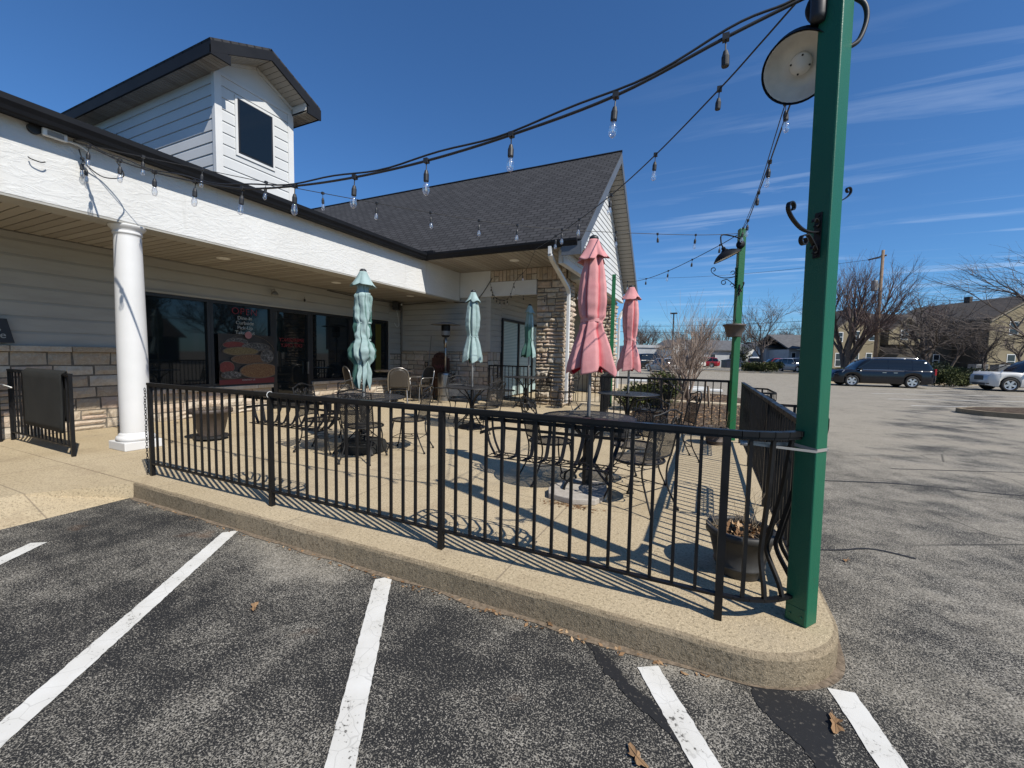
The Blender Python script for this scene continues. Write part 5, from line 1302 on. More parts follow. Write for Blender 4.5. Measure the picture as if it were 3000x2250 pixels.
string_light('string lights dropping from the wing gutter to the lintel beside the porch pillar', [(-3.55,8.66,3.80),(-3.90,9.04,3.52),(-4.64,10.0,3.42),(-5.05,10.62,3.22),(-5.22,10.70,3.07),(-5.47,10.71,3.08),(-5.66,10.72,3.25),(-5.78,10.74,3.62)], [(-4.1,9.35,3.47),(-4.75,10.2,3.38),(-5.06,10.6,3.24),(-5.19,10.68,3.11),(-5.32,10.70,3.06),(-5.42,10.71,3.07),(-5.53,10.71,3.13),(-5.62,10.72,3.22),(-5.68,10.72,3.31),(-5.73,10.73,3.43)], r=0.005, s=0.85, missing=(2,4,6,7,8,9))
string_light('string lights running between the near and the back green post', [(0.46,2.60,3.12),(0.44,3.10,3.22),(0.43,3.70,3.24),(0.42,4.58,3.25),(0.415,5.47,3.30),(0.41,6.6,3.38),(0.40,7.72,3.56)], [(0.445,2.95,3.20),(0.425,4.50,3.25),(0.42,5.30,3.29),(0.41,6.6,3.38),(0.405,7.45,3.52)], r=0.006, missing=(2,))
string_light('second thin string of lights beside the driveway between the two green posts', [(0.47,2.56,3.40),(0.43,3.70,3.36),(0.42,5.47,3.36),(0.405,7.72,3.57)], [(0.44,3.60,3.36)], r=0.004)
string_light('long thin string of lights from the back green post across to the porch beam', [(0.35,7.75,3.52),(-0.26,7.29,3.44),(-1.34,6.46,3.37),(-2.15,5.85,3.345),(-2.99,5.21,3.37),(-4.08,4.38,3.48),(-5.14,3.57,3.61),(-6.20,2.77,3.77),(-6.74,2.37,3.86)], [(-0.26,7.29,3.45),(-0.81,6.87,3.40),(-1.34,6.46,3.37),(-2.0,5.97,3.345),(-2.50,5.60,3.35),(-2.99,5.21,3.37),(-3.54,4.79,3.41),(-4.08,4.38,3.48),(-4.62,3.97,3.54),(-5.14,3.57,3.61),(-5.68,3.17,3.68),(-6.19,2.77,3.77)], r=0.0045, missing=(1,))
string_light('string lights sagging from the back green post to the far green post', [(0.34,7.76,3.50),(0.10,8.07,3.44),(-0.35,8.67,3.36),(-0.82,9.28,3.30),(-1.35,9.98,3.29),(-1.9,10.8,3.40),(-2.38,11.42,3.66)], [(0.12,8.05,3.44),(-0.35,8.67,3.36),(-0.82,9.28,3.30),(-1.35,9.98,3.29),(-1.95,10.85,3.41)], r=0.006, missing=(0,1,3))
string_light('string lights from the far green post past the downspout to the stone pillar', [(-2.38,11.42,3.66),(-2.95,11.05,3.30),(-3.45,10.70,3.14),(-4.0,10.72,3.08),(-4.40,10.75,3.10),(-5.0,10.76,3.22)], [(-2.75,11.15,3.42),(-3.2,10.87,3.22),(-4.1,10.73,3.08),(-4.7,10.75,3.15)], r=0.004, s=0.85, missing=(2,3))
# flood light on the beam
root = thing('flood_light', 'small white flood lamp under the gutter at the left of the porch beam', 'flood light', (-6.75, 2.16, 3.86)); o_ = (-6.75,2.16,3.86)
b = MB(); b.box((-6.745,2.20,3.86), (0.05,0.20,0.085), Matrix.Rotation(0.12,3,'Y')); b.build('housing', M_WPLAST, root, org=o_, bevel=0.012)
b = MB(); b.box((-6.7165,2.20,3.855), (0.006,0.13,0.05), Matrix.Rotation(0.12,3,'Y')); b.build('lens', M_GALV, root, org=o_)
b = MB(); b.lathe([(0,0),(0.055,0.0),(0.055,0.05),(0,0.05)], 16, (-6.83,2.06,3.875), Matrix.Rotation(PI/2,3,'Y')); b.build('junction_box', M_BLACKPL, root, org=o_)
b = MB(); b.tube(smooth_path([(-6.78,2.30,3.85),(-6.77,2.36,3.85),(-6.77,2.43,3.84),(-6.78,2.50,3.80)],4), 0.012, 6); b.build('cable', M_WPLAST, root, org=o_)
# small hook left of it
b = MB(); b.tube(smooth_path([(-6.80,2.0,3.55),(-6.77,2.01,3.53),(-6.76,2.08,3.52),(-6.77,2.12,3.54)],4), 0.006, 6); o = b.build('wall_hook', M_IRON); tag(o, 'small curved hook on the stucco porch beam', 'hook')
# sign board edge hung on the beam at the far left
root = thing('hanging_sign', 'edge of a dark hanging board on the porch beam at the photo edge', 'sign', (-6.80,1.68,3.6))
b = MB(); b.bx((-0.02,-0.5,-0.42),(0.03,0.075,0.12)); b.build('board', M_BLACKPL, root)
b = MB(); b.bx((0.031,-0.5,0.02),(0.036,0.078,0.115)); b.build('red_stripe', mat('sign_red', (0.35,0.02,0.04), 0.5), root)
# ------------------------------------------------------------------ pots
def pot(label, loc, r, h, m, rim=0.02, soil=0.86, legs=False, cat='plant pot', bands=True):
    root = thing('plant_pot', label, cat, loc); rb = r*0.68
    b = MB(); pr = [(0,0),(rb,0),(rb*1.01,0.01)]
    if bands: pr += [(rb+(r-rb)*0.18, h*0.17),(rb+(r-rb)*0.18+0.007, h*0.19),(rb+(r-rb)*0.24+0.007, h*0.235),(rb+(r-rb)*0.24, h*0.25)]
    pr += [(r*0.985, h*0.84),(r+rim, h*0.86),(r+rim, h*0.99),(r+rim-0.006, h),(r-0.012, h),(r-0.016, h*0.93),(r*0.93, h*soil),(0, h*soil)]
    b.lathe(pr, 40, (0,0,0), cap=False); b.build('pot', m, root, smooth=True)
    b = MB(); b.lathe([(0, h*soil+0.004),(r*0.92, h*soil+0.004)], 24, cap=False); b.build('soil', M_SOIL, root)
    return root
def stems(root, n, r, z0, hmin, hmax, seed, m=M_DRYSTEM, spread=0.5, thick=0.0022, name='dry_stems'):
    rnd = random.Random(seed); b = MB()
    for _ in range(n):
        a, q = rnd.uniform(0,2*PI), r*math.sqrt(rnd.random()); p0 = Vector((q*math.cos(a), q*math.sin(a), z0)); h = rnd.uniform(hmin,hmax)
        d = Vector((math.cos(a)*spread*rnd.random()+rnd.uniform(-.3,.3), math.sin(a)*spread*rnd.random()+rnd.uniform(-.3,.3), 1)).normalized()
        p1 = p0+d*h*0.55; p2 = p1+(d+Vector((rnd.uniform(-.5,.5),rnd.uniform(-.5,.5),-0.1))).normalized()*h*0.45
        b.tube([p0,p1,p2], [thick,thick*0.8,thick*0.4], 4, cap=False)
        for _k in range(rnd.randint(0,3)):
            s = p0.lerp(p1, rnd.uniform(.4,1)); e = s+Vector((rnd.uniform(-1,1),rnd.uniform(-1,1),rnd.uniform(.2,1))).normalized()*h*0.25; b.tube([s,e], [thick*0.6,thick*0.3], 4, cap=False)
    return b.build(name, m, root)
def litter(root, n, r, z0, zr, seed, s=(0.012,0.035), name='dead_leaves', m=M_DEADLEAF, org=None):
    rnd = random.Random(seed); b = MB()
    for _ in range(n):
        a, q = rnd.uniform(0,2*PI), r*math.sqrt(rnd.random()); p0 = Vector((q*math.cos(a), q*math.sin(a), z0+rnd.uniform(0,zr)*(1-0.6*(q/r)**2)))
        u = Vector((rnd.uniform(-1,1),rnd.uniform(-1,1),rnd.uniform(-.6,.6))).normalized()*rnd.uniform(*s); w = u.cross(Vector((rnd.uniform(-1,1),rnd.uniform(-1,1),1))).normalized()*u.length*rnd.uniform(.3,.6); k = Vector((0,0,rnd.uniform(-.01,.015)))
        b.add([p0-u, p0+w+k, p0+u, p0-w+k], [(0,1,2),(0,2,3)], rnd.random())
    return b.build(name, m, root, tint=True)
p1 = pot('dark plastic pot of dead leaves and thin dry stems inside the rounded corner railing', (0.235,2.93,0.15), 0.185, 0.29, M_POT, 0.014, 0.80)
litter(p1, 260, 0.16, 0.225, 0.07, 3, (0.015,0.045)); stems(p1, 34, 0.15, 0.23, 0.12, 0.34, 4, thick=0.0016, spread=0.9)
p2 = pot('wide rimmed taupe pot on a black stand by the white column', (-6.72,3.72,0.215), 0.235, 0.40, M_POTT, 0.045, 0.90, bands=False); stems(p2, 50, 0.2, 0.36, 0.08, 0.24, 5, thick=0.002)
b = MB(); b.lathe([(0,-0.035),(0.22,-0.035),(0.235,-0.03),(0.235,0.0),(0,0.0)], 8); 
for k in range(4): b.box((0.15*math.cos(k*PI/2),0.15*math.sin(k*PI/2),-0.05), (0.05,0.05,0.03))
b.build('stand', M_BLACKPL, p2)
p3 = pot('taupe pot with a few twigs at the foot of the back green post', (0.16,7.30,0.15), 0.175, 0.27, M_POTT, 0.014, 0.88); stems(p3, 26, 0.13, 0.23, 0.12, 0.38, 6, thick=0.002)
# hanging pot on the back post
hp = pot('small taupe pot hanging from a bracket on the back green post', (0.365,7.66,1.86), 0.155, 0.20, M_POTT, 0.014, 0.9, bands=False); stems(hp, 14, 0.11, 0.17, 0.03, 0.09, 9)
b = MB()
for k in range(3):
    a = k*2*PI/3+0.4; b.tube([(0.155*math.cos(a),0.155*math.sin(a),0.20),(0.03,0.02,0.72)], 0.003, 4)
b.build('hanger', M_IRON, hp)
# loose leaves
def oak_leaf(label, loc, s, rz, seed, tone=0.55):
    rnd = random.Random(seed); n = 22; P = []
    for i in range(n):
        a = 2*PI*i/n; r = s*(0.55+0.38*abs(math.cos(a*1.0))**1.5)*(1+0.45*math.sin(a*5+seed)*(0.4+0.6*abs(math.sin(a))))*(0.55+0.45*abs(math.cos(a)))
        P.append(Vector((r*math.cos(a), r*math.sin(a)*0.75, 0.006+s*0.28*(abs(math.sin(a+seed)))*rnd.uniform(.4,1))))
    b = MB(); b.add([Vector((0,0,0.010))]+P, [(0,i+1,(i+1)%n+1) for i in range(n)], tone)
    b.tube([(-s*0.9,0,0.012),(0,0,0.013),(s*1.1,0.01,0.02)], 0.0012, 4, tint=0.7)
    o = b.build('oak_leaf', M_DEADLEAF, tint=True, fixn=False); o.location = loc; o.rotation_euler = (0,0,rz); return tag(o, label, 'leaf', 'fallen oak leaves')
def gp(px, py, z=0.0):
    d = _f + _r*((px-1500)/FPX) - _u*((py-1125)/FPX); t_ = (z-EYE)/d.z; return CAM+d*t_
for px, py, s, lab in ((2448,2128,0.055,'largest brown oak leaf, lying beside the right hand white line'),(745,1783,0.045,'single oak leaf lying in the bay left of the middle white line'),(1515,1785,0.035,'curled leaf against the front kerb in the middle of the photo'),(1610,1830,0.03,'curled leaf by the kerb, right of the other one'),(1865,2225,0.05,'leaf at the bottom edge of the photo between two white lines'),(1265,1705,0.03,'small leaf by the kerb next to the middle white line'),(2480,1645,0.03,'tan leaf on the driveway asphalt right of the green post')):
    oak_leaf(lab, gp(px,py)+Vector((0,0,0.002)), s, (px*0.37) % 6.28, px % 17, 0.35+0.5*((px*13) % 10)/10)
g = MB(); rnd = random.Random(77)
for k in range(150):
    t_ = rnd.random(); p_ = Vector((-4.9+5.0*t_, 2.085-rnd.random()*0.05, 0.006)); s = rnd.uniform(.006,.02); a = rnd.uniform(0,6.28)
    u = Vector((math.cos(a),math.sin(a),rnd.uniform(0,.3)))*s; w = Vector((-math.sin(a),math.cos(a),rnd.uniform(-.2,.3)))*s*.5; g.quad(p_-u,p_-w,p_+u,p_+w,rnd.random())
for k in range(160):
    p_ = Vector((-1.06+rnd.gauss(0,.14), 3.55+rnd.gauss(0,.03), 0.153)); s = rnd.uniform(.006,.022); a = rnd.uniform(0,6.28)
    u = Vector((math.cos(a),math.sin(a),rnd.uniform(0,.4)))*s; w = Vector((-math.sin(a),math.cos(a),rnd.uniform(-.2,.3)))*s*.5; g.quad(p_-u,p_-w,p_+u,p_+w,rnd.random()*0.6)
o = g.build('leaf_debris', M_DEADLEAF, tint=True); tag(o, 'crumbled leaf debris along the kerb and under the near pink umbrella', 'debris', kind='stuff')
g = MB()
for k in range(2200):
    x = rnd.uniform(-1.8,0.9); y = rnd.uniform(8.15,17.8)
    if 13.95 < y < 14.5: continue
    p_ = Vector((x,y,0.145+0.02*(y>14)+rnd.uniform(0,.015))); s = rnd.uniform(.012,.05); a = rnd.uniform(0,6.28)
    u = Vector((math.cos(a),math.sin(a),rnd.uniform(-.1,.4)))*s; w = Vector((-math.sin(a),math.cos(a),rnd.uniform(-.2,.4)))*s*.5; g.quad(p_-u,p_-w,p_+u,p_+w,rnd.random())
o = g.build('leaf_litter', M_DEADLEAF, tint=True); tag(o, 'leaf litter scattered over the mulch beds', 'leaf litter', kind='stuff')
# ------------------------------------------------------------------ things along the back wall
H = thing('patio_heater', 'tall patio heater with flat round hood and steel cylinder base by the back wall', 'patio heater', (-6.95,10.25,0.15))
b = MB(); b.lathe([(0,0),(0.235,0),(0.235,0.03),(0.225,0.04),(0.225,0.76),(0.21,0.80),(0.19,0.81),(0.05,0.84),(0.03,0.86),(0,0.86)], 36); b.build('base', M_STEEL, H, smooth=False)
b = MB(); b.tube([(0,0,0.84),(0,0,1.85)], 0.029, 14); b.tube([(0,0,1.55),(0,0,1.86)], 0.038, 14); b.build('pole', M_STEEL, H, smooth=True)
b = MB(); b.lathe([(0,1.84),(0.10,1.86),(0.125,1.90),(0.125,2.05),(0.13,2.06),(0.13,2.19),(0.11,2.21),(0,2.21)], 28); b.build('burner', M_IRON, H)
b = MB(); b.lathe([(0.10,1.865),(0.128,1.91),(0.128,2.02),(0.124,2.03)], 28, cap=False); b.build('burner_screen', M_GALV, H)
b = MB(); b.lathe([(0.43,2.205),(0.43,2.212),(0.25,2.25),(0.10,2.285),(0,2.29)], 44, cap=False); b.build('hood', M_GALV, H, smooth=True, solid=0.004)
b = MB(); b.box((-0.05,0,1.72),(0.03,0.03,0.12)); b.tube(smooth_path([(-0.05,0,1.68),(-0.055,0,1.60),(-0.04,0,1.50)],3),0.006,5); b.build('valve', M_BLACKPL, H)
# dark carved cabinet sign
S = thing('carved_sign', 'dark red carved wooden sign with a rounded crest standing by the back wall', 'sign', (-7.25,10.45,0.15)); 
b = MB(); b.bx((-0.30,-0.04,0.70),(0.28,0.05,1.24)); b.bx((-0.33,-0.05,0.66),(0.31,0.06,0.70)); b.bx((-0.30,-0.02,0.0),(-0.24,0.04,0.66)); b.bx((0.22,-0.02,0.0),(0.28,0.04,0.66)); b.bx((-0.24,0.0,0.05),(0.22,0.02,0.62)); b.build('board', M_WOODD, S, bevel=0.01)
b = MB(); P = [(0.24*math.cos(a)-0.01, 0.0, 1.24+0.17*math.sin(a)) for a in [PI*i/14 for i in range(15)]]; b.slab([(x,-0.035,z) for x,_,z in P], (0,0.06,0)); 
for k in range(7): b.lathe([(0,0),(0.03,0.0),(0.02,0.025),(0,0.03)], 8, (-0.15+0.05*k,-0.035,1.27+0.06*math.sin(k*0.9)), Matrix.Rotation(PI/2,3,'X'))
b.build('crest', M_WOODD, S)
b = MB()
pts = []
for k in range(60): pts.append(Vector((-0.20+0.0068*k, -0.046, 0.98+0.05*math.sin(k*0.62)*(1-0.3*math.sin(k*0.13))+0.02*math.sin(k*0.29))))
b.tube(pts, 0.009, 5); b.build('script_lettering', mat('faded_red_letter', (0.16,0.03,0.02), 0.6), S)
b = MB(); b.tube([(-7.88,10.55,0.17),(-7.84,10.77,2.06)], 0.012, 8); o = b.build('broom_pole', M_GALV); tag(o, 'pale mop pole leaning on the back wall', 'pole')
b = MB(); b.tube([(-8.05,10.62,0.2),(-8.03,10.76,1.05)], 0.016, 8)
for s in (-1,1): b.tube([(-8.03,10.76,1.03),(-8.03+s*0.055,10.775,1.16),(-8.03+s*0.055,10.785,1.24)], 0.012, 6)
b.tube([(-8.09,10.785,1.24),(-7.97,10.785,1.24)], 0.014, 6); o = b.build('shovel_handle', M_IRONW); tag(o, 'dark D-grip shovel handle leaning on the back wall stones', 'shovel')
SP = thing('wall_speaker', 'black loudspeaker in the corner under the porch ceiling', 'speaker', (-8.92,10.42,2.96))
b = MB(); b.box((0,0,0.02),(0.17,0.24,0.25), Matrix.Rotation(0.35,3,'Z')); b.build('cabinet', M_BLACKPL, SP, bevel=0.012); b = MB(); b.bx((-0.15,-0.03,0.0),(-0.05,0.03,0.05)); b.build('bracket', M_BLACKPL, SP)
b = MB(); b.tube(smooth_path([(0,0,-0.10),(0.02,0.05,-0.3),(-0.02,0.14,-0.55),(0.0,0.02,-0.62),(-0.03,-0.06,-0.5)],5), 0.005, 5); b.build('cable', M_WPLAST, SP)
b = MB(); b.lathe([(0,0),(0.035,0),(0.035,-0.03),(0.025,-0.055),(0,-0.06)], 14, (-8.98,10.74,3.10)); b.lathe([(0,0),(0.022,0),(0.022,0.05),(0,0.05)], 12, (-8.95,10.72,3.06), Matrix.Rotation(PI/2,3,'X')); o = b.build('security_camera', M_WPLAST, smooth=True); tag(o, 'tiny white security camera in the corner beside the loudspeaker', 'camera')
b = MB(); b.tube(smooth_path([(-9.05,7.9,3.10),(-9.05,9.2,3.07),(-9.05,10.3,3.09),(-8.9,10.78,3.08),(-8.0,10.80,3.10),(-7.3,10.79,3.12),(-7.1,10.79,3.11),(-6.85,10.78,3.06),(-6.2,10.77,3.14),(-5.72,10.77,3.72)],6), 0.011, 6); o = b.build('wall_cable', M_BLACKPL); tag(o, 'black cable strung round the porch corner under the ceiling', 'cable')
b = MB(); b.lathe([(0,0),(0.02,0),(0.05,-0.03),(0.075,-0.07),(0.078,-0.085)], 18, (-8.96,6.38,2.86), cap=False); b.tube([(-9.06,6.38,2.80),(-9.06,6.38,2.89),(-8.96,6.38,2.90),(-8.96,6.38,2.85)], 0.007, 6); o = b.build('bell_lamp', M_GALV, smooth=True); tag(o, 'small bell shaped lamp above the porch door', 'lamp')
b = MB(); b.tube([(-9.02,7.2,2.84),(-9.02,7.2,2.79)], 0.004, 5); b.lathe([(0,0),(0.02,0),(0.026,-0.05),(0.0,-0.075)], 12, (-9.02,7.2,2.79)); o = b.build('wasp_trap', M_BLACKPL); tag(o, 'tiny dark socket hanging above the right porch window', 'socket')
# bar table with wicker chairs near the windows
t = thing('bar_table', 'dark square topped table with wicker chairs by the porch windows', 'table', (-7.65,8.85,0.15))
b = MB(); b.lathe([(0,0.86),(0.50,0.86),(0.52,0.875),(0.52,0.89),(0,0.895)], 44); b.build('tabletop', noisy('dark_laminate', (0.05,0.04,0.035), (0.09,0.075,0.065), 4, 0.25), t); b = MB(); b.tube([(0,0,0.02),(0,0,0.86)], 0.04, 12); b.lathe([(0,0),(0.28,0),(0.27,0.02),(0.05,0.05),(0,0.05)], 28); b.build('pedestal', M_IRON, t)
def wicker():
    c = thing('wicker_chair', 'brown woven chair with a shiny hooped back, nearest at the porch table', 'chair', (-7.05,8.32,0.15), R(40), 'woven chairs at the porch table')
    b = MB(); vs = []; n, mm = 12, 12
    for j in range(mm+1):
        for i in range(n+1):
            u, v = -1+2*i/n, j/mm; w = 0.235*math.sqrt(max(0.0, 1-max(0.0, (v-0.55)/0.45)**2*0.75)); vs.append((u*w, -0.22-0.09*v-0.05*(1-u*u), 0.50+0.46*v))
    b.add(vs, [(j*(n+1)+i, j*(n+1)+i+1, (j+1)*(n+1)+i+1, (j+1)*(n+1)+i) for j in range(mm) for i in range(n)]); b.build('back', M_WICKER, c, smooth=True, solid=0.012)
    b = MB(); P = [(-0.24,-0.20,0.42),(-0.25,-0.26,0.70),(-0.225,-0.30,0.88),(-0.13,-0.33,0.97),(0,-0.345,0.995),(0.13,-0.33,0.97),(0.225,-0.30,0.88),(0.25,-0.26,0.70),(0.24,-0.20,0.42)]; b.tube(smooth_path(P,5), 0.015, 8); b.build('hoop', M_STEEL, c, smooth=True)
    b = MB(); b.lathe([(0,0.42),(0.22,0.42),(0.24,0.44),(0.22,0.46),(0,0.465)], 28); b.build('seat', M_WICKER, c)
    for sx in (-1,1):
        b = MB(); b.tube([(sx*0.19,0.18,0.44),(sx*0.21,0.21,0.0)], 0.013, 7); b.build('leg', M_STEEL, c); b = MB(); b.tube([(sx*0.20,-0.18,0.44),(sx*0.23,-0.26,0.0)], 0.013, 7); b.build('leg', M_STEEL, c)
        b = MB(); b.tube(smooth_path([(sx*0.25,-0.25,0.68),(sx*0.28,-0.05,0.68),(sx*0.27,0.16,0.66),(sx*0.20,0.19,0.45)],4), 0.014, 7); b.build('armrest', M_STEEL, c, smooth=True)
    return c
w0 = wicker(); dup(w0, (-8.2,8.1,0.15), R(-25), 'woven chair with a hooped back, tucked beside the window'); dup(w0, (-7.35,9.6,0.15), R(165), 'woven chair on the far side of the porch table')
dup(c0, (-6.55,9.55,0.15), R(150), 'dark iron chair in the shade before the carved sign', group='chairs standing in the porch shade'); dup(c0, (-8.2,9.75,0.15), R(-160), 'dark iron chair in the shade by the mop pole', group='chairs standing in the porch shade')
# ------------------------------------------------------------------ writing
def text(name, body, size, loc, rot, m, parent=None, ext=0.004, bevel=0.0, align='CENTER', spacing=1.0, outline=False, sx=1.0):
    cu = bpy.data.curves.new(name, 'FONT'); cu.body = body; cu.size = size; cu.extrude = ext; cu.align_x = align; cu.align_y = 'CENTER'; cu.space_character = spacing; cu.offset = bevel
    tmp = bpy.data.objects.new(name, cu); col.objects.link(tmp)
    dg = bpy.context.evaluated_depsgraph_get(); me = bpy.data.meshes.new_from_object(tmp.evaluated_get(dg)); bpy.data.objects.remove(tmp)
    o = bpy.data.objects.new(name, me); col.objects.link(o); me.materials.clear(); me.materials.append(m)
    o.location = loc; o.rotation_euler = rot; o.scale = (sx,1,1)
    if parent: o.parent = parent
    return o
RX = (PI/2, 0, PI/2)                             # text facing +x, reading along +y
N = thing('open_sign', 'red OPEN lettering with white service lines in the porch window above the poster', 'sign', (-9.10,5.74,2.32))
text('open_lettering', 'OPEN', 0.20, (0.055,0,0), RX, M_RED, N, bevel=-0.006, spacing=1.12)
for i, w_ in enumerate(('Dine-In','Curbside','Pick-Up','Take-Out')): text('service_line', w_, 0.105, (0.056,0.0,-0.135-0.103*i), RX, M_WHLET, N)
text('door_lettering', 'EMERGENCY', 0.115, (-0.045,0.925,1.62), RX, M_REDLET, BL, sx=-1.0); text('door_lettering', 'EXIT ONLY', 0.115, (-0.045,0.925,1.49), RX, M_REDLET, BL, sx=-1.0)
# food poster on the window
PO = thing('food_poster', 'food poster showing round pans of pasta and stew stuck on the porch window', 'poster', (-9.10,5.79,0.78)); X = 0.05
def pl(name, poly, x, m, tint=False):
    b = MB(); b.slab([(x-0.0015, y, z) for y, z in poly], (0.0015,0,0)); return b.build(name, m, PO)
hw = 0.60
pl('poster_sheet', [(-hw,0.0),(hw,0.0),(hw,1.06),(-hw,1.06)], X, noisy('poster_dark', (0.010,0.009,0.008), (0.028,0.022,0.018), 5, 0.5))
pl('red_footer', [(-hw,0.0),(hw,0.0),(hw,0.125),(-hw,0.10)], X+0.003, mat('poster_red', (0.10,0.006,0.012), 0.5))
def ell(cy, cz, ry, rz, n=40): return [(cy+ry*math.cos(2*PI*i/n), cz+rz*math.sin(2*PI*i/n)) for i in range(n)]
def clip(poly): return [(max(-hw+0.004, min(hw-0.004, y)), max(0.11, min(1.05, z))) for y, z in poly]
def food(nm, stops, sc=26):
    m = mat(nm, (0.2,0.1,0.03), 0.5); t = NT(m); t.color(t.ramp(t.math('ADD', t.math('MULTIPLY', t.noise(sc*1.3, 5, 0.75, 3.0), 0.85), t.math('MULTIPLY', t.vor(sc*1.8), 0.22)), stops)); return m
f1 = food('pan_yellow', [(0.3,(0.02,0.012,0.004)),(0.5,(0.11,0.075,0.025)),(0.7,(0.19,0.155,0.075))]); f2 = food('pan_mixed', [(0.3,(0.012,0.006,0.004)),(0.5,(0.09,0.042,0.018)),(0.7,(0.17,0.10,0.045))]); f3 = food('pan_pasta', [(0.3,(0.03,0.008,0.004)),(0.5,(0.12,0.052,0.018)),(0.7,(0.21,0.13,0.055))]); f4 = food('pan_red', [(0.3,(0.05,0.006,0.005)),(0.6,(0.15,0.02,0.015)),(0.75,(0.18,0.08,0.055))]); f5 = food('pan_cutlery', [(0.40,(0.008,0.008,0.008)),(0.55,(0.05,0.048,0.045)),(0.68,(0.20,0.19,0.18))], 12)
rim_ = mat('poster_pan_rim', (0.10,0.075,0.055), 0.4)
arcp = [(0.62*math.cos(a)+0.02, 0.60+0.46*math.sin(a)) for a in [0.25+2.65*i/30 for i in range(31)]]
b = MB(); b.ribbon([(X+0.002, max(-hw,min(hw,y)), z) for y, z in arcp], 0.012, 0.002, (1,0,0)); b.build('arch_line', mat('poster_gold', (0.16,0.12,0.08), 0.5), PO)
k = 0
for cy, cz, ry, rz, m in ((-0.22,0.90,0.22,0.075,f5),(-0.28,0.83,0.23,0.070,f4),(0.18,0.80,0.30,0.085,f5),(-0.15,0.70,0.36,0.085,f1),(0.05,0.53,0.40,0.10,f2),(0.42,0.60,0.15,0.14,f5),(-0.46,0.36,0.15,0.12,f4),(0.24,0.28,0.42,0.155,f3),(-0.38,0.20,0.20,0.075,f5)):
    pl('pan_rim', clip(ell(cy, cz, ry*1.06, rz*1.12)), X+0.004+0.004*k, rim_); pl('pan_food', clip(ell(cy, cz, ry, rz)), X+0.006+0.004*k, m); k += 1
pl('round_sticker', ell(-0.01,1.05,0.075,0.075), X+0.05, mat('sticker_pink', (0.30,0.13,0.13), 0.5))
text('poster_text', 'CONTACT US', 0.045, (X+0.012,0.0,0.082), RX, M_WHLET, PO, ext=0.001)
text('sticker_text', '- - - - -\n- - - -', 0.04, (X+0.053,-0.01,1.055), RX, M_REDLET, PO, ext=0.001)
# dark menu board leaning on the siding at the far left
MBd = thing('menu_board', 'dark slanted board with white serif letters at the left photo edge', 'sign', (-9.03,2.25,1.54))
b = MB(); b.add([(-0.0,-0.75,0.0),(-0.0,0.163,0.0),(-0.02,0.105,0.34),(-0.02,-0.75,0.34),(0.025,-0.75,0.0),(0.025,0.163,0.0),(0.005,0.105,0.34),(0.005,-0.75,0.34)], [(0,1,2,3),(4,7,6,5),(0,4,5,1),(1,5,6,2),(2,6,7,3),(3,7,4,0)]); b.build('board', M_BLACKPL, MBd)
text('board_lettering', 'a,', 0.13, (0.026,0.045,0.215), RX, M_WHLET, MBd, align='RIGHT'); text('board_lettering', 'ne', 0.13, (0.032,0.085,0.105), RX, M_WHLET, MBd, align='RIGHT')
# blue banner with a white figure and a white sign beyond the pillar
BS = thing('blue_banner', 'small blue banner with a white figure hanging under the wing porch', 'banner', at(1687,944,17.8)); 
b = MB(); b.bx((-0.095,-0.01,-0.27),(0.095,0.01,0.27)); b.build('cloth', M_BLUE, BS)
b = MB(); b.lathe([(0,0),(0.03,0),(0.03,0.004),(0,0.004)], 12, (0,-0.016,0.18), Matrix.Rotation(PI/2,3,'X'))
for p_, q in (((0,0.14),(0.0,-0.05)),((0,0.10),(-0.07,0.07)),((0,0.10),(0.075,0.05)),((0,-0.05),(-0.055,-0.22)),((0,-0.05),(0.05,-0.22))): b.bar((p_[0],-0.014,p_[1]), (q[0],-0.014,q[1]), 0.028, 0.004)
b.build('white_figure', M_WPLAST, BS)
WS = thing('white_banner', 'white banner with a dark letter beside the blue banner', 'banner', at(1703,944,17.9))
b = MB(); b.bx((-0.08,-0.01,-0.22),(0.20,0.01,0.24)); b.build('cloth', M_WPLAST, WS); text('banner_letter', 'E', 0.36, (0.0,-0.014,0.02), (PI/2,0,0), M_BLACKPL, WS)
b = MB(); 
p_ = at(1674,940,17.0); b.box(p_, (0.10,0.05,0.52)); o = b.build('white_sign', M_WPLAST); tag(o, 'narrow white sign edge beside the downspout under the wing porch', 'sign')
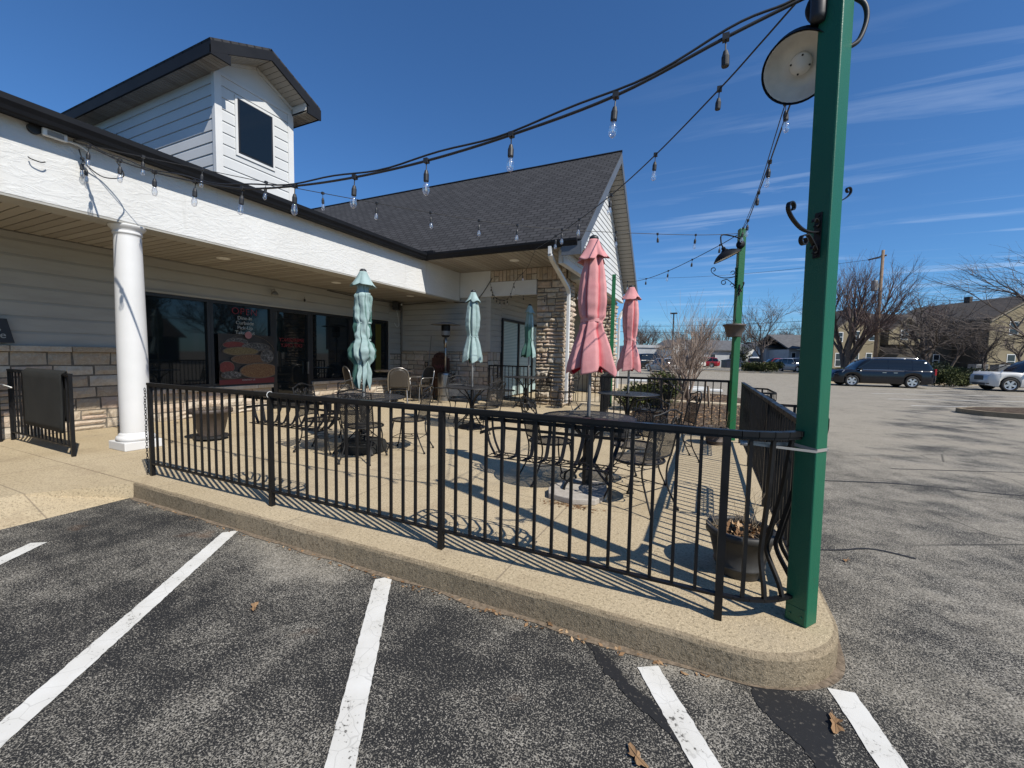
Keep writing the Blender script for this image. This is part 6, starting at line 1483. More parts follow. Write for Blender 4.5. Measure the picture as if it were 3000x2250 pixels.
# ------------------------------------------------------------------ trees
def branch_tree(label, loc, h, spread, seed, trunk_r=0.14, trunk_h=1.5, levels=5, kids=(4,4,4,4,3), twig=M_TWIG, bark=M_BARK, up=0.35, ang=(25,55), stems_n=1, name='bare_tree', cat='tree', twr=0.006, wob=0.16, group=None, lenf=0.66, lean=(0,0), nseg=5):
    root = thing(name, label, cat, loc, 0, group); ST = {}
    def grow(p, d, L, r, lv):
        rnd, T, C = ST['r'], ST['T'], ST['C']
        n = max(2, nseg-lv); pts = [p]; q = p.copy(); dd = d.copy(); rr = [r]
        for k in range(n):
            dd = (dd+Vector((rnd.gauss(0,wob), rnd.gauss(0,wob), rnd.gauss(0,wob)*0.6+up*0.05))).normalized()
            q = q+dd*L/n; pts.append(q.copy()); rr.append(max(twr*0.55, r*(1-0.55*(k+1)/n)))
        (T if lv <= 1 else C).tube(pts, rr, 7 if lv == 0 else (5 if lv <= 2 else 3), cap=False)
        if lv >= levels: return
        nk = kids[min(lv, len(kids)-1)]
        for k in range(nk):
            s = 1.0 if (k == 0) else rnd.uniform(0.35, 0.98); i = min(n-1, int(s*n)); f = s*n-i
            b0 = pts[i].lerp(pts[i+1], f); dirn = (pts[i+1]-pts[i]).normalized()
            ax = dirn.cross(Vector((rnd.gauss(0,1), rnd.gauss(0,1), rnd.gauss(0,1))))
            if ax.length < 1e-3: continue
            a = R(rnd.uniform(*ang))*(0.55 if k == 0 else 1); nd = Matrix.Rotation(a, 3, ax.normalized()) @ dirn
            nd = Vector((nd.x*spread, nd.y*spread, nd.z+up*0.62)).normalized()
            grow(b0, nd, L*lenf*rnd.uniform(0.75,1.2)*(1.1 if lv == 0 else 1), max(twr*0.7, r*(0.62 if k else 0.72)*(1-0.3*s)), lv+1)
    k = 1.0
    for pass_ in range(2):                        # second pass: same tree, limbs lengthened to the measured height
        ST['r'] = rnd = random.Random(seed); ST['T'] = T = MB(); ST['C'] = C = MB()
        for s in range(stems_n):
            a = 2*PI*s/stems_n+rnd.uniform(-.4,.4); d = Vector((math.cos(a)*0.32*(stems_n > 1)+lean[0], math.sin(a)*0.32*(stems_n > 1)+lean[1], 1)).normalized()
            grow(Vector((0,0,-0.05)), d, trunk_h*k, trunk_r/(1+0.25*(stems_n-1)), 0)
        if pass_ == 0: k = h/max(v[2] for v in T.v+C.v)
    T.build('trunk', bark, root, smooth=True, fixn=False)
    if C.f: C.build('crown', twig, root, fixn=False)
    return root
def gat(px, depth, dz=0.0):
    p_ = at(px, 1060, depth); return Vector((p_.x, p_.y, gz(p_.y)+dz))
# young staked vase-shaped tree in the mulch
yt = branch_tree('young vase shaped bare tree with pale trunk in the mulch bed behind the railing', Vector((-0.40,11.65,0.13)), 3.2, 0.95, 5, 0.055, 0.85, 4, (10,5,4,3), M_TWIGL, M_TWIGL, up=0.55, ang=(18,56), twr=0.0032, wob=0.06, lenf=0.80)
branch_tree('second young bare tree, in the farther mulch bed behind the concrete edging', Vector((-0.55,16.6,0.15)), 3.3, 0.85, 15, 0.05, 1.0, 4, (9,5,4,3), M_TWIGL, M_TWIGL, up=0.65, ang=(16,50), twr=0.004, wob=0.08, lenf=0.72)
for x, y, h_, lx, lab in ((0.10,12.9,0.62,-0.06,'dark timber stake standing in the mulch bed right of the young tree'),(-0.95,11.0,0.95,-0.12,'split timber stake leaning left in the mulch bed'),(-0.05,15.9,0.66,0.02,'short timber stake in the farther mulch bed'),(-0.90,12.1,0.95,0.52,'pale timber prop leaning right against the young tree'),(-0.62,10.6,0.95,0.25,'broad dark board leaning in the mulch bed behind the railing')):
    b = MB(); b.bar((x,y,0.08), (x+lx,y+0.03,0.13+h_), 0.16 if 'board' in lab else 0.06, 0.03 if 'board' in lab else 0.05); o = b.build('timber_stake', M_WOOD, bevel=0.004); tag(o, lab, 'stake')
# big lot trees
branch_tree('tall bare maple with reddish buds and several stems, directly left of the utility pole', gat(2480,41), 12.2, 1.15, 3, 0.42, 3.0, 5, (5,5,4,4,3), M_TWIGR, M_BARK, up=0.42, ang=(18,40), stems_n=3, twr=0.010, wob=0.055, lenf=0.66)
branch_tree('wide spreading bare tree behind the minivan, its long limb reaching right', gat(2722,40), 9.4, 1.5, 11, 0.42, 2.0, 5, (5,5,4,4,3), M_TWIG, M_BARK, up=0.20, ang=(28,58), twr=0.010, wob=0.10, lenf=0.76)
branch_tree('upright reddish bare tree right behind the spreading tree', gat(2705,50), 9.4, 0.8, 19, 0.25, 2.5, 5, (5,5,4,3,3), M_TWIGR, M_BARK, up=0.45, ang=(16,36), twr=0.010, wob=0.05)
branch_tree('slender bare tree against the dark middle of the tan building', gat(2778,45), 7.0, 0.8, 23, 0.16, 1.9, 5, (4,4,4,3,3), M_TWIG, M_BARK, up=0.5, ang=(18,45), twr=0.010, wob=0.12)
branch_tree('small bare tree in front of the tan gable wall, left of the white SUV', gat(2886,36), 5.6, 1.0, 29, 0.16, 1.4, 5, (6,5,4,3,3), M_TWIG, M_BARK, up=0.30, ang=(22,52), twr=0.007, wob=0.08)
branch_tree('big bare tree at the right edge of the photo reaching high into the sky', gat(3070,33), 12.4, 1.6, 31, 0.24, 2.8, 5, (6,5,4,4,3), M_TWIG, M_BARK, up=0.22, ang=(25,55), twr=0.008, wob=0.09, lenf=0.74)
branch_tree('thin bare tree beside the tan gable wall at the right edge', gat(2990,42), 6.2, 1.1, 37, 0.2, 1.3, 5, (5,5,4,3,3), M_TWIG, M_BARK, up=0.25, ang=(25,55), twr=0.009, wob=0.17)
branch_tree('bare spreading tree on the hedge island between the two green posts', gat(2233,46), 9.6, 1.3, 41, 0.17, 2.2, 5, (6,5,4,4,3), M_TWIG, M_BARK, up=0.30, ang=(24,50), twr=0.010, wob=0.07, lenf=0.70)
branch_tree('low umbrella shaped ornamental tree in the far lot beside the second pink umbrella', gat(1939,38), 3.6, 1.7, 43, 0.13, 1.2, 5, (6,5,4,4,3), M_TWIGL, M_TWIGL, up=0.02, ang=(35,70), twr=0.009, wob=0.14)
for i, (px, dp, hh, sp) in enumerate(((1905,105,11.5,1.05),(1985,110,9.5,1.1),(2050,100,12.0,1.1),(2110,104,11.5,1.2),(2175,100,10.5,1.1),(2300,96,11.5,1.1),(2360,92,10.5,1.0),(1868,120,11.0,1.0),(2640,85,16.0,1.0),(2770,88,15.5,0.9),(2850,86,17,0.8),(2900,88,16.5,0.75),(2985,84,17,0.8))):
    labs = ['round crowned bare tree above the long pale building','bare tree behind the street lamp','bare tree behind the young vase shaped tree','bare tree over the grey shop roof','bare tree behind the hanging pot','bare tree behind the hedge island tree','bare tree left of the near green post','bare tree at the far left of the skyline','bare treetop rising behind the brown roof ridge','thin bare treetop behind the brown roof','narrow bare treetop left of the tan gable peak','narrow bare treetop at the tan gable peak','bare treetop right of the tan gable peak']
    branch_tree(labs[i], gat(px,dp), hh, sp, 60+i, 0.3, 2.5, 5, (5,5,4,4,3), M_TWIG, M_BARK, up=0.36, ang=(20,48), twr=0.022, wob=0.07, name='background_tree', lenf=0.70, group=None)
# trees and houses out of frame to the right that the porch windows mirror
for i, (x, y, hh) in enumerate(((38,24,12),(46,36,14),(36,15,10),(52,30,13),(34,32,11))):
    branch_tree(['bare tree beyond the right edge, nearest the lot entrance','bare tree beyond the right edge, tallest of its row','small bare tree beyond the right edge','bare tree beyond the right edge, farthest from the camera','bare tree beyond the right edge, behind the small one'][i], Vector((x,y,0)), hh, 1.1, 90+i, 0.3, 2.3, 5, (5,5,4,4,3), M_TWIG, M_BARK, up=0.4, ang=(22,50), twr=0.02, wob=0.13, name='background_tree')
hb = thing('dark_house', 'low dark house beyond the right edge of the photo, mirrored in the windows', 'house', (44,20,0)); b = MB(); b.bx((-4,-9,0),(4,9,3.0)); b.build('wall', M_ROOFBR, hb); b = MB(); b.slab([(-4.6,-9.6,3.0),(4.6,-9.6,3.0),(0,-9.6,5.4)], (0,19.2,0)); b.build('roof', M_ROOFBR, hb)
# ------------------------------------------------------------------ bushes
def bush(label, loc, rx, ry, rz_, seed, m=M_LEAF, n=2600, s=0.035, name='bush', group=None, box=False):
    root = thing(name, label, 'bush', loc, 0, group); rnd = random.Random(seed); b = MB()
    lumps = [(Vector((rnd.uniform(-.45,.45)*rx, rnd.uniform(-.45,.45)*ry, rz_*rnd.uniform(.35,.75))), rnd.uniform(.45,.7)) for _ in range(9)]
    for _ in range(n):
        c, k = rnd.choice(lumps); d = Vector((rnd.gauss(0,1),rnd.gauss(0,1),rnd.gauss(0,1))).normalized(); q = rnd.uniform(.72,1.04)
        p_ = c+Vector((d.x*rx*k*q, d.y*ry*k*q, d.z*rz_*k*0.62*q))
        if p_.z < 0.02: p_.z = rnd.uniform(0.02, 0.1)
        u = (d+Vector((rnd.gauss(0,.6),rnd.gauss(0,.6),rnd.gauss(0,.6)+0.3))).normalized()*s*rnd.uniform(.6,1.3); w = u.cross(Vector((rnd.gauss(0,1),rnd.gauss(0,1),rnd.gauss(0,1)))).normalized()*s*0.42
        b.quad(p_-u*0.5, p_+w, p_+u, p_-w, min(1,max(0,0.5+rnd.gauss(0,.22)+0.12*mnoise.noise(p_*4))))
    b.build('foliage', m, root, tint=True, fixn=False)
    b = MB()
    for k in range(5): b.tube([(rnd.uniform(-.06,.06),rnd.uniform(-.06,.06),-0.05), (rnd.uniform(-.3,.3)*rx,rnd.uniform(-.3,.3)*ry,rz_*0.6)], 0.012, 5)
    b.build('stem', M_BARK, root); return root
bush('green evergreen bush in the near mulch bed behind the far pink umbrella', (-1.55,11.1,0.12), 0.62, 0.55, 0.72, 2, n=4200, s=0.05)
bush('green evergreen bush behind the nearer one, by the concrete edging', (-1.15,13.2,0.12), 0.62, 0.55, 0.92, 3, n=4200, s=0.05)
for i, (px, dp, r_, h_) in enumerate(((2196,45.5,0.9,0.95),(2218,44.5,0.85,1.0),(2246,43.5,1.0,1.05),(2272,46,0.9,1.1))): bush(['clipped hedge bush at the left end of the island','hedge bush under the island tree','hedge bush on the island right of the tree','hedge bush at the right end of the island'][i], gat(px,dp), r_, r_, h_, 20+i, n=1300, s=0.11, group='clipped bushes on the hedge island')
for i, (px, dp, r_, h_, mm) in enumerate(((2447,38,0.5,0.7,M_LEAFD),(2462,38.5,0.5,0.75,M_LEAFD),(2478,38,0.5,0.75,M_LEAFD),(2757,27.5,0.62,1.0,M_LEAF),(2800,26.8,0.85,1.15,M_LEAF),(2826,27.5,0.6,0.8,M_LEAF),(2735,33,1.0,1.5,M_LEAFD))): bush(['small dark bush left of the maple, beside the green post','small dark bush before the tan wall','small dark bush at the foot of the maple','round clipped bush touching the minivan tail','largest clipped bush between minivan and white SUV','small clipped bush beside the white SUV nose','dark tall bush above the minivan tail'][i], gat(px,dp), r_, r_, h_, 40+i, mm, n=1500, s=0.085)
for i, (px, dp, r_, h_) in enumerate(((2050,68,1.1,1.4),(2072,66,1.2,1.6),(2110,76,1.0,3.0),(2182,72,1.0,3.4),(1975,58,0.9,1.0))): bush(['low bush at the far lot edge left of the bin','round dark bush at the far lot edge','tall dark shrub beside the grey shop door','tall dark shrub right of the blue bin','low bush beside the far parked cars'][i], gat(px,dp), r_, r_, h_, 60+i, M_LEAFD, n=700, s=0.18)
# planting strip and low hedge behind the van
pA, pB, pC, pD = gat(2440,29.5), gat(3300,28.2), gat(3300,50), gat(2440,55)
o = sheet('planting_strip', [(p_.x,p_.y) for p_ in (pA,pB,pC,pD)], 0.10, M_GRASS, thick=0.15)
e0, e1 = gat(2435,29.3), gat(3300,28.0); b = MB(); b.bar(e0+Vector((0,0,0.06)), e1+Vector((0,0,0.06)), 0.16, 0.14); tag(b.build('lot_kerb', M_WALK), kind='structure')
bush('long low dark hedge along the foot of the tan building', gat(2800,36)+Vector((0,0,0.05)), 3.0, 1.5, 1.0, 71, M_LEAFD, n=2500, s=0.12, name='hedge')
for px, dp in ((2340,43.5),(2200,44)):
    pass
b = MB(); k0, k1 = gat(2060,46), gat(2420,40); b.bar(k0+Vector((0,0,0.05)), k1+Vector((0,0,0.05)), 0.5, 0.13); tag(b.build('island_kerb', M_WALK), kind='structure')
# ------------------------------------------------------------------ tan apartment building (built along the view, about 58 m off)
def frame(px, depth, z=0.0):
    """local frame: x to the right of the photograph, y away from it"""
    p_ = gat(px, depth); return (p_.x, p_.y, 0.0), -0.0+YAW
def lt(D): return lambda px, d=D: (px-1500)/FPX*d       # lateral metres at depth
D0 = 58.0; X = lt(D0)
o0 = FH*D0; TB = thing('apartment_building', 'two storey tan clapboard building with brown roofs and gables behind the bare trees', 'building', (o0.x, o0.y, 0), YAW)
def lb(mb, nm, m, par=None, **kw): return mb.build(nm, m, par or TB, **kw)
def Zp(py, px, d=D0): return at(px, py, d).z
b = MB()
b.bx((X(2436), 0, 0), (X(2570), 5, Zp(965,2500)))                       # left gabled wing
rb = MB(); rb.bx((X(2571), 2.5, 0), (X(2836), 12, Zp(970,2700))); rb.bx((X(2836), -1.9, 0), (X(2836)+0.04, 12, Zp(940,2840))); rb.bx((X(2564), 0, 0), (X(2570), 2.5, Zp(965,2500))); lb(rb, 'recessed_wall', noisy('dark_brown_wall', (0.05,0.042,0.03), (0.075,0.062,0.045), 1, 0.85))  # recess walls and inner wing sides in a darker brown
b.bx((X(2838), -2.0, 0), (X(3120), 16, Zp(938,2840)))                    # right gabled wing
g0, g1, ga = X(2436), X(2562), X(2500)
b.slab([(g0,0,Zp(965,2500)),(g1,0,Zp(965,2500)),(ga+0.2,0,Zp(908,2500))], (0,5,0))
g2, g3, gb = X(2837), X(3075), X(2952)
b.slab([(g2,-2,Zp(938,2840)),(g3,-2,Zp(938,2840)),(gb,-2,Zp(874,2952))], (0,14,0))
p0, p1 = X(2602), X(2694)
b.bx((p0, 0.4, Zp(1010,2650)), (p1, 2.5, Zp(965,2650))); b.slab([(p0,0.4,Zp(965,2650)),(p1,0.4,Zp(965,2650)),((p0+p1)/2,0.4,Zp(932,2650))], (0,2.1,0))
lb(b, 'wall', M_TANWALL)
b = MB()
def gable_roof(x0, x1, xa, ze, za, y0, y1, ov=0.35, th=0.22):
    for xs, xe in ((x0-ov, xa), (x1+ov, xa)):
        zs = ze-(za-ze)*ov/abs(xa-x0)
        b.slab([(xs,y0-0.4,zs),(xe,y0-0.4,za),(xe,y0-0.4,za+th),(xs,y0-0.4,zs+th)], (0,y1-y0+0.4,0))
gable_roof(g0, g1, ga+0.2, Zp(965,2500), Zp(908,2500), 0, 5); gable_roof(g2, g3, gb, Zp(938,2840), Zp(874,2952), -2, 14); gable_roof(p0, p1, (p0+p1)/2, Zp(965,2650), Zp(932,2650), 0.4, 4.5)
b.slab([(X(2566),1.2,Zp(978,2600)),(X(2566),8,Zp(907,2600)),(X(2566),8,Zp(907,2600)+.25),(X(2566),1.2,Zp(978,2600)+.25)], (X(2870)-X(2566),0,0))
b.slab([(X(2566),8,Zp(907,2600)),(X(2566),15,Zp(950,2600)),(X(2566),15,Zp(950,2600)+.25),(X(2566),8,Zp(907,2600)+.25)], (X(2870)-X(2566),0,0))
b.slab([(X(2568),-1.2,Zp(1038,2600)),(X(2640),-1.2,Zp(1038,2600)),(X(2622),2.4,Zp(1008,2600)),(X(2585),2.4,Zp(1008,2600))], (0,0.0,0.12))
for k in range(12):
    xx = X(2572+k*5.4); b.bar((xx,-1.22,Zp(1038,2600)+0.15), (xx*0.25+X(2603)*0.75,2.4,Zp(1008,2600)+0.15), 0.06, 0.10)
b.bx((X(2888),3,Zp(880,2890)), (X(2897),3.8,Zp(868,2890)+0.3))
lb(b, 'roof', M_ROOFBR)
b = MB()
for (xa_, za_, xb_, zb_, yy) in ((g0-.35,Zp(972,2500),ga+.2,Zp(908,2500),-0.42),(g1+.35,Zp(972,2500),ga+.2,Zp(908,2500),-0.42),(p0-.35,Zp(976,2650),(p0+p1)/2,Zp(932,2650),-0.02),(p1+.35,Zp(976,2650),(p0+p1)/2,Zp(932,2650),-0.02),(g2-.35,Zp(945,2840),gb,Zp(874,2952),-2.42),(g3+.35,Zp(945,2840),gb,Zp(874,2952),-2.42)): b.bar((xa_,yy,za_),(xb_,yy,zb_), 0.10, 0.30, up=(0,1,0))
lb(b, 'bargeboard', noisy('tan_trim', (0.22,0.185,0.13), (0.27,0.23,0.17), 2, 0.8))
for px, y0, y1, wpx, yy in ((2451,1036,1072,14,-0.03),(2502,1036,1072,14,-0.03),(2540,1036,1068,14,-0.03),(2452,975,1000,14,-0.03),(2500,972,997,14,-0.03),(2546,972,997,16,-0.03),(2647,968,994,18,0.37),(2960,1036,1076,22,-2.03),(2905,948,982,22,-2.03),(2990,944,980,22,-2.03),(2905,1040,1076,20,-2.03),(2790,1040,1072,16,2.47)):
    f = MB(); x_ = X(px); w_ = wpx/FPX*D0; f.bx((x_-w_/2-.1,yy,Zp(y1,px)-.1),(x_+w_/2+.1,yy+0.02,Zp(y0,px)+.1)); fo = lb(f, 'window', M_WHITEWALL); g = MB(); g.bx((x_-w_/2,yy-.02,Zp(y1,px)),(x_+w_/2,yy-.001,(Zp(y1,px)+Zp(y0,px))/2-.04)); g.bx((x_-w_/2,yy-.02,(Zp(y1,px)+Zp(y0,px))/2+.04),(x_+w_/2,yy-.001,Zp(y0,px))); lb(g, 'pane', M_FARGLASS, fo)
for px in (2866,2932):
    u = gat(px, 52); r_ = thing('air_conditioner', 'grey air conditioning unit %s beside the tan gable wall' % ('left of the small tree' if px < 2900 else 'nearer the white SUV'), 'air conditioner', u, YAW); b = MB(); b.bx((-0.75,-0.5,0),(0.75,0.5,1.2)); b.build('cabinet', M_GALV, r_, bevel=0.03); b = MB(); b.lathe([(0,1.2),(0.42,1.2),(0.42,1.27),(0.1,1.29),(0,1.29)], 20); b.build('fan_guard', M_BLACKPL, r_)
    b = MB(); 
    for k in range(10): b.bx((-0.7,-0.515,0.12+k*0.1),(0.7,-0.501,0.16+k*0.1))
    b.build('louvre', M_BLACKPL, r_)
# utility pole with transformer
up_ = gat(2563, 39); UP = thing('utility_pole', 'brown timber utility pole with a grey transformer can', 'utility pole', up_)
b = MB(); b.tube([(0,0,0),(0,0,11.6)], [0.17,0.12], 12); b.build('pole', M_POLE, UP, smooth=True)
b = MB(); b.bar((-0.9,0.6,10.9),(0.25,-0.1,11.1), 0.10, 0.12); b.build('cross_arm', M_POLE, UP)
b = MB(); b.lathe([(0,0),(0.24,0),(0.25,0.05),(0.25,0.86),(0.22,0.92),(0,0.94)], 22, (-0.52,-0.24,7.9)); b.box((-0.27,-0.12,8.35),(0.25,0.08,0.4)); b.build('transformer', M_GALV, UP, smooth=False)
b = MB(); b.lathe([(0,0),(0.04,0),(0.05,0.06),(0.03,0.12),(0.05,0.18),(0,0.22)], 10, (-0.52,-0.24,8.84)); b.lathe([(0,0),(0.04,0),(0.05,0.06),(0,0.16)], 10, (-0.1,0.1,11.08)); b.build('insulator', M_GALV, UP)
def wire(label, a, c, sag=0.6, r=0.016):
    a, c = Vector(a), Vector(c); P = [a.lerp(c, t_/16)-Vector((0,0,sag*4*(t_/16)*(1-t_/16))) for t_ in range(17)]; b = MB(); b.tube(P, r, 4, cap=False); o = b.build('overhead_wire', M_BLACKPL, fixn=False); tag(o, label, 'wire')
pt_ = up_+Vector((0,0,7.0))
wire('white service wire from the utility pole across the tan building', up_+Vector((0,0,6.55)), at(3150,958,34), 0.3, 0.02)
wire('overhead wire high behind the back green post', at(1870,815,60), up_+Vector((0,0,10.9)), 0.5, 0.016)
wire('upper overhead wire over the far lot', at(1780,954,75), at(2500,930,60), 0.5, 0.03)
wire('lower overhead wire over the far lot', at(1780,970,75), at(2500,952,60), 0.6, 0.03)
# lot lamp
lp = gat(1968, 50); LP = thing('lot_lamp', 'tall thin parking lot lamp with a flat head over the far lot', 'street lamp', lp)
hz = at(1972, 926, 50).z
b = MB(); b.tube([(0,0,-0.3),(0,0,hz-0.1)], [0.11,0.07], 10); b.build('pole', M_BLACKPL, LP); b = MB(); b.bx((-0.4,-0.18,hz-0.1),(0.4,0.18,hz+0.06)); b.build('lamp_head', M_BLACKPL, LP, bevel=0.03)
# ------------------------------------------------------------------ far shops
def far_building(label, px0, px1, depth, ytop, yeave, ybase, wallm, roofm, gable=None, dd=10, name='shop_building'):
    X_ = lt(depth); o_ = FH*depth; B = thing(name, label, 'building', (o_.x, o_.y, 0), YAW); pm = (px0+px1)/2
    zt_, ze_ = at(pm,ytop,depth).z, at(pm,yeave,depth).z; b = MB(); b.bx((X_(px0),0,-0.5),(X_(px1),dd,ze_)); b.build('wall', wallm, B)
    b = MB()
    if gable == 'front':
        xa = (X_(px0)+X_(px1))/2; w = MB(); w.slab([(X_(px0),0,ze_),(X_(px1),0,ze_),(xa,0,zt_)], (0,dd,0)); w.build('gable', wallm, B)
        for xs in (X_(px0)-0.4, X_(px1)+0.4): b.slab([(xs,-0.4,ze_-0.2),(xa,-0.4,zt_),(xa,-0.4,zt_+.25),(xs,-0.4,ze_+.05)], (0,dd+.4,0))
    elif gable == 'flat': b.bx((X_(px0)-.2,-.2,ze_),(X_(px1)+.2,dd,zt_))
    else:
        b.slab([(X_(px0)-.4,-.5,ze_),(X_(px0)-.4,dd/2,zt_),(X_(px0)-.4,dd/2,zt_+.2),(X_(px0)-.4,-.5,ze_+.2)], (X_(px1)-X_(px0)+.8,0,0)); b.slab([(X_(px0)-.4,dd/2,zt_),(X_(px0)-.4,dd,ze_),(X_(px0)-.4,dd,ze_+.2),(X_(px0)-.4,dd/2,zt_+.2)], (X_(px1)-X_(px0)+.8,0,0))
    b.build('roof', roofm, B)
    def win(px, y0, y1, w, nm='window', m=M_FARGLASS, fm=M_WHITEWALL):
        f = MB(); x_ = X_(px); w_ = w/FPX*depth/2; za, zb = at(px,y0,depth).z, at(px,y1,depth).z; f.bx((x_-w_-.12,-.03,zb-.1),(x_+w_+.12,-.002,za+.12)); fo = f.build(nm, fm, B); g = MB(); g.bx((x_-w_,-.05,zb),(x_+w_,-.031,za)); g.build('pane', m, fo)
    return B, win
B, win = far_building('long low pale building with a flat grey roof at the left of the far lot', 1850, 1975, 82, 1011, 1019, 1066, M_GREYWALL, M_GREYWALL, 'flat'); [win(px,1040,1062,9) for px in (1880,1910,1945)]
B, win = far_building('white gabled house behind the street lamp', 1965, 2030, 76, 995, 1018, 1068, M_WHITEWALL, M_ROOFGR, 'front'); win(1990,1030,1060,16)
B, win = far_building('grey shop with a dark shingled roof behind the blue bin', 2030, 2186, 74, 997, 1028, 1068, M_GREYWALL, M_ROOFGR); [win(px,1038,1066,14) for px in (2085,2140,2165)]
g = MB()
B, win = far_building('white gabled shop front behind the hedge island', 2180, 2245, 72, 1010, 1035, 1070, M_WHITEWALL, M_ROOFGR, 'front'); win(2195,1042,1066,9); win(2225,1040,1066,14)
B, win = far_building('brown roofed shop behind the parked cars', 2240, 2312, 71, 1003, 1020, 1070, M_GREYWALL, M_ROOFBR); win(2270,1045,1066,12)
B, win = far_building('grey steep roofed building just left of the near green post', 2306, 2440, 66, 980, 1025, 1072, M_GREYWALL, M_ROOFGR); [win(px,1034,1062,10) for px in (2320,2345)]
b = MB(); 
D = gat(2140, 56); DU = thing('rubbish_bin', 'dark navy wheeled dumpster beside the back green post', 'dumpster', D, YAW)
b = MB(); b.slab([(-0.9,-0.7,0.12),(0.9,-0.7,0.12),(0.9,-0.7,1.35),(-0.9,-0.7,1.05)], (0,1.4,0)); b.build('body', M_CBLK if False else carpaint('dumpster_blue', (0.008,0.012,0.03), 0.5), DU, bevel=0.03); b = MB(); b.slab([(-0.95,-0.75,1.06),(0.95,-0.75,1.36),(0.95,-0.75,1.43),(-0.95,-0.75,1.13)], (0,1.5,0)); b.build('lid', M_BLACKPL, DU)
for px, dp, lab in ((1878,27.0,'white concrete wheel stop left of the far bay'),(2035,21,'white wheel stop behind the young tree'),(2068,19.5,'white wheel stop end by the short stake')):
    u = gat(px,dp); b = MB(); b.prism([(-0.75,-0.08),(0.75,-0.08),(0.75,0.08),(-0.75,0.08)], 0, 0.13); o = b.build('wheel_stop', M_WPLAST, bevel=0.03); o.location = u; o.rotation_euler = (0,0,YAW-0.3); tag(o, lab, 'wheel stop', 'white concrete wheel stops')
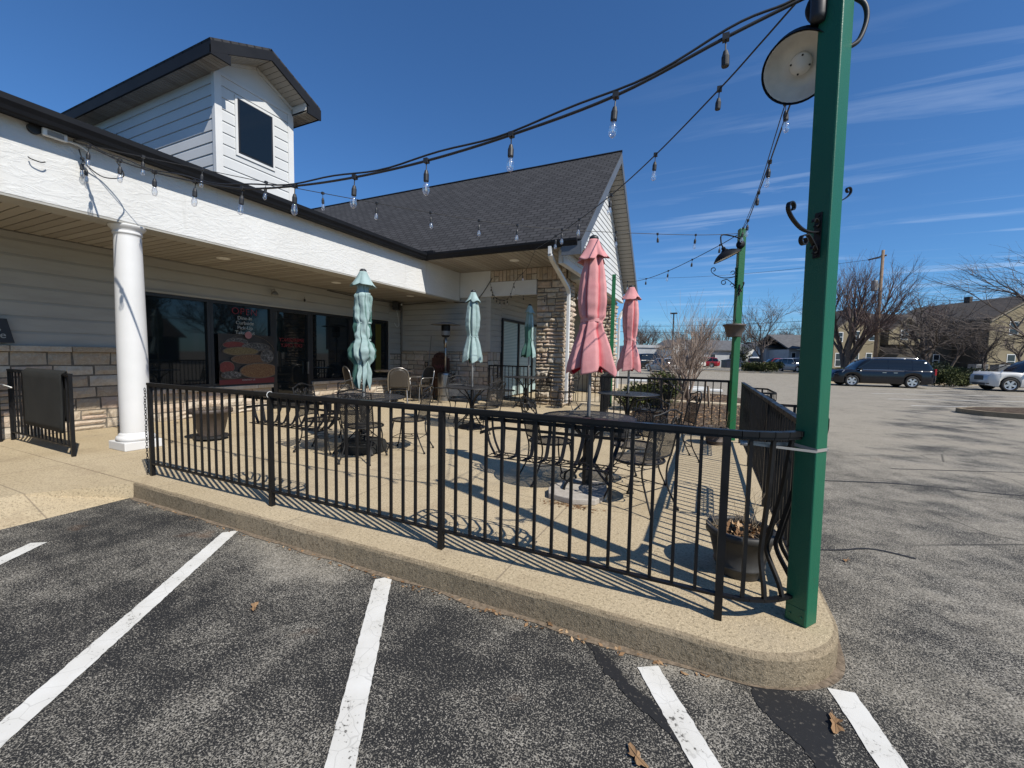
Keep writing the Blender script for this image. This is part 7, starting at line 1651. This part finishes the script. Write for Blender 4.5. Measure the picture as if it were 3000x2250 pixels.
# ------------------------------------------------------------------ vehicles
def car(label, loc, rz, L, W, H, paint, belt=0.58, hood=0.27, cowl=0.33, rear=0.97, roof=(0.42,0.86), wb=(0.19,0.79), rw=0.34, tail=0.08, gclear=0.20, nose_h=0.50, name='parked_car', cat='car', rails=False, group=None, rim=M_RIM, detail=True):
    """x forward: nose at +L/2"""
    root = thing(name, label, cat, loc, rz, group)
    def xs(f): return L/2-f*L
    NS = 64; lo, hi = [], []
    zb = belt*H
    def belt_z(f):
        if f < 0.02: return nose_h*H*0.86
        if f < cowl: return nose_h*H+(zb-nose_h*H)*((f-0.02)/(cowl-0.02))**0.75
        if f > rear: return zb-0.10*H*((f-rear)/(1-rear+1e-6))**2*0.3
        return zb+0.02*H*(f-cowl)/(rear-cowl)
    def wid(f):
        e = min(1.0, (f/0.10)) if f < 0.10 else (min(1.0, (1-f)/0.07) if f > 0.93 else 1.0)
        return W/2*(0.80+0.20*math.sin(e*PI/2))
    def bot(f):
        z = gclear
        if f < 0.05: z = gclear+0.06*(1-f/0.05)
        if f > 0.95: z = gclear+0.14*((f-0.95)/0.05)
        for w in wb:
            d = abs(f-w)*L; R_ = rw+0.055
            if d < R_: z = max(z, rw+math.sqrt(R_*R_-d*d))
        return z
    b = MB(); rows = []
    fr = sorted(set([i/NS for i in range(NS+1)]+[w+k*(rw+0.055)/L*c for w in wb for k in (-1,1) for c in (1.0,0.985,0.9,0.75)]))
    for f in fr:
        x, w = xs(f), wid(f); z0, z1 = bot(f), belt_z(f); zmid = max(z0+0.01, z0+(z1-z0)*0.55)
        sec = [(w*0.93, z0), (w*0.995, z0+(zmid-z0)*0.5), (w, zmid), (w*0.985, z1-(z1-zmid)*0.35), (w*0.955, z1-0.01), (w*0.90, z1+0.005)]
        if f < cowl: sec.append((w*0.5, z1+0.035))
        else: sec.append((w*0.5, z1+0.006))
        rows.append([Vector((x, y, z)) for y, z in sec]+[Vector((x, 0, sec[-1][1]+(0.012 if f < cowl else 0)))]+[Vector((x, -y, z)) for y, z in reversed(sec)])
    n = len(rows[0]); vs = [p_ for r_ in rows for p_ in r_]
    fs = [(i*n+k, i*n+k+1, (i+1)*n+k+1, (i+1)*n+k) for i in range(len(rows)-1) for k in range(n-1)]
    fs += [tuple(range(n)), tuple((len(rows)-1)*n+k for k in range(n-1, -1, -1))]
    b.add(vs, fs); b.build('body', paint, root, smooth=True)
    # greenhouse: glass then roof and pillars
    r0, r1 = roof; zr = H
    def prof(f):
        if f <= r0: t_ = (f-cowl)/(r0-cowl); return zb+(zr-zb)*(1-(1-max(0,t_))**1.7)*0.965
        if f >= r1: t_ = (rear-f)/(rear-r1); return zb+(zr-zb)*(1-(1-max(0,t_))**2.2)*0.965
        t_ = (f-r0)/(r1-r0); return zr*(0.985+0.015*math.sin(PI*t_))-(0.02 if t_ > .8 else 0)
    g = MB(); rows = []; frs = [cowl+(rear-cowl)*i/30 for i in range(31)]
    for f in frs:
        x, w, zt_ = xs(f), wid(f)*0.90, prof(f); k = (zt_-zb)/(zr-zb+1e-6); wt = w*(1-0.17*k)
        rows.append([Vector((x,w,zb-0.01)), Vector((x,(w+wt)/2*1.01,(zb+zt_)/2)), Vector((x,wt,max(zb,zt_-0.05))), Vector((x,wt*0.86,zt_)), Vector((x,0,zt_+0.02*k)), Vector((x,-wt*0.86,zt_)), Vector((x,-wt,max(zb,zt_-0.05))), Vector((x,-(w+wt)/2*1.01,(zb+zt_)/2)), Vector((x,-w,zb-0.01))])
    n = 9; g.add([p_ for r_ in rows for p_ in r_], [(i*n+k, i*n+k+1, (i+1)*n+k+1, (i+1)*n+k) for i in range(30) for k in range(8)]+[tuple(range(9)), tuple(30*9+k for k in range(8,-1,-1))]); g.build('window_glass', M_CARGLASS, root, smooth=True)
    b = MB(); 
    R0 = [r_ for f, r_ in zip(frs, rows) if r0-0.015 <= f <= r1+0.05]
    top = [[q+Vector((0,0,0.012)) for q in r_[2:7]] for r_ in R0]; vs = [q for r_ in top for q in r_]; b.add(vs, [(i*5+k, i*5+k+1, (i+1)*5+k+1, (i+1)*5+k) for i in range(len(top)-1) for k in range(4)]); b.build('roof', paint, root, smooth=True)
    for f0, f1 in ((cowl, r0+0.01),)+tuple((a, a) for a in ((r0+(r1-r0)*0.36), (r0+(r1-r0)*0.78)))+((rear, r1+0.005),):
        for s in (1,-1):
            def sp(f, top_):
                i = min(range(31), key=lambda j: abs(frs[j]-f)); r_ = rows[i]; q = r_[2] if top_ else r_[0]; return Vector((q.x, (q.y+0.006)*s, q.z))
            b = MB(); b.bar(sp(f0, False), sp(f1, True), 0.055 if f0 != f1 else 0.035, 0.02, up=(0,1,0)); b.build('door_pillar', paint, root)
    for w in wb:
        for s in (1,-1):
            t_ = MB(); c_ = (xs(w), s*(W/2-0.115), rw); q = Matrix.Rotation(-PI/2*s, 3, 'X')
            t_.lathe([(rw*0.66,-0.10),(rw*0.92,-0.11),(rw,-0.08),(rw,0.08),(rw*0.93,0.108),(rw*0.70,0.112),(rw*0.67,0.09)], 32, c_, q, cap=False); wo_ = t_.build('wheel', M_TYRE, root, smooth=True)
            d = MB(); d.lathe([(0,0.05),(rw*0.66,0.05)], 28, c_, q, cap=False); d.build('wheel_well', M_BLACKPL, wo_)
            rm = MB(); rm.lathe([(rw*0.60,0.09),(rw*0.68,0.098),(rw*0.68,0.07),(rw*0.60,0.07)], 30, c_, q, cap=False)
            rm.lathe([(0,0.10),(rw*0.15,0.098),(rw*0.17,0.08)], 16, c_, q, cap=False)
            for k in range(5):
                a = 2*PI*k/5+0.3; dv = Vector((math.cos(a), math.sin(a), 0)); pv = Vector((-dv.y, dv.x, 0)); base = [dv*rw*0.10+pv*rw*0.12, dv*rw*0.10-pv*rw*0.12, dv*rw*0.63-pv*rw*0.17, dv*rw*0.63+pv*rw*0.17]
                rm.add([Vector(c_)+q@(v_+Vector((0,0,0.092))) for v_ in base]+[Vector(c_)+q@(v_+Vector((0,0,0.062))) for v_ in base], [(0,1,2,3),(4,7,6,5),(0,4,5,1),(1,5,6,2),(2,6,7,3),(3,7,4,0)])
            rm.build('rim', rim, wo_)
    for s in (1,-1):
        b = MB(); b.add([Vector((xs(0.015),s*W*0.42,nose_h*H*0.80)),Vector((xs(0.01),s*W*0.26,nose_h*H*0.80)),Vector((xs(0.03),s*W*0.28,nose_h*H*0.97)),Vector((xs(0.11),s*W*0.475,nose_h*H*1.06)),Vector((xs(0.085),s*W*0.485,nose_h*H*0.92))], [(0,1,2,3,4)]); 
        for i_, v_ in enumerate(b.v): b.v[i_] = (v_[0]+0.012, v_[1]*1.012, v_[2]+0.01)
        b.build('headlight', M_LAMPG, root, solid=0.01)
        b = MB(); b.box((xs(0.985), s*W*0.425, zb*0.94), (0.10, 0.10, 0.22*H)); b.build('tail_light', M_TAIL, root, bevel=0.02)
        b = MB(); b.box((xs(cowl+0.045), s*(W/2+0.07), zb+0.06), (0.12, 0.20, 0.14)); b.build('mirror', paint, root, bevel=0.03)
        if detail:
            for f in (r0+(r1-r0)*0.25, r0+(r1-r0)*0.46):
                b = MB(); b.box((xs(f), s*(W/2-0.005), zb*0.86), (0.20, 0.03, 0.028)); b.build('handle', M_CHROME, root)
            b = MB(); b.tube([Vector((xs(f), s*(wid(f)*0.905+0.012), zb+0.012)) for f in [cowl+0.02+(rear-cowl-0.03)*i/14 for i in range(15)]], 0.012, 5); b.build('chrome_strip', M_CHROME, root)
    b = MB(); b.box((L/2+0.004, 0, nose_h*H*0.70), (0.03, W*0.40, 0.15*H)); b.box((L/2+0.002, 0, gclear+0.13), (0.03, W*0.58, 0.12)); [b.box((L/2-0.03, q*W*0.36, nose_h*H*0.40), (0.08, 0.20, 0.06)) for q in (-1, 1)]; b.build('grille', M_BLACKPL, root, bevel=0.02)
    b = MB(); b.bx((xs(0.93),-W*0.40,gclear-0.03),(xs(0.08),W*0.40,gclear+0.12)); b.build('underbody', M_BLACKPL, root)
    if rails:
        for s in (1,-1): b = MB(); b.tube(smooth_path([(xs(r0+0.03), s*W*0.35, zr-0.02),(xs(r0+0.07), s*W*0.355, zr+0.055),(xs(r1-0.10), s*W*0.355, zr+0.055),(xs(r1-0.05), s*W*0.35, zr)],5), 0.018, 6); b.build('roof_rail', M_CHROME if detail else M_BLACKPL, root)
    return root
# navy minivan: wheel marks measured on the asphalt; nose to the left of the photograph
vF, vR = ground_at(2499, 26.0), ground_at(2677, 25.0); hd = (vF-vR).normalized(); sideN = Vector((hd.y, -hd.x, 0)); 
if sideN.dot(CAM-vF) < 0: sideN = -sideN
mid = (vF+vR)/2; wbl = (vF-vR).length
def place_car(vF, vR, W, wb, L, **kw):
    hd = (vF-vR).normalized(); sn = Vector((hd.y,-hd.x,0)); sn = sn if sn.dot(Vector((0,0,0))-vF) > 0 else -sn
    fc = (wb[0]+wb[1])/2; m_ = (vF+vR)/2-sn*(W/2-0.06); c = m_+hd*(fc-0.5)*L
    return Vector((c.x, c.y, gz(c.y))), math.atan2(hd.y, hd.x)
Lv = wbl/0.585; wbv = (0.185, 0.77)
loc, rz = place_car(vF, vR, 1.98, wbv, Lv)
print('van wheelbase', wbl, 'len', Lv)
car('dark navy minivan with roof rails parked across the lot', loc, rz, Lv, 1.98, 1.74, M_NAVY, belt=0.60, hood=0.22, cowl=0.215, rear=0.975, roof=(0.37,0.88), wb=wbv, rw=0.36, nose_h=0.54, name='minivan', cat='minivan', rails=True, gclear=0.24)
sF, sR = ground_at(2965, 23.4), ground_at(3125, 22.6)
sR = sF+(sR-sF).normalized()*2.98; Ls = 4.95
loc, rz = place_car(sF, sR, 2.0, (0.175,0.775), Ls)
car('white SUV with a dark front grille at the right edge of the photo', loc, rz, Ls, 2.0, 1.77, M_PEARL, belt=0.60, cowl=0.28, rear=0.97, roof=(0.42,0.88), wb=(0.175,0.775), rw=0.385, nose_h=0.60, name='parked_suv', cat='SUV', rails=True, gclear=0.27)
for px, dp, dz, label, paint, hh, ang in ((2333,47,0,'silver estate car facing the camera left of the near green post',M_SILV,1.5,-88),(2300,51,0,'grey saloon behind the hedge island',M_SILV,1.45,175),(2215,52,0,'white car at the left of the hedge island',M_PEARL,1.6,60),(2270,57,0,'red car behind the hedge island',M_CRED,1.5,170),(2355,53,0,'dark car behind the silver estate car',M_CBLK,1.6,-80),(1945,43,0,'pale silver saloon in the far lot under the umbrella shaped tree',M_SILV,1.4,100),(1915,50,0,'black pickup sized car in the far lot, left of the silver saloon',M_CBLK,1.8,10),(1985,52,0,'black car in the far lot behind the young tree',M_CBLK,1.5,150),(1888,60,0,'white car far off beside the long pale building',M_PEARL,1.5,80),(2015,58,0,'white car far off by the gabled house',M_PEARL,1.5,120),(1870,66,0,'dark car farthest off by the long pale building',M_CBLK,1.5,70),(2060,64,0,'red car far off before the grey shop',M_CRED,1.5,150)):
    u = gat(px, dp); car(label, u, YAW+R(ang), 4.6, 1.8, hh, paint, cowl=0.29, rear=0.90 if hh < 1.5 else 0.97, roof=(0.42,0.78 if hh < 1.5 else 0.88), wb=(0.185,0.775), rw=0.32, nose_h=0.52, detail=False, group='cars parked in the far lot')
